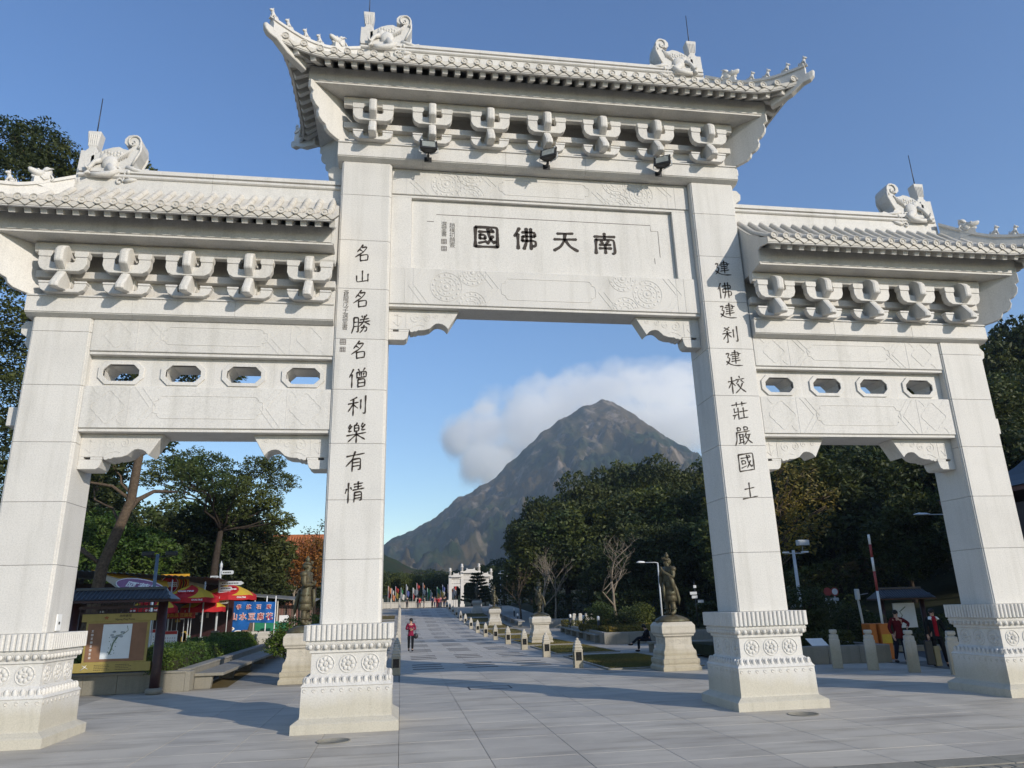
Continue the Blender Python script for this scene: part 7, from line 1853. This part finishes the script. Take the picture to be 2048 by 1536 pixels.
# trees beyond the end of the avenue
GF = "trees beyond the end of the avenue"
far = [(-17,128,10,2),(-12,134,10.5,0),(-8,126,9,2),(-4.5,130,8.8,2),(-1.5,126,8.4,2),(1.5,130,8.6,2),(4.5,128,8.4,1),(7.5,132,9.0,2),(10,128,8.8,0),(13,132,10,2),(16,126,11,1),(20,130,12,0),(-22,130,12,1),(-28,135,14,0),(12.5,108,8.5,2),(15,104,9.5,2),(18,108,10,0),(13.2,116,8.2,2),(-10,118,9,1),(-14,116,10,0),(-18,118,12,0),(-24,116,13,1)]
FARL = ["leftmost of the nearer row","second from the left","third from the left","fourth from the left","fifth from the left","behind the middle flags","right of the middle flags","just left of the white gateway","behind the white gateway","seen through the white gateway","right of the white gateway","farther right of the white gateway","behind the left inner pillar","at the extreme left","just right of the gateway","closest to the far street lamps","right of the far street lamps","between the gateway and the lamps","left of the first flag","farther left of the first flag","well left of the flags","far left beyond the lawn"]
for i, (x, y, zt, k) in enumerate(far): plant(k, x, y, zt, "rounded green tree beyond the far end of the avenue, %s" % FARL[i], GF)
far2 = [(-60+i*13+rng.uniform(-3,3), 235+rng.uniform(-15,25)) for i in range(14)]
for i, (x, y) in enumerate(far2): plant(i % 4, x, y, land_z(x,y)+11+rng.uniform(-1,3), "hazy tree on the low hill beyond the avenue, number %s from the left" % ORD[i], "trees on the low hill in front of the mountain", wid=1.4)
for i, (x, y, zt) in enumerate(((-9.5,62,7.5),(-9,70,8),(-8.6,80,8.6),(-9.6,88,9),(-13,66,8),(-12,92,10),(-26,60,13),(-31,52,14),(-22,62,11),(-19,72,10))): plant(i % 4, x, y, zt, "tree left of the far avenue, behind the left inner pillar, number %s" % ORD[i], "trees left of the far avenue")
# wooded slope between the trees and the mountain (one mass)
def grid_mesh(name, xs, ys, zf, mat, kind='structure'):
    V = np.array([(x, y, zf(x, y)) for y in ys for x in xs]); n = len(xs)
    F = np.array([(j*n+i, j*n+i+1, (j+1)*n+i+1, (j+1)*n+i) for j in range(len(ys)-1) for i in range(n-1)])
    return tag(npmesh(name, V, F, mat, smooth=True), kind=kind)
def hillmat(name, green, brown, rock, sc=1.0):
    mt, nt, b = newmat(name, .95, .05); L = nt.links; g = nd(nt, "ShaderNodeNewGeometry")
    n1 = nd(nt, "ShaderNodeTexNoise", inp={"Scale": .0045*sc, "Detail": 8, "Roughness": .62}); L.new(g.outputs["Position"], n1.inputs["Vector"])
    n2 = nd(nt, "ShaderNodeTexNoise", inp={"Scale": .055*sc, "Detail": 9, "Roughness": .72}); L.new(g.outputs["Position"], n2.inputs["Vector"])
    mp = nd(nt, "ShaderNodeMapping"); mp.inputs["Scale"].default_value = (.020*sc, .020*sc, .006*sc); L.new(g.outputs["Position"], mp.inputs["Vector"])
    n3 = nd(nt, "ShaderNodeTexNoise", inp={"Scale": 1.0, "Detail": 10, "Roughness": .7}); L.new(mp.outputs[0], n3.inputs["Vector"])
    c = mix(nt, ramp(nt, n2.outputs[0], [(.35, tuple(x*.5 for x in green)), (.6, green), (.75, tuple(x*1.5 for x in green))]).outputs[0], ramp(nt, n2.outputs[0], [(.35, tuple(x*.7 for x in brown)), (.7, brown)]).outputs[0], ramp(nt, n1.outputs[0], [(.45,(0,0,0)),(.57,(1,1,1))]).outputs[0])
    rk = nd(nt, "ShaderNodeMath", operation='MULTIPLY'); L.new(ramp(nt, n3.outputs[0], [(.53,(0,0,0)),(.60,(1,1,1))]).outputs[0], rk.inputs[0]); L.new(ramp(nt, n1.outputs[0], [(.44,(0,0,0)),(.56,(1,1,1))]).outputs[0], rk.inputs[1])
    c = mix(nt, c, rock, rk.outputs[0]); L.new(c, b.inputs["Base Color"])
    bp = nd(nt, "ShaderNodeBump", inp={"Strength": .7, "Distance": 7.0/sc}); L.new(n2.outputs[0], bp.inputs["Height"]); L.new(bp.outputs[0], b.inputs["Normal"]); return mt
MH = hillmat("mountain_cover", (.026,.040,.015), (.10,.074,.036), (.20,.16,.12))
SIL = [(-1400,90),(-900,110),(-500,130),(-260,140),(-141,155),(-53,171),(-5,194),(48,216),(89,243),(139,284),(186,312),(256,348),(286,383),(330,421),(386,475),(431,510),(484,541),(556,576),(578,582),(600,580),(622,572),(687,533),(735,493),(783,460),(843,433),(877,407),(1020,345),(1333,285),(1700,270),(2200,200),(3000,120)]
sx_, sz_ = zip(*SIL)
def fbm(x, y, z=0, o=6, H=.9): return noise.fractal(Vector((x, y, z)), H, 2.1, o)
def mz(x, y):
    s = (y-760)/1240.0
    z = float(np.interp(x, sx_, sz_)) + (7*fbm(x*.03, 5, 1, 5) if x > -200 else 0)
    back = 1.0
    if s > 1: back = max(.2, 1-(s-1)*1.2); s = 1
    s = max(0, s)
    # ravines running down the slope
    w = math.sin(PI*min(1, s))
    rav = abs(fbm(x*.0075+.3*fbm(x*.004, y*.004), y*.0022, 3, 5))
    det = fbm(x*.02, y*.02, 9, 6)
    zz = z*(s**1.25)*back
    zz += w*(-150*rav+30*det)*min(1, z/250) + (1-w)*4*det*s*min(1, z/200)*.9
    # brown spur in front
    sp = 110*math.exp(-((x-300-(y-1300)*.35)/150)**2)*math.exp(-((y-1300)/260)**2); sp2 = 70*math.exp(-((x+40-(y-1100)*.2)/190)**2)*math.exp(-((y-1150)/220)**2)
    return zz+sp*.45+sp2*.25
xs = np.concatenate([np.linspace(-1400,-300,20)[:-1], np.linspace(-300,1000,330), np.linspace(1000,2900,40)[1:]]); ys = np.concatenate([np.linspace(760,2000,230), np.linspace(2000,2500,20)[1:]])
grid_mesh("mountain", xs, ys, mz, MH)
MF = hillmat("foothill_cover", (.030,.045,.014), (.06,.045,.02), (.09,.075,.05), 4.0)
def fz(x, y):
    s = max(0, min(1, (y-260)/240)); z = float(np.interp(x, [-400,-100,-38,-16,-5,6,30,120,300,600], [50,44,38,39,33,28,26,30,45,60]))
    return z*s**.8*(1 if y < 520 else max(0, 1-(y-520)/200)) + 2.2*abs(fbm(x*.09, y*.09, 2, 4))*s - 1
grid_mesh("wooded_foothill", np.linspace(-400,600,220), np.linspace(255,720,90), fz, MF)
# ---------------------------------------------------------------- cloud bank caught on the summit
def cloud(name, x0, x1, y0, y1, z0, z1, blobs, dens, scale, seed, col=(1,1,1,1), soft=.55):
    """blobs (x,z,rx,rz) in world metres"""
    b = MB(); b.box(x0,x1,y0,y1,z0,z1); mt = bpy.data.materials.new(name+"_volume"); mt.use_nodes = True; nt = mt.node_tree; nt.nodes.clear(); L = nt.links
    out = nd(nt, "ShaderNodeOutputMaterial"); pv = nd(nt, "ShaderNodeVolumePrincipled", inp={"Anisotropy": .15}); pv.inputs["Color"].default_value = col
    g = nd(nt, "ShaderNodeNewGeometry"); 
    nz = nd(nt, "ShaderNodeTexNoise", inp={"Scale": scale, "Detail": 5.0, "Roughness": .6}); L.new(g.outputs["Position"], nz.inputs["Vector"])
    acc = None; yc = (y0+y1)/2; ry = (y1-y0)/2
    for (x, z, rx, rz) in blobs:
        s = nd(nt, "ShaderNodeVectorMath", operation='SUBTRACT'); s.inputs[1].default_value = (x, yc, z); L.new(g.outputs["Position"], s.inputs[0])
        d = nd(nt, "ShaderNodeVectorMath", operation='DIVIDE'); d.inputs[1].default_value = (rx, ry, rz); L.new(s.outputs[0], d.inputs[0])
        l = nd(nt, "ShaderNodeVectorMath", operation='LENGTH'); L.new(d.outputs[0], l.inputs[0])
        if acc is None: acc = l.outputs["Value"]
        else:
            mn = nd(nt, "ShaderNodeMath", operation='SMOOTH_MIN', inp={2: .35}); L.new(acc, mn.inputs[0]); L.new(l.outputs["Value"], mn.inputs[1]); acc = mn.outputs[0]
    # density = ramp(1 - dist + noise)
    a = nd(nt, "ShaderNodeMath", operation='MULTIPLY_ADD', inp={1: 2.0, 2: -1.0}); L.new(nz.outputs[0], a.inputs[0])
    sb = nd(nt, "ShaderNodeMath", operation='SUBTRACT'); L.new(a.outputs[0], sb.inputs[0]); L.new(acc, sb.inputs[1])
    ad = nd(nt, "ShaderNodeMath", operation='ADD', inp={1: 1.0}); L.new(sb.outputs[0], ad.inputs[0])
    mr = nd(nt, "ShaderNodeMapRange"); mr.interpolation_type = 'SMOOTHSTEP'; mr.inputs[1].default_value = .10; mr.inputs[2].default_value = .10+soft; mr.inputs[3].default_value = 0; mr.inputs[4].default_value = dens; L.new(ad.outputs[0], mr.inputs[0])
    L.new(mr.outputs[0], pv.inputs["Density"]); L.new(pv.outputs[0], out.inputs["Volume"])
    o = b.build(name, mt, kind='stuff'); return o
cloud("cloud", 120, 1500, 2560, 3160, 300, 1030, [(1010,930,140,60),(1190,940,150,60),(700,905,110,60),(215,660,80,90),(300,560,100,100),(360,500,80,60),(240,700,60,70),(330,790,90,60),(520,830,130,85),(700,860,150,85),(860,880,170,85),(1020,860,180,90),(1180,850,170,100),(330,690,120,90),(480,720,160,110),(420,640,130,80),(640,760,260,120),(900,740,280,170),(1150,700,250,180),(540,660,180,90),(380,560,90,60)], .020, .0065, 1, soft=.62)
scene.cycles.volume_step_rate = 3.0; scene.cycles.volume_max_steps = 96
# ---------------------------------------------------------------- air
hz = MB().box(-3040, 3040, -640, 2545, -4, 640); mt = bpy.data.materials.new("air"); mt.use_nodes = True; nt = mt.node_tree; nt.nodes.clear()
out = nt.nodes.new("ShaderNodeOutputMaterial"); pv = nt.nodes.new("ShaderNodeVolumePrincipled"); pv.inputs["Color"].default_value = (.68,.83,1,1); pv.inputs["Density"].default_value = .00016; pv.inputs["Anisotropy"].default_value = .2
nt.links.new(pv.outputs[0], out.inputs["Volume"]); hz.build("haze", mt, kind='stuff')
